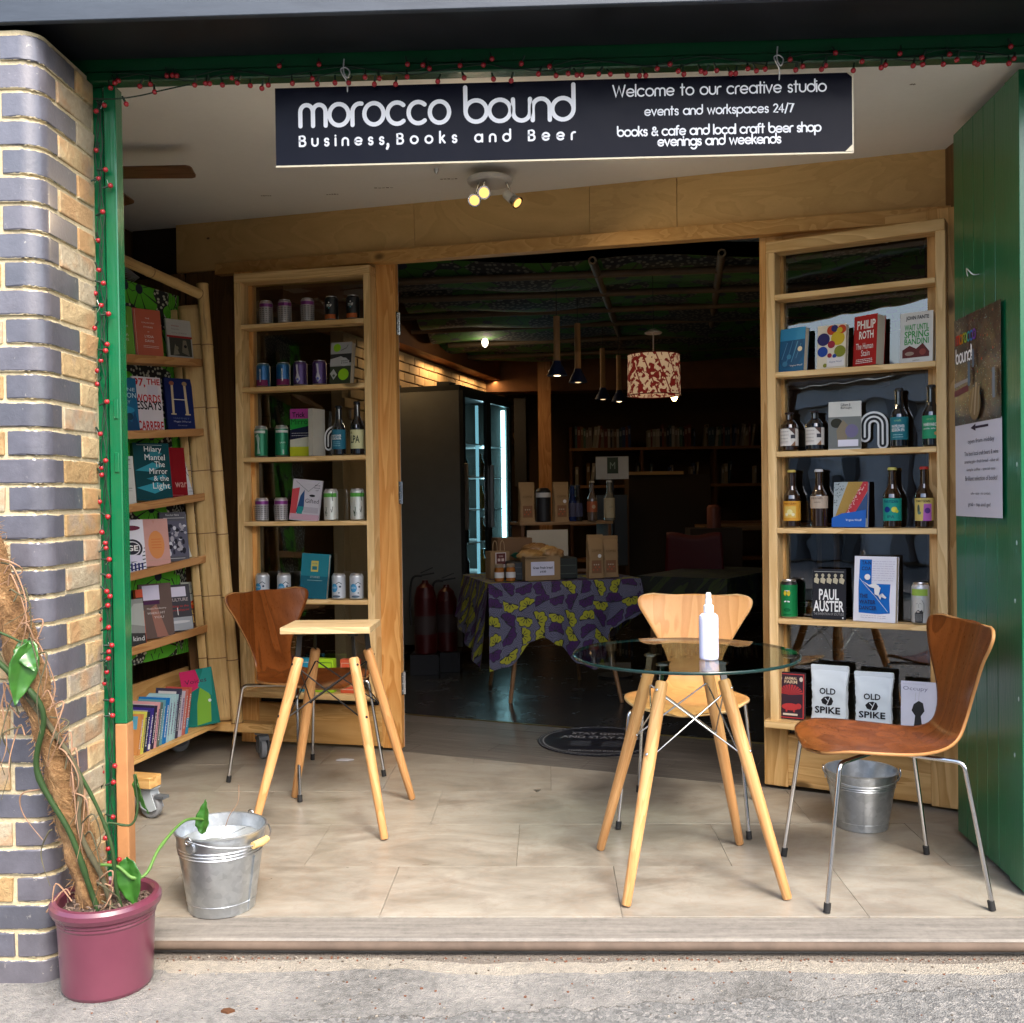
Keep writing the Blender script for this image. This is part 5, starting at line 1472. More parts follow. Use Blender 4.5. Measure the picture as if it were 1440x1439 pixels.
# far end: split bamboo boards and a round pole, all leaning back
def bpole(p, q, r, name, nodes=6, parent=bc):
    p, q = bl(p), bl(q); L = (q - p).length
    M_, _ = frame_from(Vector((0, 0, 0)), q - p)
    zs = []; rr_l = []
    for i in range(nodes):
        z0 = L * i / nodes; z1 = L * (i + 1) / nodes
        for z, k in ((z0 + .001, 1.06), (z0 + .006, 1.0), ((z0 + z1) / 2, .96), (z1 - .008, 1.0), (z1 - .003, 1.08), (z1, .97)): zs.append(z); rr_l.append(r * k)
    mb = MB(); mb.tube([(0, 0, z) for z in zs], rr_l, 16); o = mb.build(name, M['bamboo'], parent)
    o.matrix_local = Matrix.Translation(p) @ M_
    return o
bpole((-1.515, 4.865, .165), (-1.650, 4.865, 2.29), .027, 'bamboo_pole', 7)
spl = []
for j in range(2):
    x0 = (-1.592, -1.668)[j]; zt = 2.19 - j * .02
    P0 = Vector((x0 - .0, 4.885 + j * .006, .17)); P1 = Vector((x0 - .135, 4.885 + j * .006, zt))
    L = (P1 - P0).length; ax = (P1 - P0).normalized()
    rot = Matrix.Rotation(-math.asin(.135 / L), 4, 'Y')
    mb = MB()
    def f(u, v, w_=(.100, .040)[j]): 
        a = (u - .5) * 2
        return (a * w_ / 2, -.004 * (1 - a * a) - .0015 * math.exp(-((v * 6) % 1 - .5) ** 2 * 600), v * L)
    mb.grid(f, 6, 80, thick=-.004); s_ = mb.build('split_bamboo', M['bamboo'], bc); s_.matrix_local = Matrix.Translation(bl(P0)) @ rot
bpole((-1.655, 4.84, 2.235), (-1.92, 4.25, 2.33), .024, 'top_rail', 4)
mb = MB(); mb.box(-.02, -.01, 0, .02, .01, 2.05); s_ = mb.build('back_post', M['darkwood'], bc); s_.matrix_local = Matrix.Translation(bl((-1.74, 4.97, .17))) @ Matrix.Rotation(-.06, 4, 'Y')
# cross bars and castors
for (p, q) in (((-1.90, 4.98, .145), (-1.32, 4.84, .145)), ((-1.99, 4.02, .148), (-1.545, 3.91, .148))):
    mb = MB(); mb.bar(bl(p), bl(q), .075, .045); mb.build('cross_bar', M['pineH'], bc, bevel=.003)
def castor(p, rz, mat):
    c = bl(p)
    o = MB().lathe([(.024, .083), (.026, .086)], 14, c=(0, 0, 0)).build('castor', mat, bc); o.location = c; o.rotation_euler = (0, 0, rz); o.scale = (1.42, 1.42, 1.42)
    mb = MB()
    for s_ in (-1, 1):
        mb.prism([(-.03, .03), (-.012, .072), (.024, .082), (.030, .066), (.022, .03), (.006, .022), (-.016, .022)], s_ * .015 - .0015, s_ * .015 + .0015)
    mb.v = [(x, z, y) for x, y, z in mb.v]
    mb.box(-.012, -.016, .066, .026, .016, .08)
    mb.build('fork', mat, o)
    mb = MB(Matrix.Rotation(PI / 2, 4, 'X')); mb.lathe([(.006, -.010), (.029, -.010), (.034, -.007), (.0345, 0), (.034, .007), (.029, .010), (.006, .010)], 28, c=(0, .0345, 0)); mb.build('wheel', flat((.22, .23, .24), .5), o)
    mb = MB(); mb.box(-.052, -.012, .058, -.02, .012, .066); mb.build('brake_lever', flat((.1, .11, .12), .5), o)
plc = flat((.42, .47, .50), .4, 0, .08)
castor((-1.572, 3.93, 0), R(160), plc); castor((-1.385, 4.83, 0), R(-60), flat((.12, .13, .14), .5)); castor((-1.84, 4.97, 0), R(40), flat((.12, .13, .14), .5)); castor((-2.0, 4.05, 0), R(20), plc)

def bshelf(k, t, off=.03):
    zn, zf = SH[k]
    p = BN + u3 * t - bn * (-.0 + off); return (p.x, p.y, zn + (zf - zn) * t)
FACE = R(48)            # book covers are turned towards the street
G_ = (.13, .30, .04)
def dbook(k, t, w, h, t_, cover, prints, label, face=FACE, tilt=-.15, off=.058, roll=0, spine=None):
    return book(bshelf(k, t * 1.05, off), face, w * 1.12, h * 1.09, t_, cover, prints, label, tilt=tilt, roll=roll, spine=spine)
dbook(0, .02, .14, .215, .018, G_, [('t', 'LYDIA', .5, .42, .85, .47, (.6, .65, .5)), ('t', 'DAVIS', .5, .33, .85, .38, (.6, .65, .5)), ('t', 'stories', .55, .6, .85, .64, (.6, .65, .5)), ('r', .05, .04, .07, .96, (.10, .24, .03))], 'green book half hidden by the door post on the top shelf of the bamboo bookcase', spine=(.10, .22, .03))
dbook(0, .385, .118, .212, .022, (.50, .12, .07), [('t', 'THE', .42, .80, .58, .825, W_), ('t', 'COLLECTED', .28, .71, .74, .735, W_), ('t', 'STORIES', .34, .62, .68, .65, W_), ('t', 'OF', .46, .53, .54, .55, W_), ('t', 'LYDIA', .36, .42, .68, .47, W_), ('t', 'DAVIS', .36, .33, .68, .38, W_), ('r', .28, .25, .84, .255, W_), ('r', .28, .22, .84, .225, W_), ('r', .05, .03, .058, .97, W_)], 'coral book with small white capitals on the top shelf of the bamboo bookcase', spine=(.55, .42, .38))
dbook(0, .78, .115, .185, .014, (.46, .45, .42), [('r', .0, .55, 1, .60, (.30, .02, .02)), ('r', .08, .11, .95, .55, (.05, .05, .04)), ('p', [(.2, .12), (.3, .4), (.45, .15)], (.22, .2, .15)), ('p', [(.55, .2), (.62, .5), (.75, .5), (.85, .12)], (.18, .16, .12)), ('t', 'voices', .2, .82, .5, .86, (.3, .03, .03)), ('t', 'from the', .2, .74, .5, .78, (.2, .2, .2)), ('t', 'chorus of women', .2, .65, .8, .69, (.2, .2, .2)), ('d', .35, .3, .07, (.2, .18, .12)), ('d', .7, .35, .06, (.02, .02, .02))], 'pale grey book with a red stripe over a dark photograph, on the top bookcase shelf')
dbook(1, .04, .15, .23, .02, (.01, .10, .20), [('t', 'MARILYNNE', .0, .76, .95, .82, (.4, .55, .6)), ('t', 'ROBINSON', .15, .64, .97, .73, (.45, .6, .65)), ('t', 'LILA EVERY', .2, .54, .8, .59, (.4, .55, .6)), ('p', [(.3, .1), (.5, .35), (.8, .2), (.9, .4), (1, .1), (1, 0), (.3, 0)], (.01, .05, .12)), ('e', .6, .42, .3, .07, (.02, .20, .34)), ('d', .75, .3, .1, (.01, .04, .07))], 'deep blue book at the left edge of the second bookcase shelf')
dbook(1, .375, .122, .236, .016, (.58, .53, .56), [('t', '97,', .04, .80, .45, .97, (.42, .01, .01), 1), ('t', 'THE', .5, .86, .97, .97, (.42, .01, .01), 1), ('t', 'WORDS', .06, .53, .95, .68, (.42, .01, .01), 1), ('t', 'ESSAYS', .08, .40, .96, .56, K_, 1), ('t', 'CARRERE', .06, .02, .98, .20, (.42, .01, .01), 1), ('r', .5, .68, .88, .84, (.50, .47, .55)), ('l', [(.5, .95 * .55 + .1), (.7, .42)], .02, (.5, .2, .25))], 'pinkish white book with big crooked red and black capitals on the second bookcase shelf')
dbook(1, .77, .125, .235, .02, (.008, .016, .09), [('p', [(.2, .32), (.28, .32), (.30, .88), (.22, .88)], (.50, .40, .26)), ('p', [(.70, .32), (.80, .32), (.76, .88), (.68, .88)], (.50, .40, .26)), ('r', .27, .585, .72, .6, (.6, .58, .5)), ('r', .15, .30, .34, .325, (.5, .4, .26)), ('r', .66, .30, .86, .325, (.5, .4, .26)), ('e', .25, .9, .09, .04, (.25, .08, .04)), ('e', .72, .9, .09, .04, (.3, .2, .1)), ('t', 'HAMNET', .22, .22, .8, .25, (.10, .14, .25)), ('t', "Maggie O'Farrell", .22, .15, .84, .19, (.4, .42, .5)), ('t', 'the winner', .35, .09, .7, .115, (.25, .28, .4))], 'navy book with a large pale letter H on the second bookcase shelf')
dbook(2, .02, .13, .205, .012, (.50, .50, .46), [('l', [(.2, .95), (.9, .93)], .02, (.05, .04, .04)), ('r', .2, .35, .9, .36, K_), ('r', .2, .3, .9, .305, K_), ('r', .0, .02, 1, .035, (.3, .05, .04))] + rows_of_text(3, .4, .9, .9, .08, .012, (.2, .2, .2)), 'white booklet at the left edge of the third bookcase shelf')
dbook(2, .40, .155, .245, .045, (.004, .05, .06), [('p', [(.3, .75), (.55, .9), (.8, .82), (.6, .7)], (.02, .16, .20)), ('p', [(.02, .52), (.5, .66), (.8, .6), (.4, .5)], (.03, .25, .32)), ('p', [(.02, .22), (.6, .32), (.98, .24), (.5, .12)], (.03, .26, .34)), ('p', [(.3, .38), (.8, .46), (.9, .40), (.5, .34)], (.02, .18, .24)), ('t', 'Hilary', .30, .82, .78, .94, W_), ('t', 'Mantel', .30, .70, .86, .80, W_), ('t', 'The', .56, .58, .84, .68, W_), ('t', 'Mirror', .40, .46, .90, .56, W_), ('t', '& the', .50, .34, .92, .43, W_), ('t', 'Light', .46, .17, .94, .31, W_), ('r', .1, .96, .8, .965, (.5, .5, .5))], 'thick dark teal hardback lettered Hilary Mantel The Mirror and the Light', spine=(.02, .06, .05))
dbook(2, .69, .10, .22, .02, (.20, .004, .008), [('t', 'war', .45, .2, .98, .3, (.5, .3, .25)), ('r', .1, .04, .8, .045, (.4, .2, .2))], 'dark red book tucked between the teal hardback and a small white card')
dbook(2, .90, .085, .18, .006, (.60, .60, .62), [('e', .5, .62, .26, .16, K_), ('e', .5, .62, .24, .145, (.60, .60, .62)), ('l', [(.36, .64), (.46, .65)], .02, K_), ('l', [(.56, .65), (.66, .64)], .02, K_), ('l', [(.5, .61), (.5, .565)], .015, K_), ('l', [(.42, .53), (.58, .53)], .02, K_), ('t', 'PERSON', .3, .16, .7, .19, (.2, .2, .2)), ('t', 'SERIES', .3, .08, .7, .11, (.2, .2, .2))], 'small white card with a line-drawn face at the right end of the third bookcase shelf')
stripes = [('r', 0, 0, 1, 1, (.60, .60, .66))] + [('l', [(-.0 + .02, .1 + .07 * i), (.35, .14 + .07 * i), (.6, .05 + .07 * i), (.98, .1 + .07 * i)], .028, (.02, .02, .03)) for i in range(6)] + [('e', .62, .45, .34, .2, (.62, .62, .68)), ('e', .62, .45, .31, .18, (.02, .02, .03)), ('e', .62, .45, .25, .14, (.55, .55, .6)), ('e', .62, .45, .22, .12, (.02, .02, .03)), ('t', 'GE', .48, .40, .80, .51, W_, 1), ('r', .1, .2, .9, .32, (.56, .54, .66)), ('e', .6, .84, .3, .05, (.12, .02, .04))] + [('r', .05 + .1 * i, .02, .1 + .1 * i, .17, (.02, .03, .12)) for i in range(9)]
dbook(3, .10, .145, .215, .012, (.6, .6, .66), stripes, 'black and white striped magazine by the door post on the fourth bookcase shelf')
dbook(3, .42, .125, .20, .014, (.55, .30, .26), [('e', .55, .45, .28, .3, (.60, .24, .08)), ('r', .38, .56, .72, .575, (.55, .16, .05)), ('r', .38, .50, .72, .515, (.55, .16, .05)), ('r', .38, .44, .72, .455, (.55, .16, .05)), ('r', .38, .38, .72, .395, (.55, .16, .05)), ('p', [(.45, .97), (.5, .88), (.55, .97)], (.5, .25, .2)), ('r', .1, .12, .95, .125, (.4, .3, .2))], 'pale pink book with an orange glow in its middle on the fourth bookcase shelf')
pr = [('r', 0, .1, 1, .82, (.10, .10, .14))]
for i in range(46):
    c_ = rs.choice(((.55, .55, .60), (.02, .02, .03), (.35, .34, .38), (.03, .03, .05))); pr.append(('e', rs.uniform(.08, .92), rs.uniform(.16, .76), rs.uniform(.03, .08), rs.uniform(.02, .06), c_))
pr += [('t', 'Number Nine', .2, .92, .7, .96, W_), ('r', .1, .87, .9, .88, (.5, .5, .5)), ('r', .15, .05, .8, .06, (.5, .5, .5))]
dbook(3, .67, .12, .215, .016, (.10, .10, .12), pr, 'grey book with a black and white crowd photograph on the fourth bookcase shelf')
dbook(3, .93, .115, .195, .010, (.58, .57, .48), [('r', .36, .28, .68, .74, (.06, .05, .04)), ('e', .54, .55, .06, .08, (.35, .3, .22)), ('p', [(.4, .28), (.45, .5), (.6, .5), (.66, .28)], (.16, .13, .1)), ('t', 'REMINISCENCES', .12, .88, .88, .91, (.2, .2, .18)), ('t', 'MR GODOT', .18, .80, .82, .83, (.2, .2, .18)), ('t', 'a life', .4, .18, .6, .2, (.3, .3, .3))], 'cream book with a small upright portrait photograph at the end of the fourth bookcase shelf', tilt=-.25)
dbook(4, .10, .13, .19, .012, (.20, .21, .20), [('p', [(0, 0), (1, 0), (1, .25), (.2, .3)], (.03, .03, .03)), ('p', [(.3, .5), (.7, .9), (1, .9), (1, .4)], (.30, .32, .30)), ('t', 'kind', .6, .1, .95, .2, (.6, .6, .6))], 'grey book at the left edge of the fifth bookcase shelf')
dbook(4, .235, .03, .22, .025, (.45, .07, .03), [('r', 0, .6, 1, .85, (.03, .02, .02)), ('r', 0, .57, 1, .58, (.5, .3, .1))], 'narrow orange and black book spine on the fifth bookcase shelf')
dbook(4, .43, .14, .23, .018, (.11, .075, .065), [('p', [(.45, .02), (.3, .55), (.5, .62), (.8, .02)], (.25, .12, .09)), ('r', .10, .70, .62, .97, (.52, .50, .62)), ('t', 'Meena Kandasamy', .2, .52, .8, .56, (.5, .45, .42)), ('t', 'WHEN I HIT', .2, .44, .75, .48, (.5, .45, .42)), ('t', 'YOU', .4, .36, .7, .40, (.5, .45, .42)), ('r', .1, .62, .6, .69, (.06, .02, .06))], 'brown book with a pale price slip stuck over its top, fifth bookcase shelf')
dbook(4, .69, .13, .205, .024, (.05, .05, .06), [('r', .02, .02, .98, .3, (.30, .33, .36)), ('r', .12, .74, .85, .95, (.55, .53, .64)), ('t', 'E. CULTURE', .1, .64, .9, .71, (.35, .3, .3), 1), ('t', 'Waking to the', .15, .50, .9, .56, (.4, .03, .02)), ('t', 'Apocalypse', .2, .42, .9, .48, (.4, .03, .02)), ('l', [(.5, .5), (.5, .35)], .02, W_), ('e', .5, .2, .4, .03, (.5, .52, .55))], 'dark book with red lettering and a white sticker on the fifth bookcase shelf', tilt=-.2)
dbook(4, .95, .125, .20, .018, (.10, .045, .03), [('r', 0, .55, 1, 1, (.36, .37, .30)), ('p', [(0, .4), (0, .58), (.3, .56), (.6, .62), (1, .55), (1, .4)], (.42, .04, .01)), ('e', .6, .5, .3, .05, (.6, .2, .03)), ('t', 'GEORGE', .22, .86, .65, .92, (.2, .2, .18)), ('t', 'ALAGIAH', .14, .72, .92, .84, (.06, .06, .05), 1), ('t', 'BURNING', .2, .26, .92, .36, (.60, .42, .08), 1), ('t', 'LAND', .3, .08, .9, .24, (.62, .40, .10), 1)], 'book with a pale sky over fire lettered ALAGIAH, right end of the fifth bookcase shelf', tilt=-.22)
# bottom tray: a leaning row of books with their spines out
rowc = [((.55, .25, .08), 'orange book with a pale blue square at the near end of the bottom row'), ((.60, .58, .10), 'bright yellow spine in the bottom row of books'), ((.02, .03, .05), 'glossy black magazine spine with a white curl in the bottom row'), ((.04, .03, .22), 'indigo spine with a small white price label in the bottom row'),
    ((.03, .025, .06), 'very dark blue spine leaning in the bottom row'), ((.60, .32, .34), 'pink and white spine in the bottom row'), ((.10, .14, .12), 'dark grey green spine in the bottom row'), ((.12, .32, .38), 'slate blue spine in the bottom row'), ((.01, .17, .50), 'vivid blue spine in the bottom row'),
    ((.35, .55, .60), 'first of three pale aqua spines side by side'), ((.38, .58, .62), 'middle one of three pale aqua spines side by side'), ((.33, .52, .56), 'last of three pale aqua spines side by side'), ((.05, .05, .09), 'charcoal book with a white framed cover in the bottom row'), ((.50, .46, .55), 'lilac white spine with upright purple lettering in the bottom row'),
    ((.52, .16, .13), 'salmon red spine in the bottom row'), ((.48, .09, .06), 'red ribbed spine with a blue foot in the bottom row')]
t0 = .16
wid = [.018, .018, .02, .022, .02, .016, .018, .016, .026, .02, .018, .018, .02, .026, .02, .024]
hgt = [.175, .18, .175, .185, .19, .20, .195, .20, .205, .205, .205, .205, .225, .21, .21, .215]
s_pos = .47
for i, (c_, lb) in enumerate(rowc):
    p = a + (b - a) * (s_pos / TL); nrm = Vector((math.sin(ta), -math.cos(ta), 0))
    w_, h_ = .125 + .01 * (i % 3), hgt[i]
    o = empty('book', (p.x - nrm.x * .035, p.y - nrm.y * .035, p.z + .002), 0, lb, 'book', 'books in the bottom row of the bookcase')
    o.rotation_euler = (0, .20, ta)      # leaning away along the row
    T_ = wid[i]
    mb = MB(); mb.box(0, 0, 0, .0012, w_, h_); mb.box(T_ - .0012, 0, 0, T_, w_, h_); mb.box(0, -.001, 0, T_, .0008, h_)
    mb.build('cover', flat(c_, .45, Specular_IOR_Level=.15), o)
    mb = MB(); mb.box(.0013, .001, .003, T_ - .0013, w_ - .003, h_ - .003); mb.build('pages', M['pages'] if i % 3 else M['paper'], o)
    pr = Print(T_, h_, .001)
    tc = (.6, .6, .6) if sum(c_) < .9 else (.15, .08, .2)
    L_ = []
    r_ = random.Random(i)
    z = .15
    while z < .85:
        dz = r_.uniform(.02, .05); L_.append(('r', .3, z, .3 + .4 * r_.uniform(.5, 1), z + dz * .7, tc)); z += dz
    if i == 3: L_ = [('r', .15, .04, .85, .16, W_)] + L_
    if i == 15: L_ = [('r', 0, 0, 1, .34, (.03, .25, .42))] + L_
    pr.run(L_); q = pr.build('spine_print', o); q.location = (T_ / 2, 0, 0)
    # a hint of the near cover's artwork
    mb = MB(); 
    cc2 = [(.10, .35, .50), (.5, .3, .06), (.4, .4, .42), (.35, .35, .4), (.2, .2, .3), (.5, .5, .52), (.2, .2, .2), (.3, .4, .42), (.02, .06, .10), (.3, .45, .5), (.3, .45, .5), (.3, .45, .5), (.6, .6, .6), (.55, .55, .5), (.5, .3, .3), (.5, .2, .1)][i]
    mb.box(-.0006, w_ * .12, h_ * .62, -.0003, w_ * .88, h_ * .94); mb.build('cover_patch', flat(cc2, .4), o)
    s_pos += T_ / math.cos(.2) + .0035
mb_ = a + (b - a) * ((TL - .145) / TL)
book((-1.655, 4.80, .168), R(10), .15, .27, .012, (.01, .16, .13), [('p', [(0, .55), (0, 1), (.5, 1), (.62, .7)], (.45, .02, .10)), ('p', [(.3, .02), (.75, .05), (.85, .5), (.6, .75), (.4, .4)], (.16, .36, .04)), ('p', [(.5, .7), (.75, 1), (1, 1), (.9, .5)], (.02, .22, .20)), ('d', .8, .42, .05, (.5, .6, .6)), ('t', 'Voices', .12, .76, .8, .84, (.05, .02, .05))], 'large green, pink and teal book leaning at the far end of the bottom row', tilt=-.1, roll=-.16)

# ================================================================ ceiling fan, spotlights, odds and ends in the porch
fan = empty('ceiling_fan', (-1.80, 3.95, 2.535), 0, 'ceiling fan with brown wooden blades, mostly hidden by the green post', 'fan')
fanm = wood('fan_blade_wood', (.10, .045, .02), (.17, .085, .04), 'x', knots=False, rough=.35)
def blade(a, L):
    pts = [(.10, -.040), (L - .02, -.044), (L - .005, -.038), (L, -.026), (L, .026), (L - .005, .038), (L - .02, .044), (.10, .040)]
    mb = MB(); mb.prism(pts, -.004, .004); o = mb.build('blade', fanm, fan, bevel=.001)
    o.matrix_local = Matrix.Rotation(a, 4, 'Z') @ Matrix.Rotation(-.22, 4, 'X')
for k in range(4): blade(R(2) + k * PI / 2, .43)
mb = MB(); mb.lathe([(0, -.06), (.06, -.055), (.085, -.03), (.085, .03), (.05, .05), (.015, .055), (.015, .09), (.05, .10)], 24); mb.build('motor', flat((.35, .3, .25), .4), fan)
sp = empty('ceiling_spotlight', (-.225, 4.30, 2.585), 0, 'white round ceiling fitting with three lit spotlights below the sign', 'lamp')
wh = flat((.62, .60, .56), .45)
mb = MB(); mb.lathe([(.092, .0), (.096, -.006), (.094, -.018), (.085, -.024), (0, -.026)][::-1], 36); mb.build('rose', wh, sp)
bulbm = emis('lit_spot_bulb', (1, .50, .13), .42)
def spot(px, pz, dirv, py=-.02):
    d_ = Vector(dirv).normalized(); p = Vector((px, py, pz))
    mb = MB(); mb.tube([(px * .8, py, -.02), (px, py, pz + .03), tuple(p)], .005, 8)
    o = mb.build('spot_arm', M['chrome'], sp)
    Mt = Matrix.Translation(p) @ d_.to_track_quat('Z', 'Y').to_matrix().to_4x4()
    mb = MB(); mb.lathe([(0, -.03), (.018, -.028), (.021, -.02), (.022, .018), (.02, .02)], 20); q = mb.build('spot_head', wh, o); q.matrix_local = Mt
    mb = MB(); mb.lathe([(.020, .018), (.0265, .044), (.0275, .05), (.025, .049)], 20); q = mb.build('reflector', M['chrome'], o); q.matrix_local = Mt
    mb = MB(); mb.lathe([(.0245, .046), (.018, .051), (0, .053)], 20); q = mb.build('bulb_face', bulbm, o); q.matrix_local = Mt
    l = bpy.data.lights.new('spot_glow', 'SPOT'); l.energy = 2.2; l.color = (1, .76, .48); l.spot_size = R(150); l.spot_blend = .8; l.shadow_soft_size = .02
    lo = bpy.data.objects.new('spot_glow', l); C.objects.link(lo); lo.parent = sp
    lo.matrix_local = Matrix.Translation(p + d_ * .06) @ (-d_).to_track_quat('Z', 'Y').to_matrix().to_4x4()
spot(-.055, -.085, (-.15, -.9, -.5)); spot(-.022, -.07, (.05, -.9, -.35), -.05); spot(.085, -.085, (.75, -.45, -.75))
mb = MB(); mb.lathe([(.0, .0), (.012, -.002), (.010, -.012), (.004, -.022), (0, -.024)], 10); o = mb.build('ceiling_hook', M['alu'], loc=(-.44, 4.2, 2.60)); tag(o, 'small metal hook screwed into the porch ceiling left of the spotlights', 'hook')
# marks on the ceiling
for i, (x, y, L) in enumerate(((-1.30, 4.75, .05), (-.98, 4.72, .06), (-.72, 4.6, .09), (-.41, 4.45, .08), (1.2, 3.35, .02))):
    mb = MB()
    for k in range(5): mb.box(-L / 2 + k * L / 5, rs.uniform(-.004, .004), -.0012, -L / 2 + (k + .7) * L / 5, rs.uniform(.004, .008), .0)
    o = mb.build('screw_patch', flat((.16, .14, .11), .8), bpy.data.objects['porch_ceiling'], loc=(x, y, ceil_z(x, y) - .0005))
# wire basket glimpsed in the corner
bk = empty('wire_basket', (-2.07, 4.9, 2.34), 0, 'pale wire basket glimpsed high in the dark left corner', 'basket')
mb = MB()
for k in range(9): mb.tube([(-.12, -.08 + .02 * k, .10 - .01 * k), (.02, -.05 + .012 * k, .06 - .012 * k), (.09, -.01 + .004 * k, .0)], .003, 5)
o_ = mb.build('wires', flat((.6, .6, .58), .4), bk); o_['kind'] = 'stuff'
mb = MB(); mb.tube([(.09, 0, 0), (-.12, .02, -.06)], .004, 6); mb.build('rim_wire', flat((.6, .6, .58), .4), bk)
# litter on the floor
o = MB().prism([(0, 0), (.055, -.01), (.085, .01), (.05, .03), (.02, .03)], 0, .003).build('paper_scrap', flat((.55, .56, .60), .6), loc=(-1.02, 4.78, .001)); tag(o, 'scrap of white paper on the floor under the small table', 'litter')
o = MB().prism([(0, 0), (.006, .014), (.018, .03), (-.012, .028)], 0, .004).build('foil_scrap', M['alu'], loc=(-.06, 4.25, .001)); tag(o, 'tiny silver scrap on the tiles in front of the doorway', 'litter')
o = MB().prism([(0, 0), (.02, -.008), (.035, .004), (.018, .014), (.004, .01)], 0, .006).build('dry_leaf', flat((.12, .05, .02), .8, 0, .4), loc=(-.84, 2.52, -.05)); tag(o, 'small dry brown leaf lying on the pavement by the maroon pot', 'litter')

# ================================================================ the shop interior
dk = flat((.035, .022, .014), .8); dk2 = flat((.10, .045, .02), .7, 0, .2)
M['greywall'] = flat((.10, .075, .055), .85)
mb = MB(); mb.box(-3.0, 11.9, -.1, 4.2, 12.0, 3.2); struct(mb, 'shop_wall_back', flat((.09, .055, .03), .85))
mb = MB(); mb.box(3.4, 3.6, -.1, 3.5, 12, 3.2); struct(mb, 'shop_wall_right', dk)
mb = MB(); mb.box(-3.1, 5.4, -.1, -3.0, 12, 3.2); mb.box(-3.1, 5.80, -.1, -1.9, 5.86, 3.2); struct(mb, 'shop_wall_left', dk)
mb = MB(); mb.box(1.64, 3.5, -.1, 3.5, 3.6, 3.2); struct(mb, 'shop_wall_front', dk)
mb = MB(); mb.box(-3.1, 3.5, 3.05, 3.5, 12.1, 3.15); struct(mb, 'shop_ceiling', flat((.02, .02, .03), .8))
# close the gap above the fascia, behind it
mb = MB(); a_ = wp(-2.3, .05); b_ = wp(1.9, .05); mb.bar((a_[0], a_[1], 2.80), (b_[0], b_[1], 2.80), .02, .68)
mb.build('fascia_backing', dk, fas).location = -fas.location
mb = MB(); a_ = wp(1.5, .06); b_ = wp(2.2, .06); mb.bar((a_[0], a_[1], 1.2), (b_[0], b_[1], 1.2), .02, 2.6); mb.build('side_backing', dk, fas).location = -fas.location
# painted brick wall on the left, lit from above, with a timber bulkhead over it
bw0, bw1 = Vector((-1.78, 5.45, 0)), Vector((-.25, 11.6, 0)); bwd = (bw1 - bw0).normalized(); bwa = math.atan2(bwd.y, bwd.x)
ib = empty('painted_brick_wall', bw0, bwa, 'cream painted brick wall lit warmly from above, behind the drinks fridge', 'wall')
mb = MB(); mb.box(1.6, .02, 0, 6.4, .1, 2.41); mb.build('wall_core', flat((.34, .24, .13), .9), ib)
pb = flat((.36, .25, .14), .8, 0, .3); cnt = 0
proto = None
for j in range(8):
    z = 2.405 - (j + 1) * .075
    x = 1.6 + (.1 if j % 2 else 0)
    while x < 5.9:
        if proto is None:
            mb = MB(); mb.box(0, 0, 0, .215, .03, .066); proto = mb.build('brick', pb, ib, bevel=.004, seg=2); q = proto
        else:
            q = proto.copy(); C.objects.link(q); q.parent = ib
        q.location = (x, rnd.uniform(-.003, .003), z); q.rotation_euler = (0, rnd.uniform(-.01, .01), rnd.uniform(-.01, .01))
        x += .225; cnt += 1
mb = MB(); mb.box(.5, -.14, 2.415, 6.5, .2, 3.04); o = mb.build('timber_bulkhead', flat((.18, .07, .025), .7, 0, .2), loc=bw0, rz=bwa); tag(o, 'dark orange timber bulkhead above the lit brick wall', 'beam')
for t_, e in ((2.3, 1.3), (3.3, 1.6), (4.3, 1.3), (5.0, .8)):
    l = bpy.data.lights.new('shelf_strip_glow', 'AREA'); l.energy = e; l.color = (1, .62, .28); l.size = .5; l.size_y = .03; l.shape = 'RECTANGLE'
    lo = bpy.data.objects.new('shelf_strip_glow', l); C.objects.link(lo)
    p = bw0 + bwd * t_ + Vector((bwd.y, -bwd.x, 0)) * .09; lo.location = (p.x, p.y, 2.40); lo.rotation_euler = (R(-12), 0, bwa)
def bulb_thing(p, r, label, e=10, col=(1, .82, .55), watt=.6, holder=True):
    o = empty('light_bulb', p, 0, label, 'lamp')
    MB().sphere((0, 0, 0), r, 12, 8, sc=(.8, .8, 1.2)).build('bulb', emis('lit_bulb_%.2f' % e, col, e * .4), o)
    if holder: MB().lathe([(r * .5, r * 1.0), (r * .55, r * 2.6), (0, r * 2.6)], 12).build('holder', M['black'], o)
    if watt:
        l = bpy.data.lights.new('bulb_glow', 'POINT'); l.energy = watt; l.color = col; l.shadow_soft_size = r
        lo = bpy.data.objects.new('bulb_glow', l); C.objects.link(lo); lo.parent = o; lo.location = (0, 0, -r * 1.6)
    return o
bulb_thing((-.474, 8.0, 2.46), .03, 'single bright bulb on the bulkhead above the fridge', 8, (1, .85, .6), .5)
bulb_thing((.77, 6.15, 1.835), .025, 'glowing bulb seen below the right edge of the patterned lampshade', 18, (1, .65, .25), .4)
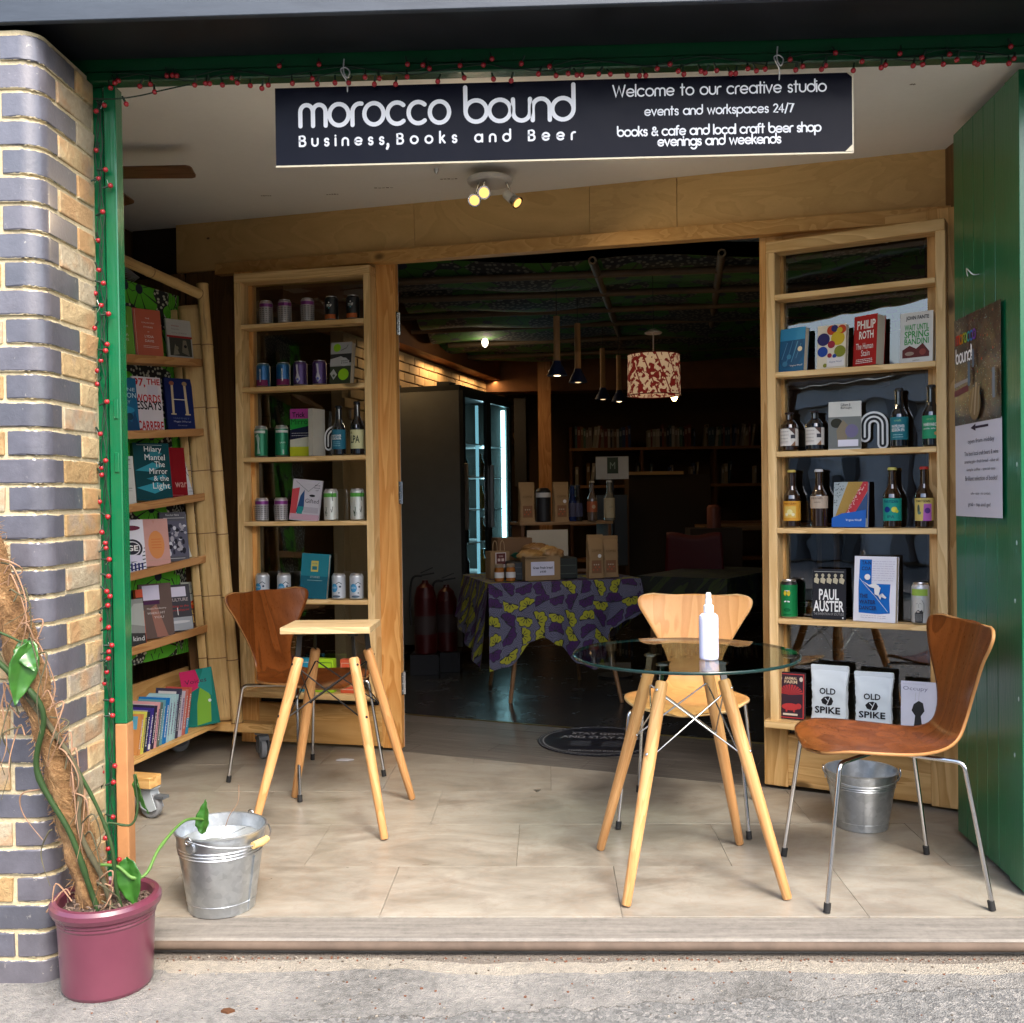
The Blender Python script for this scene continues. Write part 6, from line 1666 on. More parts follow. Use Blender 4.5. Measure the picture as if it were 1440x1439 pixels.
# ceiling: poles and draped printed cloth
cp = flat((.10, .065, .035), .6, 0, .3)
for i, (a_, b_) in enumerate((((-.95, 5.72, 2.46), (1.5, 5.6, 2.475)), ((-1.1, 6.32, 2.475), (1.8, 6.08, 2.465)), ((-1.1, 6.95, 2.48), (2.0, 6.65, 2.48)), ((-1.0, 7.6, 2.49), (2.2, 7.25, 2.50)), ((-.8, 8.4, 2.50), (2.4, 7.95, 2.51)), ((-.7, 9.2, 2.51), (2.6, 8.8, 2.52)))):
    lb = ('bamboo pole across the shop ceiling, the nearest to the doorway', 'second bamboo ceiling pole from the doorway', 'third bamboo ceiling pole from the doorway', 'fourth bamboo ceiling pole from the doorway', 'fifth bamboo ceiling pole from the doorway', 'bamboo ceiling pole farthest from the doorway')[i]
    mb = MB(); L = (Vector(b_) - Vector(a_)).length
    mb.tube([a_, b_], .021, 10); o = mb.build('bamboo_pole', cp); tag(o, lb, 'pole', 'bamboo poles across the ceiling')
for i, (x0, y0, x1) in enumerate(((.249, 5.3, .75), (.899, 5.2, 1.5))):
    o = MB()
    n_ = 14
    o.tube([(x0, y0, 2.462), (x1, 9.5, 2.56)], .022, n_, cap=False); o.tube([(x0, y0 + .001, 2.462), (x1, 9.5, 2.56)], .013, n_, cap=False, mi=1)
    o.add([(x0 + r * math.cos(2 * PI * k / n_), y0, 2.462 + r * math.sin(2 * PI * k / n_)) for r in (.022, .013) for k in range(n_)], [(k, (k + 1) % n_, n_ + (k + 1) % n_, n_ + k) for k in range(n_)], 2)
    o = o.build('bamboo_pole', [cp, M['black'], flat((.20, .15, .09), .6)]); tag(o, ('bamboo pole pointing at the doorway with its hollow end showing, left one', 'bamboo pole pointing at the doorway with its hollow end showing, right one')[i], 'pole')
def drape(u, v):
    x = -.9 + 3.6 * u; y = 5.6 + 3.9 * v - .12 * u
    ph = (v * 5.6) % 1
    return (x, y, 2.53 - .06 * math.sin(PI * ph) * (1 + .3 * math.sin(7 * u + 3 * v)) + .015 * math.sin(19 * u) + .02 * v)
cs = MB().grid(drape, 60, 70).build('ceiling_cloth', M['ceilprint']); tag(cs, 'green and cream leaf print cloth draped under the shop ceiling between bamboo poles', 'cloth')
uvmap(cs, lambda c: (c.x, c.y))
mb = MB(); mb.box(-.7, 10.2, 2.30, 4.0, 10.5, 3.0); o = mb.build('ceiling_beam', flat((.15, .07, .03), .7, 0, .3)); tag(o, 'deep timber beam across the back of the shop, dimly lit', 'beam')
# pillar, pictures
mb = MB(); mb.box(-.07, -.07, 0, .055, .07, 2.6); o = mb.build('timber_pillar', wood('pillar_wood', (.26, .12, .04), (.38, .20, .08), 'z', knots=False), loc=(-.01, 10, 0)); tag(o, 'orange timber pillar standing beyond the fridge', 'pillar')
mb = MB(); mb.box(-.06, 0, 0, .06, .03, .9); o = mb.build('wall_board', M['black'], loc=(-.27, 10.4, 1.35)); tag(o, 'narrow black board on the back wall between fridge and pillar', 'board')
# pendant lamps
navy = flat((.012, .018, .06), .4)
for i, (x, y, zt, zb, zs) in enumerate(((.066, 5.9, 2.283, 2.02, 1.94), (.202, 6.4, 2.324, 2.03, 1.955), (.418, 7.5, 2.325, 2.03, 1.95), (.551, 7.7, 2.298, 2.03, 1.95))):
    lb = ('bamboo pendant lamp with navy cone shade, nearest and farthest left', 'bamboo pendant lamp with navy cone shade, second from the left', 'bamboo pendant lamp with navy cone shade, third from the left', 'bamboo pendant lamp with navy cone shade, nearest the patterned lampshade')[i]
    o = empty('pendant_lamp', (x, y, 0), 0, lb, 'lamp', 'bamboo pendant lamps')
    MB().tube([(0, 0, zt), (0, 0, 2.50)], .002, 6).build('cord', M['black'], o)
    MB().tube([(0, 0, zb), (0, 0, zb + .11), (0, 0, zb + .115), (0, 0, zb + .12), (0, 0, zt)], [.02, .019, .021, .019, .019], 12).build('bamboo_stem', flat((.28, .16, .07), .6), o)
    MB().lathe([(.060, zs), (.058, zs + .004), (.042, zs + .04), (.026, zs + .07), (.022, zs + .085), (0, zs + .088)], 24).build('lamp_shade', navy, o)
    MB().lathe([(.034, zs + .006), (.03, zs + .002), (0, zs - .004)], 16).build('bulb', emis('pendant_bulb_%d' % i, (1, .68, .36), (3, .4, .4, 1.6)[i]), o)
    if i in (0, 3):
        l = bpy.data.lights.new('pendant_glow', 'SPOT'); l.energy = 1.2; l.color = (1, .65, .35); l.spot_size = R(120); l.spot_blend = 1
        lo = bpy.data.objects.new('pendant_glow', l); C.objects.link(lo); lo.parent = o; lo.location = (0, 0, zs - .02)
# drum lampshade with a red print
n = NT('red_bird_print_shade')
tc = n.n('UVMap').outputs[0]
a1 = n.noise(tc, 4.5, 2, .5, 1.2); a2 = n.noise(tc, 9, 1, .5, .8)
sx = n.n('SeparateXYZ'); n.t.links.new(tc, sx.inputs[0])
br = n.m('LESS_THAN', n.m('ABSOLUTE', n.m('SUBTRACT', n.m('FRACT', n.m('ADD', n.m('MULTIPLY', sx.outputs[0], 3.2), n.m('MULTIPLY', sx.outputs[1], 1.3))), .5)), .05)
msk = n.m('MAXIMUM', n.m('MAXIMUM', n.m('GREATER_THAN', a1, .53), n.m('GREATER_THAN', a2, .585)), br)
col = n.mix(msk, (.62, .42, .24), (.17, .012, .008))
n.done(col, .8)
n.t.links.new(col, n.b.inputs['Emission Color']); n.b.inputs['Emission Strength'].default_value = .10
ls = empty('drum_lampshade', (.612, 5.8, 0), 0, 'lit drum lampshade printed with red birds and leaves on cream', 'lamp')
mb = MB(); mb.lathe([(.150, 1.805), (.146, 2.035)], 40); mb.f = mb.f[:40]; mb.m = mb.m[:40]; mb.sm = mb.sm[:40]
shd = mb.build('printed_shade', n.mat, ls)
uvmap(shd, lambda c: (math.atan2(c.x, -c.y) * .15 * 4, c.z * 4))
mb = MB(); mb.tube([(.151 * math.cos(k * PI / 20), .151 * math.sin(k * PI / 20), 1.806) for k in range(40)], .003, 6, closed=True); mb.build('shade_rim', flat((.22, .02, .015), .6), ls)
mb = MB(); mb.tube([(.147 * math.cos(k * PI / 20), .147 * math.sin(k * PI / 20), 2.035) for k in range(40)], .003, 6, closed=True); mb.build('shade_rim', flat((.22, .02, .015), .6), ls)
mb = MB(); mb.tube([(0, 0, 2.05), (0, 0, 2.16)], .004, 8); mb.lathe([(.0, 2.16), (.045, 2.155), (.05, 2.162), (.02, 2.18), (0, 2.18)], 20); mb.tube([(-.147, 0, 2.03), (.147, 0, 2.03)], .0025, 6); mb.build('ceiling_rose', flat((.5, .46, .4), .5), ls)
mb = MB(); mb.tube([(0, 0, 2.18), (0, 0, 2.5)], .002, 6); mb.build('cord', M['black'], ls)
# ---------------------------------------------------------------- fridge
fd = Vector((.323, 1.10, 0)).normalized(); fa = math.atan2(fd.y, fd.x)
fr_ = empty('drinks_fridge', (-.622, 7.6, 0), fa, 'tall grey two-door glass-fronted drinks fridge glowing pale blue inside', 'fridge')
FW, FD = 1.15, .78      # x along the glass front, +y into the cabinet
gm = flat((.11, .115, .11), .55); dkm = flat((.02, .022, .022), .4)
MB().box(.0, .03, .12, .012, FD, 2.05).build('side_panel', gm, fr_, bevel=.003)
MB().box(FW - .012, .03, .12, FW, FD, 2.05).build('side_panel', gm, fr_)
MB().box(.012, FD - .02, .12, FW - .012, FD, 2.05).build('back_panel', flat((.30, .42, .44), .5), fr_)
MB().box(.0, .03, 2.05, FW, FD, 2.09).build('top_panel', dkm, fr_)
MB().box(.012, .03, .12, FW - .012, FD - .02, .44).build('base_panel', dkm, fr_)
for (x, y) in ((.1, .15), (.55, .25), (.08, .6)):
    MB().box(x, y, 2.091, x + .14, y + .10, 2.13).build('top_vent', dkm, fr_)
cold = emis('cold_light_tube', (.45, .9, 1.0), 1.6)
for x0 in (0, FW / 2):
    dr = MB().box(x0 + .002, 0, .44, x0 + .045, .03, 2.05).box(x0 + FW / 2 - .045, 0, .44, x0 + FW / 2 - .002, .03, 2.05).box(x0 + .045, 0, .44, x0 + FW / 2 - .045, .03, .49).box(x0 + .045, 0, 2.0, x0 + FW / 2 - .045, .03, 2.05).build('door_frame', dkm, fr_)
    MB().box(x0 + .045, .012, .49, x0 + FW / 2 - .045, .016, 2.0).build('door_glass', M['fridgeglass'], dr)
    MB().box(x0 + .005, -.03, 1.0, x0 + .02, -.001, 1.5).build('door_handle', M['alu'], dr, bevel=.003)
    for z in (.62, .88, 1.14, 1.40, 1.66):
        MB().box(x0 + .03, .06, z, x0 + FW / 2 - .02, FD - .05, z + .008).build('wire_shelf', flat((.4, .45, .46), .4), fr_)
MB().box(FW - .05, .05, .5, FW - .03, .08, 1.98).build('light_tube', cold, fr_)
MB().box(FW / 2 - .02, .09, .5, FW / 2 + .0, .11, 1.98).build('light_tube', emis('cold_light_tube_dim', (.3, .7, .85), .15), fr_)
l = bpy.data.lights.new('fridge_glow', 'AREA'); l.shape = 'RECTANGLE'; l.size = .1; l.size_y = 1.5; l.energy = 1.8; l.color = (.55, .9, 1)
lo = bpy.data.objects.new('fridge_glow', l); C.objects.link(lo); lo.parent = fr_; lo.location = (FW - .1, .2, 1.25); lo.rotation_euler = (R(-90), 0, 0); lo.rotation_euler = (R(90), 0, R(60))
bcol = [(.02, .05, .03), (.10, .04, .01), (.2, .2, .22), (.03, .03, .05), (.25, .12, .02), (.02, .12, .14)]
fb = None
for r_i, z in enumerate((.628, .888, 1.148, 1.408)):
    for c_i in range(7):
        x = .10 + c_i * .075 + (.55 if False else 0)
        o = empty('fridge_bottle', (0, 0, 0), 0, '%s bottle on the %s wire shelf inside the glass-fronted fridge' % (('green', 'amber', 'pale grey', 'black', 'orange', 'teal')[(r_i * 3 + c_i) % 6], ('lowest', 'second', 'third', 'fourth')[r_i]), 'bottle', 'bottles inside the fridge')
        MB().lathe([(.03, 0), (.031, .005), (.031, .11), (.013, .15), (.012, .19), (0, .19)], 10).build('bottle_body', flat(bcol[(r_i * 3 + c_i) % 6], .2), o)
        o.matrix_world = fr_.matrix_world
        wx = Vector((-.622, 7.6, 0)) + fd * (x * 1.0 if c_i < 4 else x + .3) + Vector((-fd.y, fd.x, 0)) * .12
        o.location = (wx.x, wx.y, z + .002)
# fire extinguishers
for i, (x, y, s_) in enumerate(((-.878, 7.2, 1), (-.737, 7.3, .92))):
    o = empty('fire_extinguisher', (x, y, .14), 0, ('red fire extinguisher beside the fridge, the larger left one', 'red fire extinguisher beside the fridge, the smaller right one')[i], 'extinguisher')
    MB().lathe([(.075 * s_, 0), (.08 * s_, .01), (.08 * s_, .40 * s_), (.06 * s_, .47 * s_), (.025 * s_, .50 * s_), (.02, .52 * s_), (0, .52 * s_)], 24).build('cylinder', flat((.05, .003, .003), .4), o)
    MB().lathe([(.0812 * s_, .14), (.0812 * s_, .27)], 24).build('instruction_label', flat((.045, .03, .028), .6), o)
    mb = MB(); mb.bar((-.05, 0, .55 * s_), (.07, 0, .57 * s_), .02, .012); mb.bar((-.03, 0, .57 * s_), (.06, 0, .61 * s_), .02, .008); mb.build('handle', M['black'], o)
    mb = MB(); mb.tube(smooth([(-.02, 0, .55 * s_), (-.09, 0, .53 * s_), (-.11, 0, .35 * s_), (-.10, 0, .2 * s_)], 6), .009, 8); mb.build('hose', M['black'], o)
    b_ = MB().box(-.1, -.1, 0, .1, .1, .14).build('plinth', M['black'], loc=(x, y, 0)); tag(b_, ('black plinth under the left fire extinguisher', 'black plinth under the right fire extinguisher')[i], 'plinth')
# ---------------------------------------------------------------- cloth-covered table and what stands on it
TA = math.atan2(.26, .89)
tb = empty('display_table', (-.345, 5.97, 0), TA, 'low table on splayed wooden legs under the patterned cloth', 'table')
TWd, TDp, TH = .93, .75, .735
MB().box(0, 0, TH - .03, TWd, TDp, TH - .004).build('table_top', M['pineH'], tb)
darkleg = wood('table_leg_wood', (.16, .08, .03), (.26, .14, .06), 'z', knots=False)
for (x, y, fx, fy) in ((.24, .14, .14, .10), (.70, .14, .78, -.10), (.24, .6, .16, .72), (.70, .6, .78, .72)):
    MB().tube([(fx, fy, 0), (x, y, TH - .03)], [.012, .019], 12).build('leg', darkleg, tb)
tcx = MB()
def tcloth_top(u, v): return (-.012 + (TWd + .024) * u, -.012 + (TDp + .02) * v, TH + .001 + .001 * math.sin(20 * u))
edge = [(0, .52), (.10, .50), (.25, .35), (.33, .33), (.45, .38), (.60, .50), (.70, .54), (.75, .53), (.80, .30), (.9, .24), (1, .20)]
def hang(s_):
    for (a_, x), (b_, y) in zip(edge, edge[1:]):
        if s_ <= b_: t = (s_ - a_) / (b_ - a_); t = t * t * (3 - 2 * t); return x + (y - x) * t
    return edge[-1][1]
def front(u, v):
    h = hang(u) * v
    fold = (.012 * math.sin(u * 26) + .020 * math.sin(u * 9 + 1)) * min(1, v * 1.6)
    return (-.012 + (TWd + .024) * u + .02 * v * math.sin(8 * u), -.012 - .02 * min(1, v * 3) + fold, TH + .001 - h)
def left(u, v):
    h = (.52 - .25 * u) * v
    return (-.012 - .015 * min(1, v * 3) - .045 * v * v + .015 * math.sin(u * 22) * v, -.012 + TDp * u, TH + .001 - h)
def right(u, v):
    h = (.20 + .30 * u) * v
    return (TWd + .012 + .02 * min(1, v * 3) + .012 * math.sin(u * 20) * v, -.012 + TDp * u, TH + .001 - h)
tcx.grid(tcloth_top, 30, 20); tcx.grid(front, 90, 36); tcx.grid(left, 24, 18); tcx.grid(right, 24, 14)
tco = tcx.build('patterned_tablecloth', M['waxprint'], loc=(-.345, 5.97, 0), rz=TA); tag(tco, 'lilac wax-print tablecloth with yellow and purple fan flowers draped over the low table', 'tablecloth')
uvmap(tco, lambda c: (c.x + (c.y if abs(c.x) < .08 or c.x > TWd else 0), c.z + c.y * .9))
def on(x, y, z=TH + .004):
    c_, s_ = math.cos(TA), math.sin(TA); return (-.345 + c_ * x - s_ * y, 5.97 + s_ * x + c_ * y, z)
honey = flat((.28, .10, .02), .25, Coat_Weight=.5)
for i, x in enumerate((.075, .145)):
    o = empty('honey_jar', on(x, .07), TA, ('amber jar with a white label, left one of the two', 'amber jar with a white label, right one of the two')[i], 'jar', 'amber jars')
    MB().lathe([(.026, 0), (.029, .004), (.029, .07), (.024, .082), (.024, .088)], 20).build('jar_body', honey, o)
    MB().lathe([(.026, .084), (.0265, .087), (.0265, .10), (.02, .104), (0, .104)], 20).build('lid', flat((.22, .17, .12), .4), o)
    MB().lathe([(.0296, .022), (.0296, .055)], 20).build('paper_label', flat((.5, .5, .5), .6), o)
kraft = flat((.26, .165, .08), .75, 0, .15); kraftl = flat((.34, .23, .12), .75, 0, .15)
bx = empty('bread_box', on(.335, .13), TA + .03, 'open cardboard box of bread with a handwritten white price card', 'box')
def panel(mb, x0, y0, x1, y1, z): mb.box(x0, y0, 0, x1, y1, z)
mb = MB(); mb.box(-.11, -.09, 0, .11, -.086, .145); mb.box(-.11, .12, 0, .11, .124, .145); mb.box(-.11, -.086, 0, -.106, .12, .145); mb.box(.106, -.086, 0, .11, .12, .145); mb.box(-.106, -.086, 0, .106, .12, .004)
mb.build('carton', kraft, bx); 
f_ = MB().box(-.115, -.12, .14, .02, -.088, .144).build('flap', kraftl, bx)
pc = empty('price_card', on(.335, .036, TH + .004 + .03), TA + .03, 'white card on the bread box reading Great Fresh bread', 'sign')
MB().box(-.073, -.0015, 0, .073, -.0005, .082).build('card', flat((.55, .55, .66), .6), pc)
Print(.146, .082, .002).run([('t', 'Great Fresh bread', .08, .48, .92, .66, (.02, .02, .03), 1), ('t', '£4.00', .38, .20, .64, .36, (.02, .02, .03), 1)]).build('card_lettering', pc)
for i, (x, y, z, a_) in enumerate(((-.05, .0, .15, .3), (.06, .03, .17, -.4), (.0, .06, .185, .1), (.09, -.02, .155, .9))):
    p = on(.335 + x, .13 + y, TH + z)
    o = empty('bread_bag', p, a_, ('crumpled amber bag of bread at the left of the box', 'crumpled amber bag of bread in the middle of the box', 'crumpled amber bag of bread on top of the others', 'crumpled amber bag of bread at the right of the box')[i], 'bag')
    def bf(u, v, i=i):
        t = PI * v; a__ = 2 * PI * u; r = .055 * (1 + .16 * math.sin(5 * a__ + 7 * v + i) + .1 * math.sin(11 * a__ - 9 * v))
        return (r * 1.4 * math.sin(t) * math.cos(a__), r * .8 * math.sin(t) * math.sin(a__), .6 * r * math.cos(t))
    MB().grid(bf, 24, 14).build('bag_body', flat([(.34, .20, .07), (.42, .27, .10), (.24, .13, .05), (.30, .18, .08)][i], .35), o)
o = empty('dark_crate', on(.50, .17), TA, 'dark plastic crate right of the bread box on the patterned cloth', 'crate')
MB().box(-.07, -.09, 0, .07, .12, .13).build('crate_body', flat((.02, .025, .022), .5), o, bevel=.005)
MB().box(-.06, -.0945, .03, .06, -.091, .035).build('crate_rib', flat((.05, .06, .05), .5), o)
MB().box(-.06, -.0945, .08, .06, -.091, .085).build('crate_rib', flat((.05, .06, .05), .5), o)
o = empty('dark_crate', on(.21, .19), TA, 'dark crate between the amber jars and the bread box', 'crate')
MB().box(-.055, -.09, 0, .055, .12, .11).build('crate_body', flat((.02, .025, .03), .5), o, bevel=.005)
for z in (.035, .075): MB().box(-.05, -.0945, z, .05, -.091, z + .006).build('crate_rib', flat((.05, .055, .06), .5), o)
green_c = MB(); green_c.grid(lambda u, v: (-.07 + .14 * u, -.05 + .1 * v, .02 * math.sin(6 * u) * math.cos(5 * v)), 12, 10, thick=.002); o = green_c.build('folded_cloth', flat((.02, .14, .08), .8), loc=on(.25, .20, TH + .15)); tag(o, 'folded green cloth lying across the dark crate', 'cloth')
kb = flat((.30, .19, .09), .7, 0, .15, 'kraft')
def kbag(p, rz, w, h, label, badge=True):
    pr = [('r', .2, .12, .8, .42, (.20, .10, .05)), ('t', 'COFFEE', .2, .62, .8, .67, (.12, .07, .03))] + [('d', .3 + .12 * k, .2 + .06 * (k % 2), .05, (.38, .10, .05)) for k in range(4)] + [('d', .35 + .13 * k, .32, .045, (.38, .30, .22)) for k in range(3)]
    if badge: pr.append(('d', .68, .52, .11, (.62, .62, .62)))
    return coffee_bag(p, rz, w, h, .06, kb, pr, label, 'kraft paper coffee bags')
kbag(on(.68, .08), TA + .05, .105, .262, 'kraft coffee bag with a round white sticker standing at the front right of the table')
kbag(on(.79, .12), TA - .05, .105, .252, 'kraft coffee bag next to the one with the sticker, at the table edge', False)
# riser with more goods
rs_ = empty('display_riser', on(.38, .46), TA, 'low wooden riser standing on the patterned table', 'stand')
MB().box(-.07, 0, 0, .55, .26, .012).build('riser_base', dk2, rs_)
MB().box(-.07, 0, .32, .56, .26, .338).build('riser_top', wood('riser_wood', (.18, .10, .04), (.28, .17, .08), 'x', knots=False), rs_)
for x in (-.06, .53): MB().box(x, .01, .012, x + .02, .25, .32).build('riser_leg', dk2, rs_)
o = MB().box(0, 0, 0, .27, .012, .29).build('white_panel', flat((.42, .38, .30), .7), loc=on(.34, .40), rz=TA); tag(o, 'blank off-white board leaning behind the bread bags', 'board')
kbag(on(.37, .52, TH + .342), TA, .105, .255, 'kraft coffee bag at the left end of the riser', False)
kbag(on(.60, .52, TH + .342), TA, .105, .255, 'kraft coffee bag with a white sticker, on the riser beside the bottles')
o = empty('black_canister', on(.49, .54, TH + .342), TA, 'black canister with a white band between two kraft coffee bags', 'canister')
MB().lathe([(.045, 0), (.048, .004), (.048, .20), (.03, .22), (0, .222)], 24).build('canister_body', M['black'], o); MB().lathe([(.0486, .16), (.0486, .19)], 24).build('white_band', flat((.5, .5, .5), .6), o)
def m_clearbottle(name, c): 
    n = NT(name); return n.done(c, .08, 0, Coat_Weight=1.0, Coat_Roughness=.02)
bottle(on(.80, .47, TH + .342), TA, .262, .033, m_clearbottle('amber_spirit_glass', (.10, .07, .05)), (.4, .36, .3), .06, .13, (.30, .08, .03), [('d', .5, .5, .2, (.4, .3, .2))], 'clear spirit bottle with an orange label on the riser', 'long')
bottle(on(.93, .50, TH + .342), TA, .265, .036, m_clearbottle('pale_spirit_glass', (.14, .13, .10)), (.4, .4, .38), .02, .15, (.36, .31, .20), [('t', 'GIN', .3, .5, .7, .6, (.2, .18, .12))], 'clear bottle with a tall cream label at the end of the riser', 'long')
for i, (x, c_) in enumerate(((.70, (.01, .02, .08)), (.74, (.02, .015, .01)))):
    bottle(on(x, .58, TH + .342), TA, .24, .033, flat(c_, .15), (.02, .02, .03), .03, .12, (.05, .05, .09), [], ('dark blue bottle behind the spirit bottles', 'dark brown bottle behind the spirit bottles')[i], 'long')
pb_ = empty('paper_bag', on(.12, .30), TA + .2, 'small brown paper carrier bag with twisted handles and a dark picture tag', 'bag')
MB().box(-.065, -.04, 0, .065, .04, .17).build('bag_body', kraft, pb_, bevel=.003)
for x in (-.03, .02):
    MB().tube(smooth([(x - .015, -.03, .17), (x - .012, -.03, .215), (x, -.03, .235), (x + .012, -.03, .215), (x + .015, -.03, .17)], 5), .0022, 6).build('handle', flat((.40, .28, .16), .7), pb_)
tg_ = empty('picture_tag', on(.125, .235, TH + .075), TA + .2, 'small dark photo tag with a white border hanging on the paper bag', 'card')
MB().box(-.036, -.002, 0, .036, -.001, .092).build('tag_card', flat((.55, .50, .48), .6), tg_)
Print(.072, .092, .0022).run([('r', .08, .2, .92, .95, (.10, .03, .03)), ('r', .2, .42, .45, .6, (.5, .4, .36)), ('r', .55, .42, .8, .6, (.5, .4, .36)), ('t', 'tote', .3, .7, .7, .82, (.5, .4, .36)), ('r', .15, .08, .85, .12, (.2, .1, .1))]).build('tag_print', tg_)
o = empty('kraft_box', on(.235, .42), TA, 'plain brown cardboard box at the back left of the patterned table', 'box')
MB().box(-.10, -.08, 0, .12, .10, .245).build('carton', flat((.16, .09, .045), .8), o)
# a second cloth-covered table receding to the right, a red chair, sign holder, counter and far shelves
t2 = empty('side_table', (.62, 6.85, 0), R(58), 'second low table under a dark green printed cloth, behind the first', 'table')
MB().box(0, -.6, .66, 1.0, .0, .70).build('table_top', M['pineH'], t2)
for (x, y) in ((.06, -.54), (.94, -.54), (.06, -.06), (.94, -.06)): MB().tube([(x, y, 0), (x, y, .66)], .02, 8).build('leg', darkleg, t2)
m2 = m_wax('dark_green_wax_print', 10, (.012, .018, .012), (.03, .045, .01), (.01, .014, .012))
mb = MB(); mb.grid(lambda u, v: (-.02 + 1.04 * u, -.62 + .64 * v, .703), 10, 8); mb.grid(lambda u, v: (-.02 + 1.04 * u, -.62 - .015 * math.sin(u * 30) * v, .703 - .22 * v), 60, 8); mb.grid(lambda u, v: (-.02 - .015 * math.sin(u * 24) * v, -.62 + .64 * u, .703 - .22 * v), 40, 8)
o = mb.build('dark_tablecloth', m2, loc=t2.location, rz=R(58)); tag(o, 'dark green printed cloth over the second table', 'tablecloth'); uvmap(o, lambda c: (c.x + c.y * .3, c.z + c.y))
rc = empty('red_chair', (1.13, 7.62, 0), R(160), 'deep red moulded chair in the dark of the shop', 'chair')
mb = MB(); mb.grid(lambda u, v: ((u - .5) * .46 * (1 - .25 * max(0, v - .5)), -.22 + .40 * min(1, v * 2) + .04 * max(0, v - .5), .46 + .02 * math.cos(PI * (u - .5) * 2) * -1 + .44 * max(0, v - .5) * 2.3 - .02 * (2 * u - 1) ** 2), 16, 20, thick=.012); mb.build('seat_shell', flat((.06, .003, .004), .5), rc)
for (x, y) in ((-.2, -.2), (.2, -.2), (-.2, .18), (.2, .18)): MB().tube([(x, y, 0), (x * .7, y * .7, .44)], .012, 8).build('leg', darkleg, rc)
sh = empty('sign_holder', (.45, 7.0, 0), R(3), 'white two-leaf card stand with a dark centre picture, above the spirit bottles', 'sign')
MB().box(-.115, 0, 1.355, .11, .004, 1.51).build('card', flat((.40, .39, .37), .7), sh)
Print(.225, .155, 0, z0=1.355).run([('r', .33, .25, .67, .97, (.03, .045, .03)), ('t', 'M', .42, .45, .58, .75, (.2, .25, .2)), ('r', .332, .02, .337, .98, (.25, .24, .22)), ('r', .67, .02, .675, .98, (.25, .24, .22))]).build('card_print', sh)
MB().tube([(0, .01, 0), (0, .01, 1.36)], .01, 8).build('stand_pole', M['black'], sh); MB().lathe([(.12, 0), (.12, .012), (0, .014)], 20).build('stand_foot', M['black'], sh)
ct = empty('shop_counter', (.75, 9.4, 0), 0, 'dark counter at the back of the shop with a lit wooden ledge', 'counter')
MB().box(0, 0, 0, .75, .5, 1.43).build('counter_body', dk, ct); MB().box(-.02, -.03, 1.43, .5, .5, 1.46).build('counter_ledge', flat((.45, .26, .10), .5), ct)
MB().box(-.3, -.06, .6, -.02, .0, 1.25).build('till_screen', flat((.03, .035, .035), .3), ct)
dkd = empty('wooden_desk', (1.35, 8.8, 0), 0, 'plain wooden desk top in the shadows on the right', 'desk')
MB().box(0, 0, .93, 1.2, .7, .97).build('desk_top', wood('desk_wood', (.20, .11, .05), (.30, .18, .09), 'x', knots=False), dkd)
for (x, y) in ((.05, .05), (1.12, .05), (.05, .62), (1.12, .62)): MB().box(x, y, 0, x + .04, y + .04, .93).build('leg', darkleg, dkd)
ot = empty('red_canister', (1.30, 8.0, 0), 0, 'dark red and cream striped tin beside the red chair', 'tin')
MB().lathe([(.055, .98), (.055, 1.14), (.04, 1.16), (0, 1.16)], 20).build('tin_body', flat((.16, .05, .03), .4), ot); MB().box(-.2, -.1, 0, .2, .2, .979).build('tin_plinth', dk, ot)
fs = empty('wall_bookcase', (.25, 11.2, 0), 0, 'dark wall shelves of books at the back of the shop', 'bookcase')
for z in (.55, .95, 1.36, 1.77): MB().box(0, 0, z - .03, 2.4, .3, z).build('shelf', flat((.24, .12, .05), .6, 0, .2), fs)
for x in (0, .78, 1.58, 2.37): MB().box(x, .01, .0, x + .03, .29, 2.0 if x < .1 else 1.77).build('upright', dk2, fs)
pal = [(.20, .20, .18), (.03, .06, .08), (.12, .03, .02), (.26, .22, .15), (.02, .02, .03), (.05, .10, .08), (.15, .13, .12), (.28, .27, .25), (.10, .06, .02), (.02, .04, .12)]
for zi, z in enumerate((1.771, 1.361)):
    x = .31
    while x < 2.55:
        t = rnd.uniform(.016, .04)
        if zi == 0 and .95 < x < 1.02 or rnd.random() < .05 or zi == 1 and rnd.random() < .45: x += .09; continue
        h = rnd.uniform(.18, .25)
        ci = rnd.randrange(10); c_ = pal[ci]
        o = MB().box(0, 0, 0, t, .16, h).box(t * .2, -.001, h * .6, t * .8, 0, h * .85, 1).build('far_book', [flat(c_, .6), flat(tuple(min(.5, q + .2) for q in c_), .6)], loc=(x, 11.22, z))
        o.rotation_euler = (0, rnd.choice((0, 0, 0, .12)), 0)
        tag(o, '%s book standing in the row on the %s shelf of the far wall bookcase' % (('grey', 'dark teal', 'dark red', 'tan', 'black', 'dark green', 'taupe', 'pale grey', 'brown', 'navy')[ci], 'top' if zi == 0 else 'second'), 'book', 'books on the %s shelf of the far wall' % ('top' if zi == 0 else 'second'))
        x += t + .002
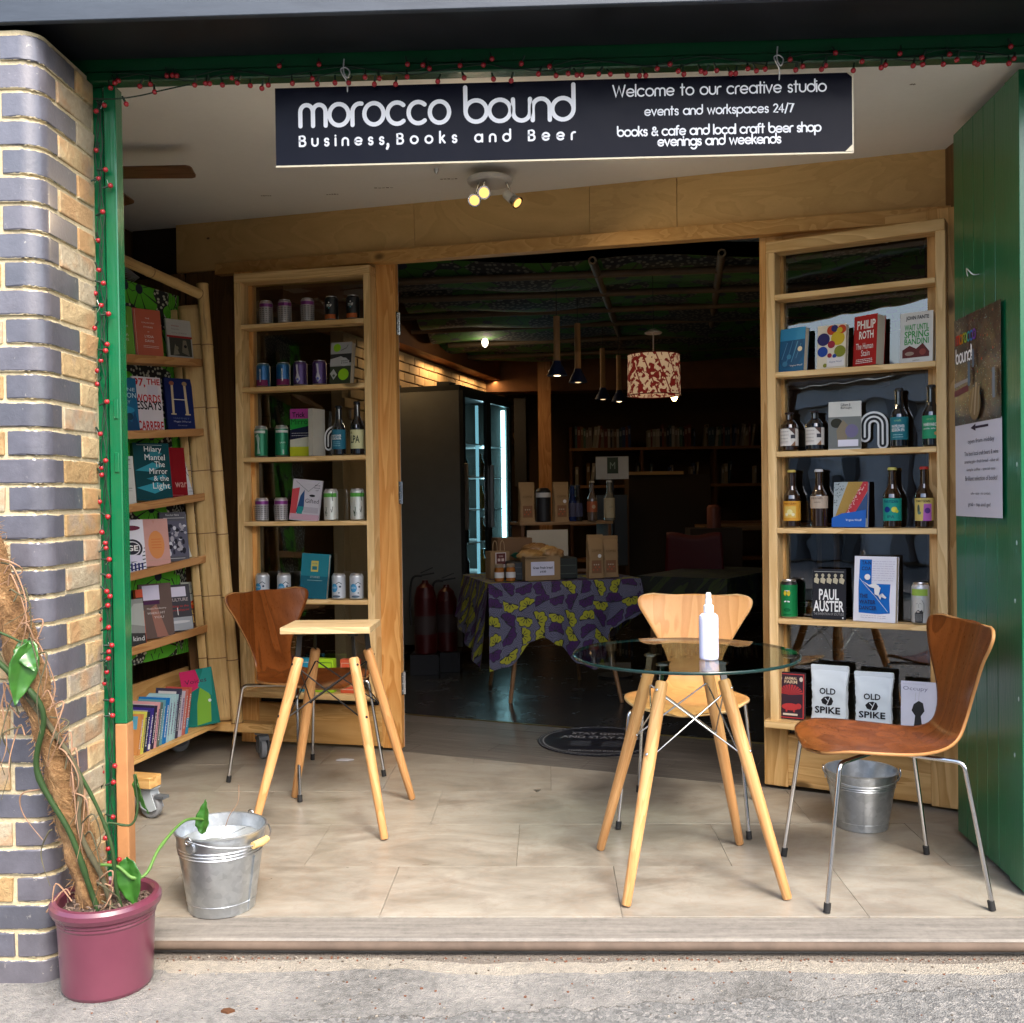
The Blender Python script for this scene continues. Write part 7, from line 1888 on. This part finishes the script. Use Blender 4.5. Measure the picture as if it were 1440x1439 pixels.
# floor mat
mt = empty('round_mat', (.245, 5.145, .002), R(-8), 'round black floor sticker with white writing in the doorway', 'mat')
mb = MB(); mb.lathe([(.310, .0), (.310, .0025), (0, .0026)], 64); mb.build('mat_disc', flat((.012, .014, .022), .35), mt)
def ring(r, w, z, m, n_=64, dash=False):
    mb = MB()
    for k in range(n_):
        if dash and k % 2: continue
        a0, a1 = 2 * PI * k / n_, 2 * PI * (k + 1) / n_
        mb.add([(q * math.cos(a), q * math.sin(a), z) for a in (a0, a1) for q in (r - w, r)], [(0, 1, 3, 2)])
    o = mb.build('mat_ring', m, mt); 
    if dash: o['kind'] = 'stuff'
    return o
wm = flat((.30, .31, .33), .6)
ring(.285, .006, .0032, wm); ring(.303, .004, .0032, wm, 160, True)
def mtext(s_, x0, y0, x1, y1):
    g = text_geom(s_, True); mb = MB(); mb.add([(x0 + v[0] * (x1 - x0), y0 + v[1] * (y1 - y0), .0034) for v in g[0]], g[1]); mb.build('mat_lettering', wm, mt)
mtext('STAY GOOD', -.15, .11, .16, .16); mtext('AND STAY SAFE', -.20, .03, .21, .085)
mtext('MOROCCO BOUND', -.13, -.235, .15, -.205)
for x in (-.14, .02):
    mb = MB(); mb.add([(x, -.13, .0034), (x + .1, -.14, .0034), (x + .11, -.02, .0034), (x + .01, -.03, .0034)], [(0, 1, 2, 3)]); mb.build('mat_print', flat((.045, .05, .065), .5), mt)

# ================================================================ hanging sign: single-line letters drawn as ribbons
def arc(cx, cy, r, a0, a1, n=12, ry=None):
    ry = ry or r
    return [(cx + r * math.cos(R(a0 + (a1 - a0) * k / n)), cy + ry * math.sin(R(a0 + (a1 - a0) * k / n))) for k in range(n + 1)]
def ring_(cx=.5, cy=.5, r=.5): return ('c', arc(cx, cy, r, 0, 360, 26)[:-1])
G = {
 'o': (1, [ring_()]), 'c': (.90, [arc(.5, .5, .5, 48, 312, 20)]), 'm': (1.32, [[(0, 0), (0, .66)] + arc(.33, .66, .33, 180, 0)[1:] + [(.66, 0)], [(.66, .66)] + arc(.99, .66, .33, 180, 0)[1:] + [(1.32, 0)]]),
 'n': (.80, [[(0, 0), (0, .6)] + arc(.4, .6, .4, 180, 0)[1:] + [(.8, 0)]]), 'r': (.42, [[(0, 0), (0, .6)] + arc(.4, .6, .4, 180, 78, 8)[1:]]),
 'b': (1, [[(0, 1.62), (0, .5)], ring_()]), 'd': (1, [[(1, 1.62), (1, .5)], ring_()]), 'u': (.80, [[(0, 1), (0, .4)] + arc(.4, .4, .4, 180, 360)[1:] + [(.8, 1)]]),
 'a': (1, [ring_(), [(1, 1), (1, 0)]]), 'e': (.98, [[(.02, .5), (.98, .5)] + arc(.5, .5, .49, 0, 318, 22)[1:]]), 's': (.60, [arc(.31, .74, .25, 25, 250, 10) + arc(.31, .25, .26, 80, -155, 10)]),
 'i': (.02, [[(0, 0), (0, 1)], [(0, 1.36), (0, 1.38)]]), 'l': (.02, [[(0, 0), (0, 1.55)]]), 't': (.50, [[(.22, 1.45), (.22, 0)], [(0, 1), (.48, 1)]]), 'k': (.66, [[(0, 0), (0, 1.55)], [(.58, 1), (.03, .45)], [(.2, .62), (.66, 0)]]),
 'v': (.80, [[(0, 1), (.4, 0), (.8, 1)]]), 'w': (1.25, [[(0, 1), (.32, 0), (.625, .95), (.93, 0), (1.25, 1)]]), 'W': (1.6, [[(0, 1.5), (.4, 0), (.8, 1.35), (1.2, 0), (1.6, 1.5)]]),
 'p': (1, [ring_(), [(0, .9), (0, -.55)]]), 'g': (1, [ring_(), [(1, 1), (1, -.15)] + arc(.52, -.15, .48, 0, -145, 10)[1:]]), 'h': (.8, [[(0, 0), (0, 1.55)], arc(.4, .6, .4, 180, 0) + [(.8, 0)]]), 'f': (.5, [[(.52, 1.5)] + arc(.45, 1.25, .25, 80, 180, 6) + [(.2, 0)], [(0, 1), (.48, 1)]]),
 'y': (.8, [[(0, 1), (.4, .05)], [(.8, 1), (.25, -.5)]]), 'B': (.82, [[(0, 0), (0, 1.4), (.42, 1.4)] + arc(.42, 1.08, .32, 90, -90, 8)[1:] + [(0, .76)], [(.42, .76)] + arc(.44, .38, .38, 90, -90, 8)[1:] + [(0, 0)]]),
 ',': (.25, [[(.14, .06), (.14, -.12), (.02, -.34)], ('k', (.12, .04), .17)]), '&': (.95, [[(.95, 0), (.25, .95)] + arc(.42, 1.12, .23, 210, -40, 12)[1:] + [(.12, .55)] + arc(.36, .32, .32, 150, 330, 10)[1:] + [(.9, .7)]]),
 '2': (.7, [arc(.35, 1.05, .34, 160, -20, 10) + [(.02, 0), (.7, 0)]]), '4': (.8, [[(.55, 0), (.55, 1.4), (0, .4), (.8, .4)]]), '7': (.7, [[(0, 1.4), (.7, 1.4), (.2, 0)]]), '/': (.5, [[(0, -.2), (.5, 1.5)]]),
 '!': (.02, [[(0, 1.5), (0, .4)], [(0, .0), (0, .02)]]), '-': (.4, [[(0, .5), (.4, .5)]]), 'T': (.9, [[(0, 1.45), (.9, 1.45)], [(.45, 1.45), (.45, 0)]]), ' ': (.45, []), "'": (.05, [[(0, 1.5), (0, 1.3)]]), 'j': (.1, [[(.1, 1), (.1, -.5)]]),
}
def stroke_text(s, x0, x1, xh, wt, ybase=0, squeeze=None):
    """list of (verts, faces) per glyph: lettering fitted between x0 and x1 by its letter spacing"""
    adv = sum(G[c][0] for c in s) * xh
    gap = ((x1 - x0) - adv) / max(1, len(s) - 1)
    sq = 1
    if gap < xh * .10:
        gap = xh * .20; sq = (x1 - x0) / (adv + gap * (len(s) - 1))
    x = x0; out = []
    for ch in s:
        vs = []; fs = []; k = 0
        for st_ in G[ch][1]:
            closed = st_[0] == 'c'
            if st_[0] == 'k':
                _, (cx, cy), r = st_
                pts = None; v_ = [(x + (cx + r * math.cos(2 * PI * i / 14)) * xh * sq, ybase + (cy + r * math.sin(2 * PI * i / 14)) * xh) for i in range(14)]; f_ = [tuple(range(14))]
            else:
                P = st_[1] if closed else st_
                v_, f_ = ribbon([(x + px * xh * sq, ybase + py * xh) for px, py in P], wt, closed)
            n0 = len(vs)
            vs += [(a_, b_, k) for a_, b_ in v_]; fs += [tuple(i + n0 for i in f) for f in f_]; k += 1
        if vs: out.append((ch, vs, fs))
        x += G[ch][0] * xh * sq + gap * sq
    return out
sg = empty('hanging_sign', (-.784, 2.978, 2.224), 0, 'long navy shop sign lettered morocco bound, hanging under the green lintel', 'sign')
n = NT('navy_printed_board')
a_ = n.noise(n.world((60, 1, 2)), 4, 3, .6)
n.bump(n.noise(n.world((1, 1, 1)), 3, 3), .35, .02)
navyb = n.done((.002, .0026, .009), .3, 0, Specular_IOR_Level=.10)
MB().box(0, 0, 0, 1.676, .006, .226).build('sign_board', [navyb], sg)
MB().box(-.0008, .0005, -.005, 1.678, .0065, -.0002).build('board_edge', M['cream'], sg); MB().box(1.6762, .0005, -.004, 1.680, .0065, .226).build('board_edge', M['cream'], sg)
for (x, z) in ((1.655, 0), (1.66, .213)): 
    mb = MB(); mb.add([(x, -.0012, z), (1.676, -.0012, z + (.0 if z else 0)), (1.676, -.0012, z + .013 if z else .02)] if not z else [(x, -.0012, .226), (1.676, -.0012, z), (1.676, -.0012, .226)], [(0, 1, 2)]); mb.build('worn_corner', M['cream'], sg)
signw = flat((.86, .86, .88), .6, 0, .03); signg = flat((.80, .80, .82), .6, 0, .03)
def sign_line(s, x0, x1, xh, wt, y, mat=signw, name='sign_letter', parent=sg, depth=-.0006):
    for ch, vs, fs in stroke_text(s, x0 - -.784, x1 - -.784, xh, wt, y - 2.224):
        mb = MB(); mb.add([(a_, depth - k * .00015, b_) for a_, b_, k in vs], fs); mb.build(name, mat, parent)
sign_line('morocco', -.710, -.272, .062, .0125, 2.337, signg)
sign_line('bound', -.224, .091, .062, .0125, 2.337, signg)
sign_line('Business', -.713, -.465, .0205, .0058, 2.279)
sign_line(',', -.456, -.450, .030, .0075, 2.276)
sign_line('Books and Beer', -.425, .093, .0205, .0058, 2.279)
sign_line('Welcome to our creative studio', .206, .818, .0215, .0044, 2.3985)
sign_line('events and workspaces 24/7', .297, .724, .0165, .0040, 2.342)
sign_line('books & cafe and local craft beer shop', .218, .802, .0172, .0046, 2.284)
sign_line('evenings and weekends', .334, .687, .0172, .0046, 2.2535)
def hook(x, lb):
    pts = smooth([(x + .004, 2.981, 2.43), (x + .004, 2.972, 2.46), (x - .006, 2.966, 2.478), (x - .012, 2.966, 2.495), (x + .002, 2.966, 2.50), (x + .014, 2.966, 2.487), (x + .006, 2.966, 2.47), (x - .004, 2.966, 2.49), (x - .002, 2.966, 2.525)], 6)
    o = MB().tube(pts, .0022, 6).build('wire_hook', flat((.62, .62, .62), .35, .5)); tag(o, lb, 'hook')
hook(-.574, 'twisted silver wire hook holding up the left end of the sign'); hook(.680, 'twisted silver wire hook holding up the right end of the sign')
# ================================================================ fairy lights
TOPB = [(-1.265, 2.457), (-1.252, 2.471), (-1.241, 2.477), (-1.178, 2.459), (-1.146, 2.464), (-1.134, 2.441), (-1.099, 2.490), (-1.082, 2.491), (-1.069, 2.489), (-1.015, 2.458), (-0.983, 2.462), (-0.971, 2.461), (-0.933, 2.456), (-0.905, 2.476), (-0.889, 2.461), (-0.851, 2.452), (-0.817, 2.443), (-0.798, 2.452), (-0.766, 2.509), (-0.727, 2.455), (-0.668, 2.467), (-0.654, 2.451), (-0.649, 2.510), (-0.602, 2.453), (-0.562, 2.452), (-0.514, 2.467), (-0.487, 2.446), (-0.472, 2.462), (-0.425, 2.444), (-0.390, 2.503), (-0.391, 2.464), (-0.345, 2.500), (-0.326, 2.489), (-0.302, 2.449), (-0.237, 2.495), (-0.225, 2.457), (-0.169, 2.495), (-0.144, 2.512), (-0.140, 2.451), (-0.089, 2.445), (-0.059, 2.496), (-0.010, 2.462), (0.023, 2.485), (0.041, 2.456), (0.076, 2.461), (0.101, 2.456), (0.115, 2.456), (0.164, 2.457), (0.197, 2.456), (0.246, 2.452), (0.281, 2.449), (0.299, 2.449), (0.332, 2.468), (0.369, 2.480), (0.392, 2.459), (0.408, 2.450), (0.457, 2.457), (0.469, 2.452), (0.502, 2.458), (0.542, 2.448), (0.556, 2.448), (0.591, 2.461), (0.615, 2.454), (0.640, 2.458), (0.713, 2.486), (0.727, 2.453), (0.747, 2.463), (0.800, 2.453), (0.812, 2.463), (0.842, 2.501), (0.890, 2.447), (0.915, 2.472), (0.969, 2.453), (0.981, 2.460), (1.024, 2.494), (1.059, 2.456), (1.086, 2.459), (1.084, 2.478), (1.144, 2.458), (1.164, 2.488), (1.182, 2.469), (1.232, 2.459), (1.240, 2.455), (1.256, 2.461), (1.328, 2.455), (1.342, 2.468), (1.336, 2.505), (-1.219, 2.408)]
SIDEB = [(-1.295, 2.416), (-1.321, 2.400), (-1.323, 2.285), (-1.295, 2.226), (-1.317, 2.201), (-1.281, 2.179), (-1.306, 2.102), (-1.322, 2.019), (-1.322, 1.931), (-1.308, 1.891), (-1.334, 1.862), (-1.317, 1.826), (-1.294, 1.800), (-1.338, 1.759), (-1.300, 1.710), (-1.305, 1.691), (-1.321, 1.662), (-1.332, 1.633), (-1.333, 1.593), (-1.304, 1.540), (-1.327, 1.445), (-1.311, 1.365), (-1.325, 1.344), (-1.325, 1.323), (-1.333, 1.243), (-1.308, 1.198), (-1.328, 1.152), (-1.318, 1.120), (-1.316, 1.105), (-1.306, 1.071), (-1.309, 1.021), (-1.315, .976), (-1.306, .961), (-1.313, .934), (-1.340, .892), (-1.312, .868), (-1.303, .815), (-1.312, .796), (-1.316, .775), (-1.321, .735), (-1.328, .701), (-1.306, .650), (-1.305, .605), (-1.301, .454), (-1.342, .435), (-1.306, .405), (-1.350, .376), (-1.310, .301), (-1.335, .237), (-1.327, .205), (-1.293, .173), (-1.324, .163)]
berry = flat((.33, .015, .022), .3, 0, .15, 'berry', Coat_Weight=.4); sock = flat((.012, .03, .018), .5)
def berry_mesh():
    mb = MB(); mb.sphere((0, 0, -.0), .0077, 12, 8, 0); mb.tube([(0, 0, .006), (0, 0, .024)], [.0036, .0028], 8, 1); return mb
def string(name, pts, label, cab, faces):
    o = empty(name, (0, 0, 0), 0, label, 'fairy lights')
    first_ = None
    for i, (x, z) in enumerate(pts):
        if first_ is None:
            first_ = berry_mesh().build('berry_bulb', [berry, sock], o); q = first_
        else:
            q = first_.copy(); C.objects.link(q); q.parent = o
        y = faces(x, z)
        q.location = (x, y, z)
        q.rotation_euler = (rnd.uniform(-.5, .3), rnd.uniform(-.5, .5), 0) if cab == 'h' else (rnd.uniform(-.3, .6), R(-85) + rnd.uniform(-.7, .7) if x > -1.318 else rnd.uniform(-.6, .6), 0)
    for k in range(2 if cab == 'h' else 3):
        pp = []
        if cab == 'h':
            S_ = sorted(pts[:-1])
            for i, (x, z) in enumerate(S_[::3]): pp.append((x + .004, 2.968 - .002 * k, 2.486 + .012 * math.sin(i * 1.7 + k) + .006 * k))
        else:
            for i in range(60): z = 2.44 - 2.26 * i / 59; pp.append((-1.318 + .008 * math.sin(i * 1.1 + 2 * k) + .004 * k, 2.985 + .004 * math.sin(i * .8 + k), z))
        MB().tube(smooth(pp, 4), .0017, 5).build('cable', sock, o)
    return o
s1 = string('string_lights', TOPB, 'row of red berry fairy lights strung along the green lintel above the sign', 'h', lambda x, z: 2.958 if z < 2.482 else 2.963)
MB().tube(smooth([(-1.315, 2.955, 2.425), (-1.25, 2.955, 2.423), (-1.18, 2.955, 2.430), (-1.10, 2.955, 2.446), (-1.03, 2.962, 2.462)], 6), .002, 6).build('loose_cable', sock, s1)
s2 = string('string_lights', SIDEB, 'red berry fairy lights running down between the brick pier and green post', 'v', lambda x, z: 2.985 if x < -1.315 else 2.982)
for i in range(30):      # bits of silver tinsel wire in the string
    x, z = rnd.choice(SIDEB); MB().tube([(x - .012, 2.985, z + rnd.uniform(-.02, .02)), (x - .002, 2.98, z + rnd.uniform(-.012, .012))], .0009, 4).build('clip_wire', flat((.6, .62, .6), .3, .6), s2)

# ================================================================ green door folded back on the right
gd = empty('green_door', (1.440, 3.135, 0), math.atan2(.60, .024), 'tall glossy dark green boarded door folded back on the right, with a poster', 'door')
# local x runs from the near edge to the far edge, +y faces the street side of the porch (left)
def gbox(x0, x1, y0, y1, z0, z1, nm='board', m=None, bev=.0012): return MB().box(x0, y0, z0, x1, y1, z1).build(nm, m or M['greend'], gd, bevel=bev)
gbox(0, .105, -.045, .004, .015, 2.51, 'edge_stile', M['green'] if False else None)
x = .107
for i, w_ in enumerate((.090, .092, .090, .093, .091)):
    gbox(x, x + w_ - .0025, -.035, .0, .02, 2.51); x += w_
gbox(.105, x, -.047, -.036, .02, 2.51, 'back_board')
mb = MB(); mb.tube(smooth([(.33, .001, 1.965), (.33, .02, 1.965), (.336, .032, 1.98), (.348, .034, 1.99), (.358, .03, 1.98), (.36, .026, 1.965)], 5), .0022, 8); mb.build('cup_hook', flat((.62, .62, .60), .35, .6), gd)
for (a__, b__) in ((.03, 1.32), (.035, 1.08), (.028, .6), (.06, .42), (.05, .9)): MB().sphere((a__, .0042, b__), .005, 6, 4, sc=(1, .2, 1.6)).build('paint_chip', flat((.45, .55, .5), .6), gd)
# poster in two sheets on that door
def photo_mat():
    n = NT('printed_photograph')
    v = n.coord('Object', (1, 1, 1)); a = n.noise(v, 14, 4, .6, 1.5)
    c = n.ramp(a, [(.3, (.008, .008, .01)), (.45, (.05, .03, .02)), (.55, (.10, .05, .025)), (.62, (.05, .06, .03)), (.7, (.22, .15, .09)), (.8, (.4, .33, .25))])
    sp_ = n.vor(v, 90); c = n.mix(n.ramp(sp_.outputs['Distance'], [(.08, (1,) * 3), (.2, (0,) * 3)]), c, sp_.outputs['Color'])
    return n.done(n.val(c, n.ramp(n.noise(v, 5, 3), [(.35, (.3,) * 3), (.65, (1,) * 3)])), .3, 0, Coat_Weight=.3)
ps = empty('door_poster', (1.4432, 3.462, 1.153), -math.atan2(.60, .024) + R(-0) - R(0), 'two-sheet poster on the green door, a shop photograph above opening notes', 'poster')
ps.rotation_euler = (0, 0, R(-92.3))
PW = .405
MB().box(-PW / 2, -.0015, 0, PW / 2, -.0005, .322).build('lower_sheet', flat((.56, .56, .64), .5, 0, .04), ps)
MB().box(-PW / 2, -.0028, .318, PW / 2, -.0017, .690).build('upper_sheet', photo_mat(), ps)
Pp = Print(PW, .322, .0015)
def fit_line(s_, x0, x1, z, h): return ('t', s_, x0, z, x1, z + h, (.03, .03, .05), 0)
Pp.run([('r', .47, .925, .74, .95, (.03, .02, .04)), ('p', [(.36, .937), (.47, .975), (.47, .9)], (.03, .02, .04)), fit_line('open from midday', .30, .86, .76, .06), fit_line('The best local craft beers & wine', .22, .94, .645, .045), fit_line('amazing gin - fresh bread - olive oil', .22, .94, .555, .045),
        fit_line('simple coffee - special teas', .27, .88, .475, .038), fit_line('Brilliant selection of books!', .24, .92, .38, .05), fit_line('safe - easy - no contact', .36, .78, .225, .036), fit_line('grab - tap and go!', .30, .78, .10, .052)])
Pp.build('notice_lettering', ps)
Pq = Print(PW, .372, .0028, z0=.318)
rq = random.Random(11); L_ = []
L_ += [('p', [(0, .36), (0, .40), (.33, .42), (.33, .39)], (.25, .25, .27)), ('p', [(0, .27), (0, .33), (.33, .36), (.33, .30)], (.14, .04, .05))]
for i in range(36): L_.append(('d', rq.uniform(.35, .96), rq.uniform(.4, .95), rq.uniform(.004, .011), rq.choice(((.4, .1, .06), (.3, .25, .12), (.05, .08, .1), (.2, .15, .12), (.12, .02, .03)))))
L_ += [('e', .50, .17, .13, .15, (.20, .14, .07)), ('l', [(.42, .10), (.48, .30)], .03, (.30, .22, .12)), ('l', [(.50, .08), (.54, .34)], .03, (.34, .27, .18)), ('l', [(.58, .10), (.60, .30)], .03, (.26, .20, .12)), ('r', .36, .34, .41, .56, (.10, .15, .22)), ('r', .46, .5, .50, .66, (.12, .16, .22)), ('r', .88, .18, .93, .44, (.16, .2, .26))]
Pq.run(L_); Pq.build('photo_print', ps)
rain = [(.50, .03, .02), (.50, .14, .01), (.45, .30, .02), (.30, .42, .05), (.04, .30, .30), (.04, .14, .42), (.16, .05, .35)]
x = -PW / 2 + .018
for i, (ch, vs, fs) in enumerate(stroke_text('morocco', -PW / 2 + .02, -PW / 2 + .20, .030, .007, .60)):
    mb = MB(); mb.add([(a__, -.0042 - .0002 * k, b__) for a__, b__, k in vs], fs); mb.build('poster_letter', flat(rain[i % 7], .5), ps)
for i, (ch, vs, fs) in enumerate(stroke_text('bound!', -PW / 2 + .02, -PW / 2 + .165, .030, .007, .535)):
    mb = MB(); mb.add([(a__, -.0042 - .0002 * k, b__) for a__, b__, k in vs], fs); mb.build('poster_letter', signw, ps)

# ================================================================ the far side of the street (seen only in reflections)
fc = empty('street_building', (0, -7.5, 0), 0, 'brick industrial unit with pale roller shutters across the street, seen in reflections', 'building')
MB().box(-14, -.4, -.05, 14, 0, 3.3).build('wall', flat((.42, .38, .33), .85, 0, .2), fc)
for i, x in enumerate((-9.5, -5.2, -.9, 3.4, 7.7)):
    o = MB()
    for k in range(28): o.box(x, .0, .0 + k * .10, x + 3.0, .03 if k % 2 else .045, .1 + k * .10)
    o = o.build('roller_shutter', flat((.50, .53, .55), .5, .2, .1) if i % 2 == 0 else flat((.30, .36, .40), .5), fc); o['kind'] = 'stuff'
    MB().box(x - .1, .0, 2.85, x + 3.1, .3, 3.15).build('shutter_box', flat((.55, .57, .58), .5), fc)
for i, (x, w_, h_, c_) in enumerate(((-12.4, 1.1, 2.1, (.04, .07, .12)), (-6.3, .9, 2.0, (.3, .05, .04)), (-2.1, 1.0, 2.1, (.05, .12, .08)), (2.2, 1.0, 2.2, (.55, .55, .52)), (6.5, .9, 2.1, (.03, .03, .04)))):
    MB().box(x, .0, .0, x + w_, .06, h_).build('side_door', flat(c_, .4), fc); MB().box(x, .0, h_ + .15, x + w_, .04, h_ + .8).build('window', flat((.6, .68, .74), .1), fc)
rp = random.Random(4)
x = -11.0
while x < -3.0:
    w_ = rp.uniform(.12, .5); g_ = rp.choice((.05, .09, .2, .35, .55)); h_ = rp.uniform(1.4, 3.2)
    MB().box(x, .05, .0, x + w_, .05 + rp.uniform(.05, .4), h_).build('cladding_panel', flat((g_ * .92, g_, g_ * 1.05), .6), fc); x += w_ + rp.uniform(0, .25)
for x in (-10.1, -5.6, -1.3, 3.0, 7.3, 11.4): MB().box(x, .0, .0, x + .3, .18, 3.3).build('brick_buttress', flat((.16, .08, .05), .9, 0, .3), fc)
MB().box(-14, .0, 3.31, 14, .6, 3.4).build('canopy', flat((.60, .62, .62), .5), fc)
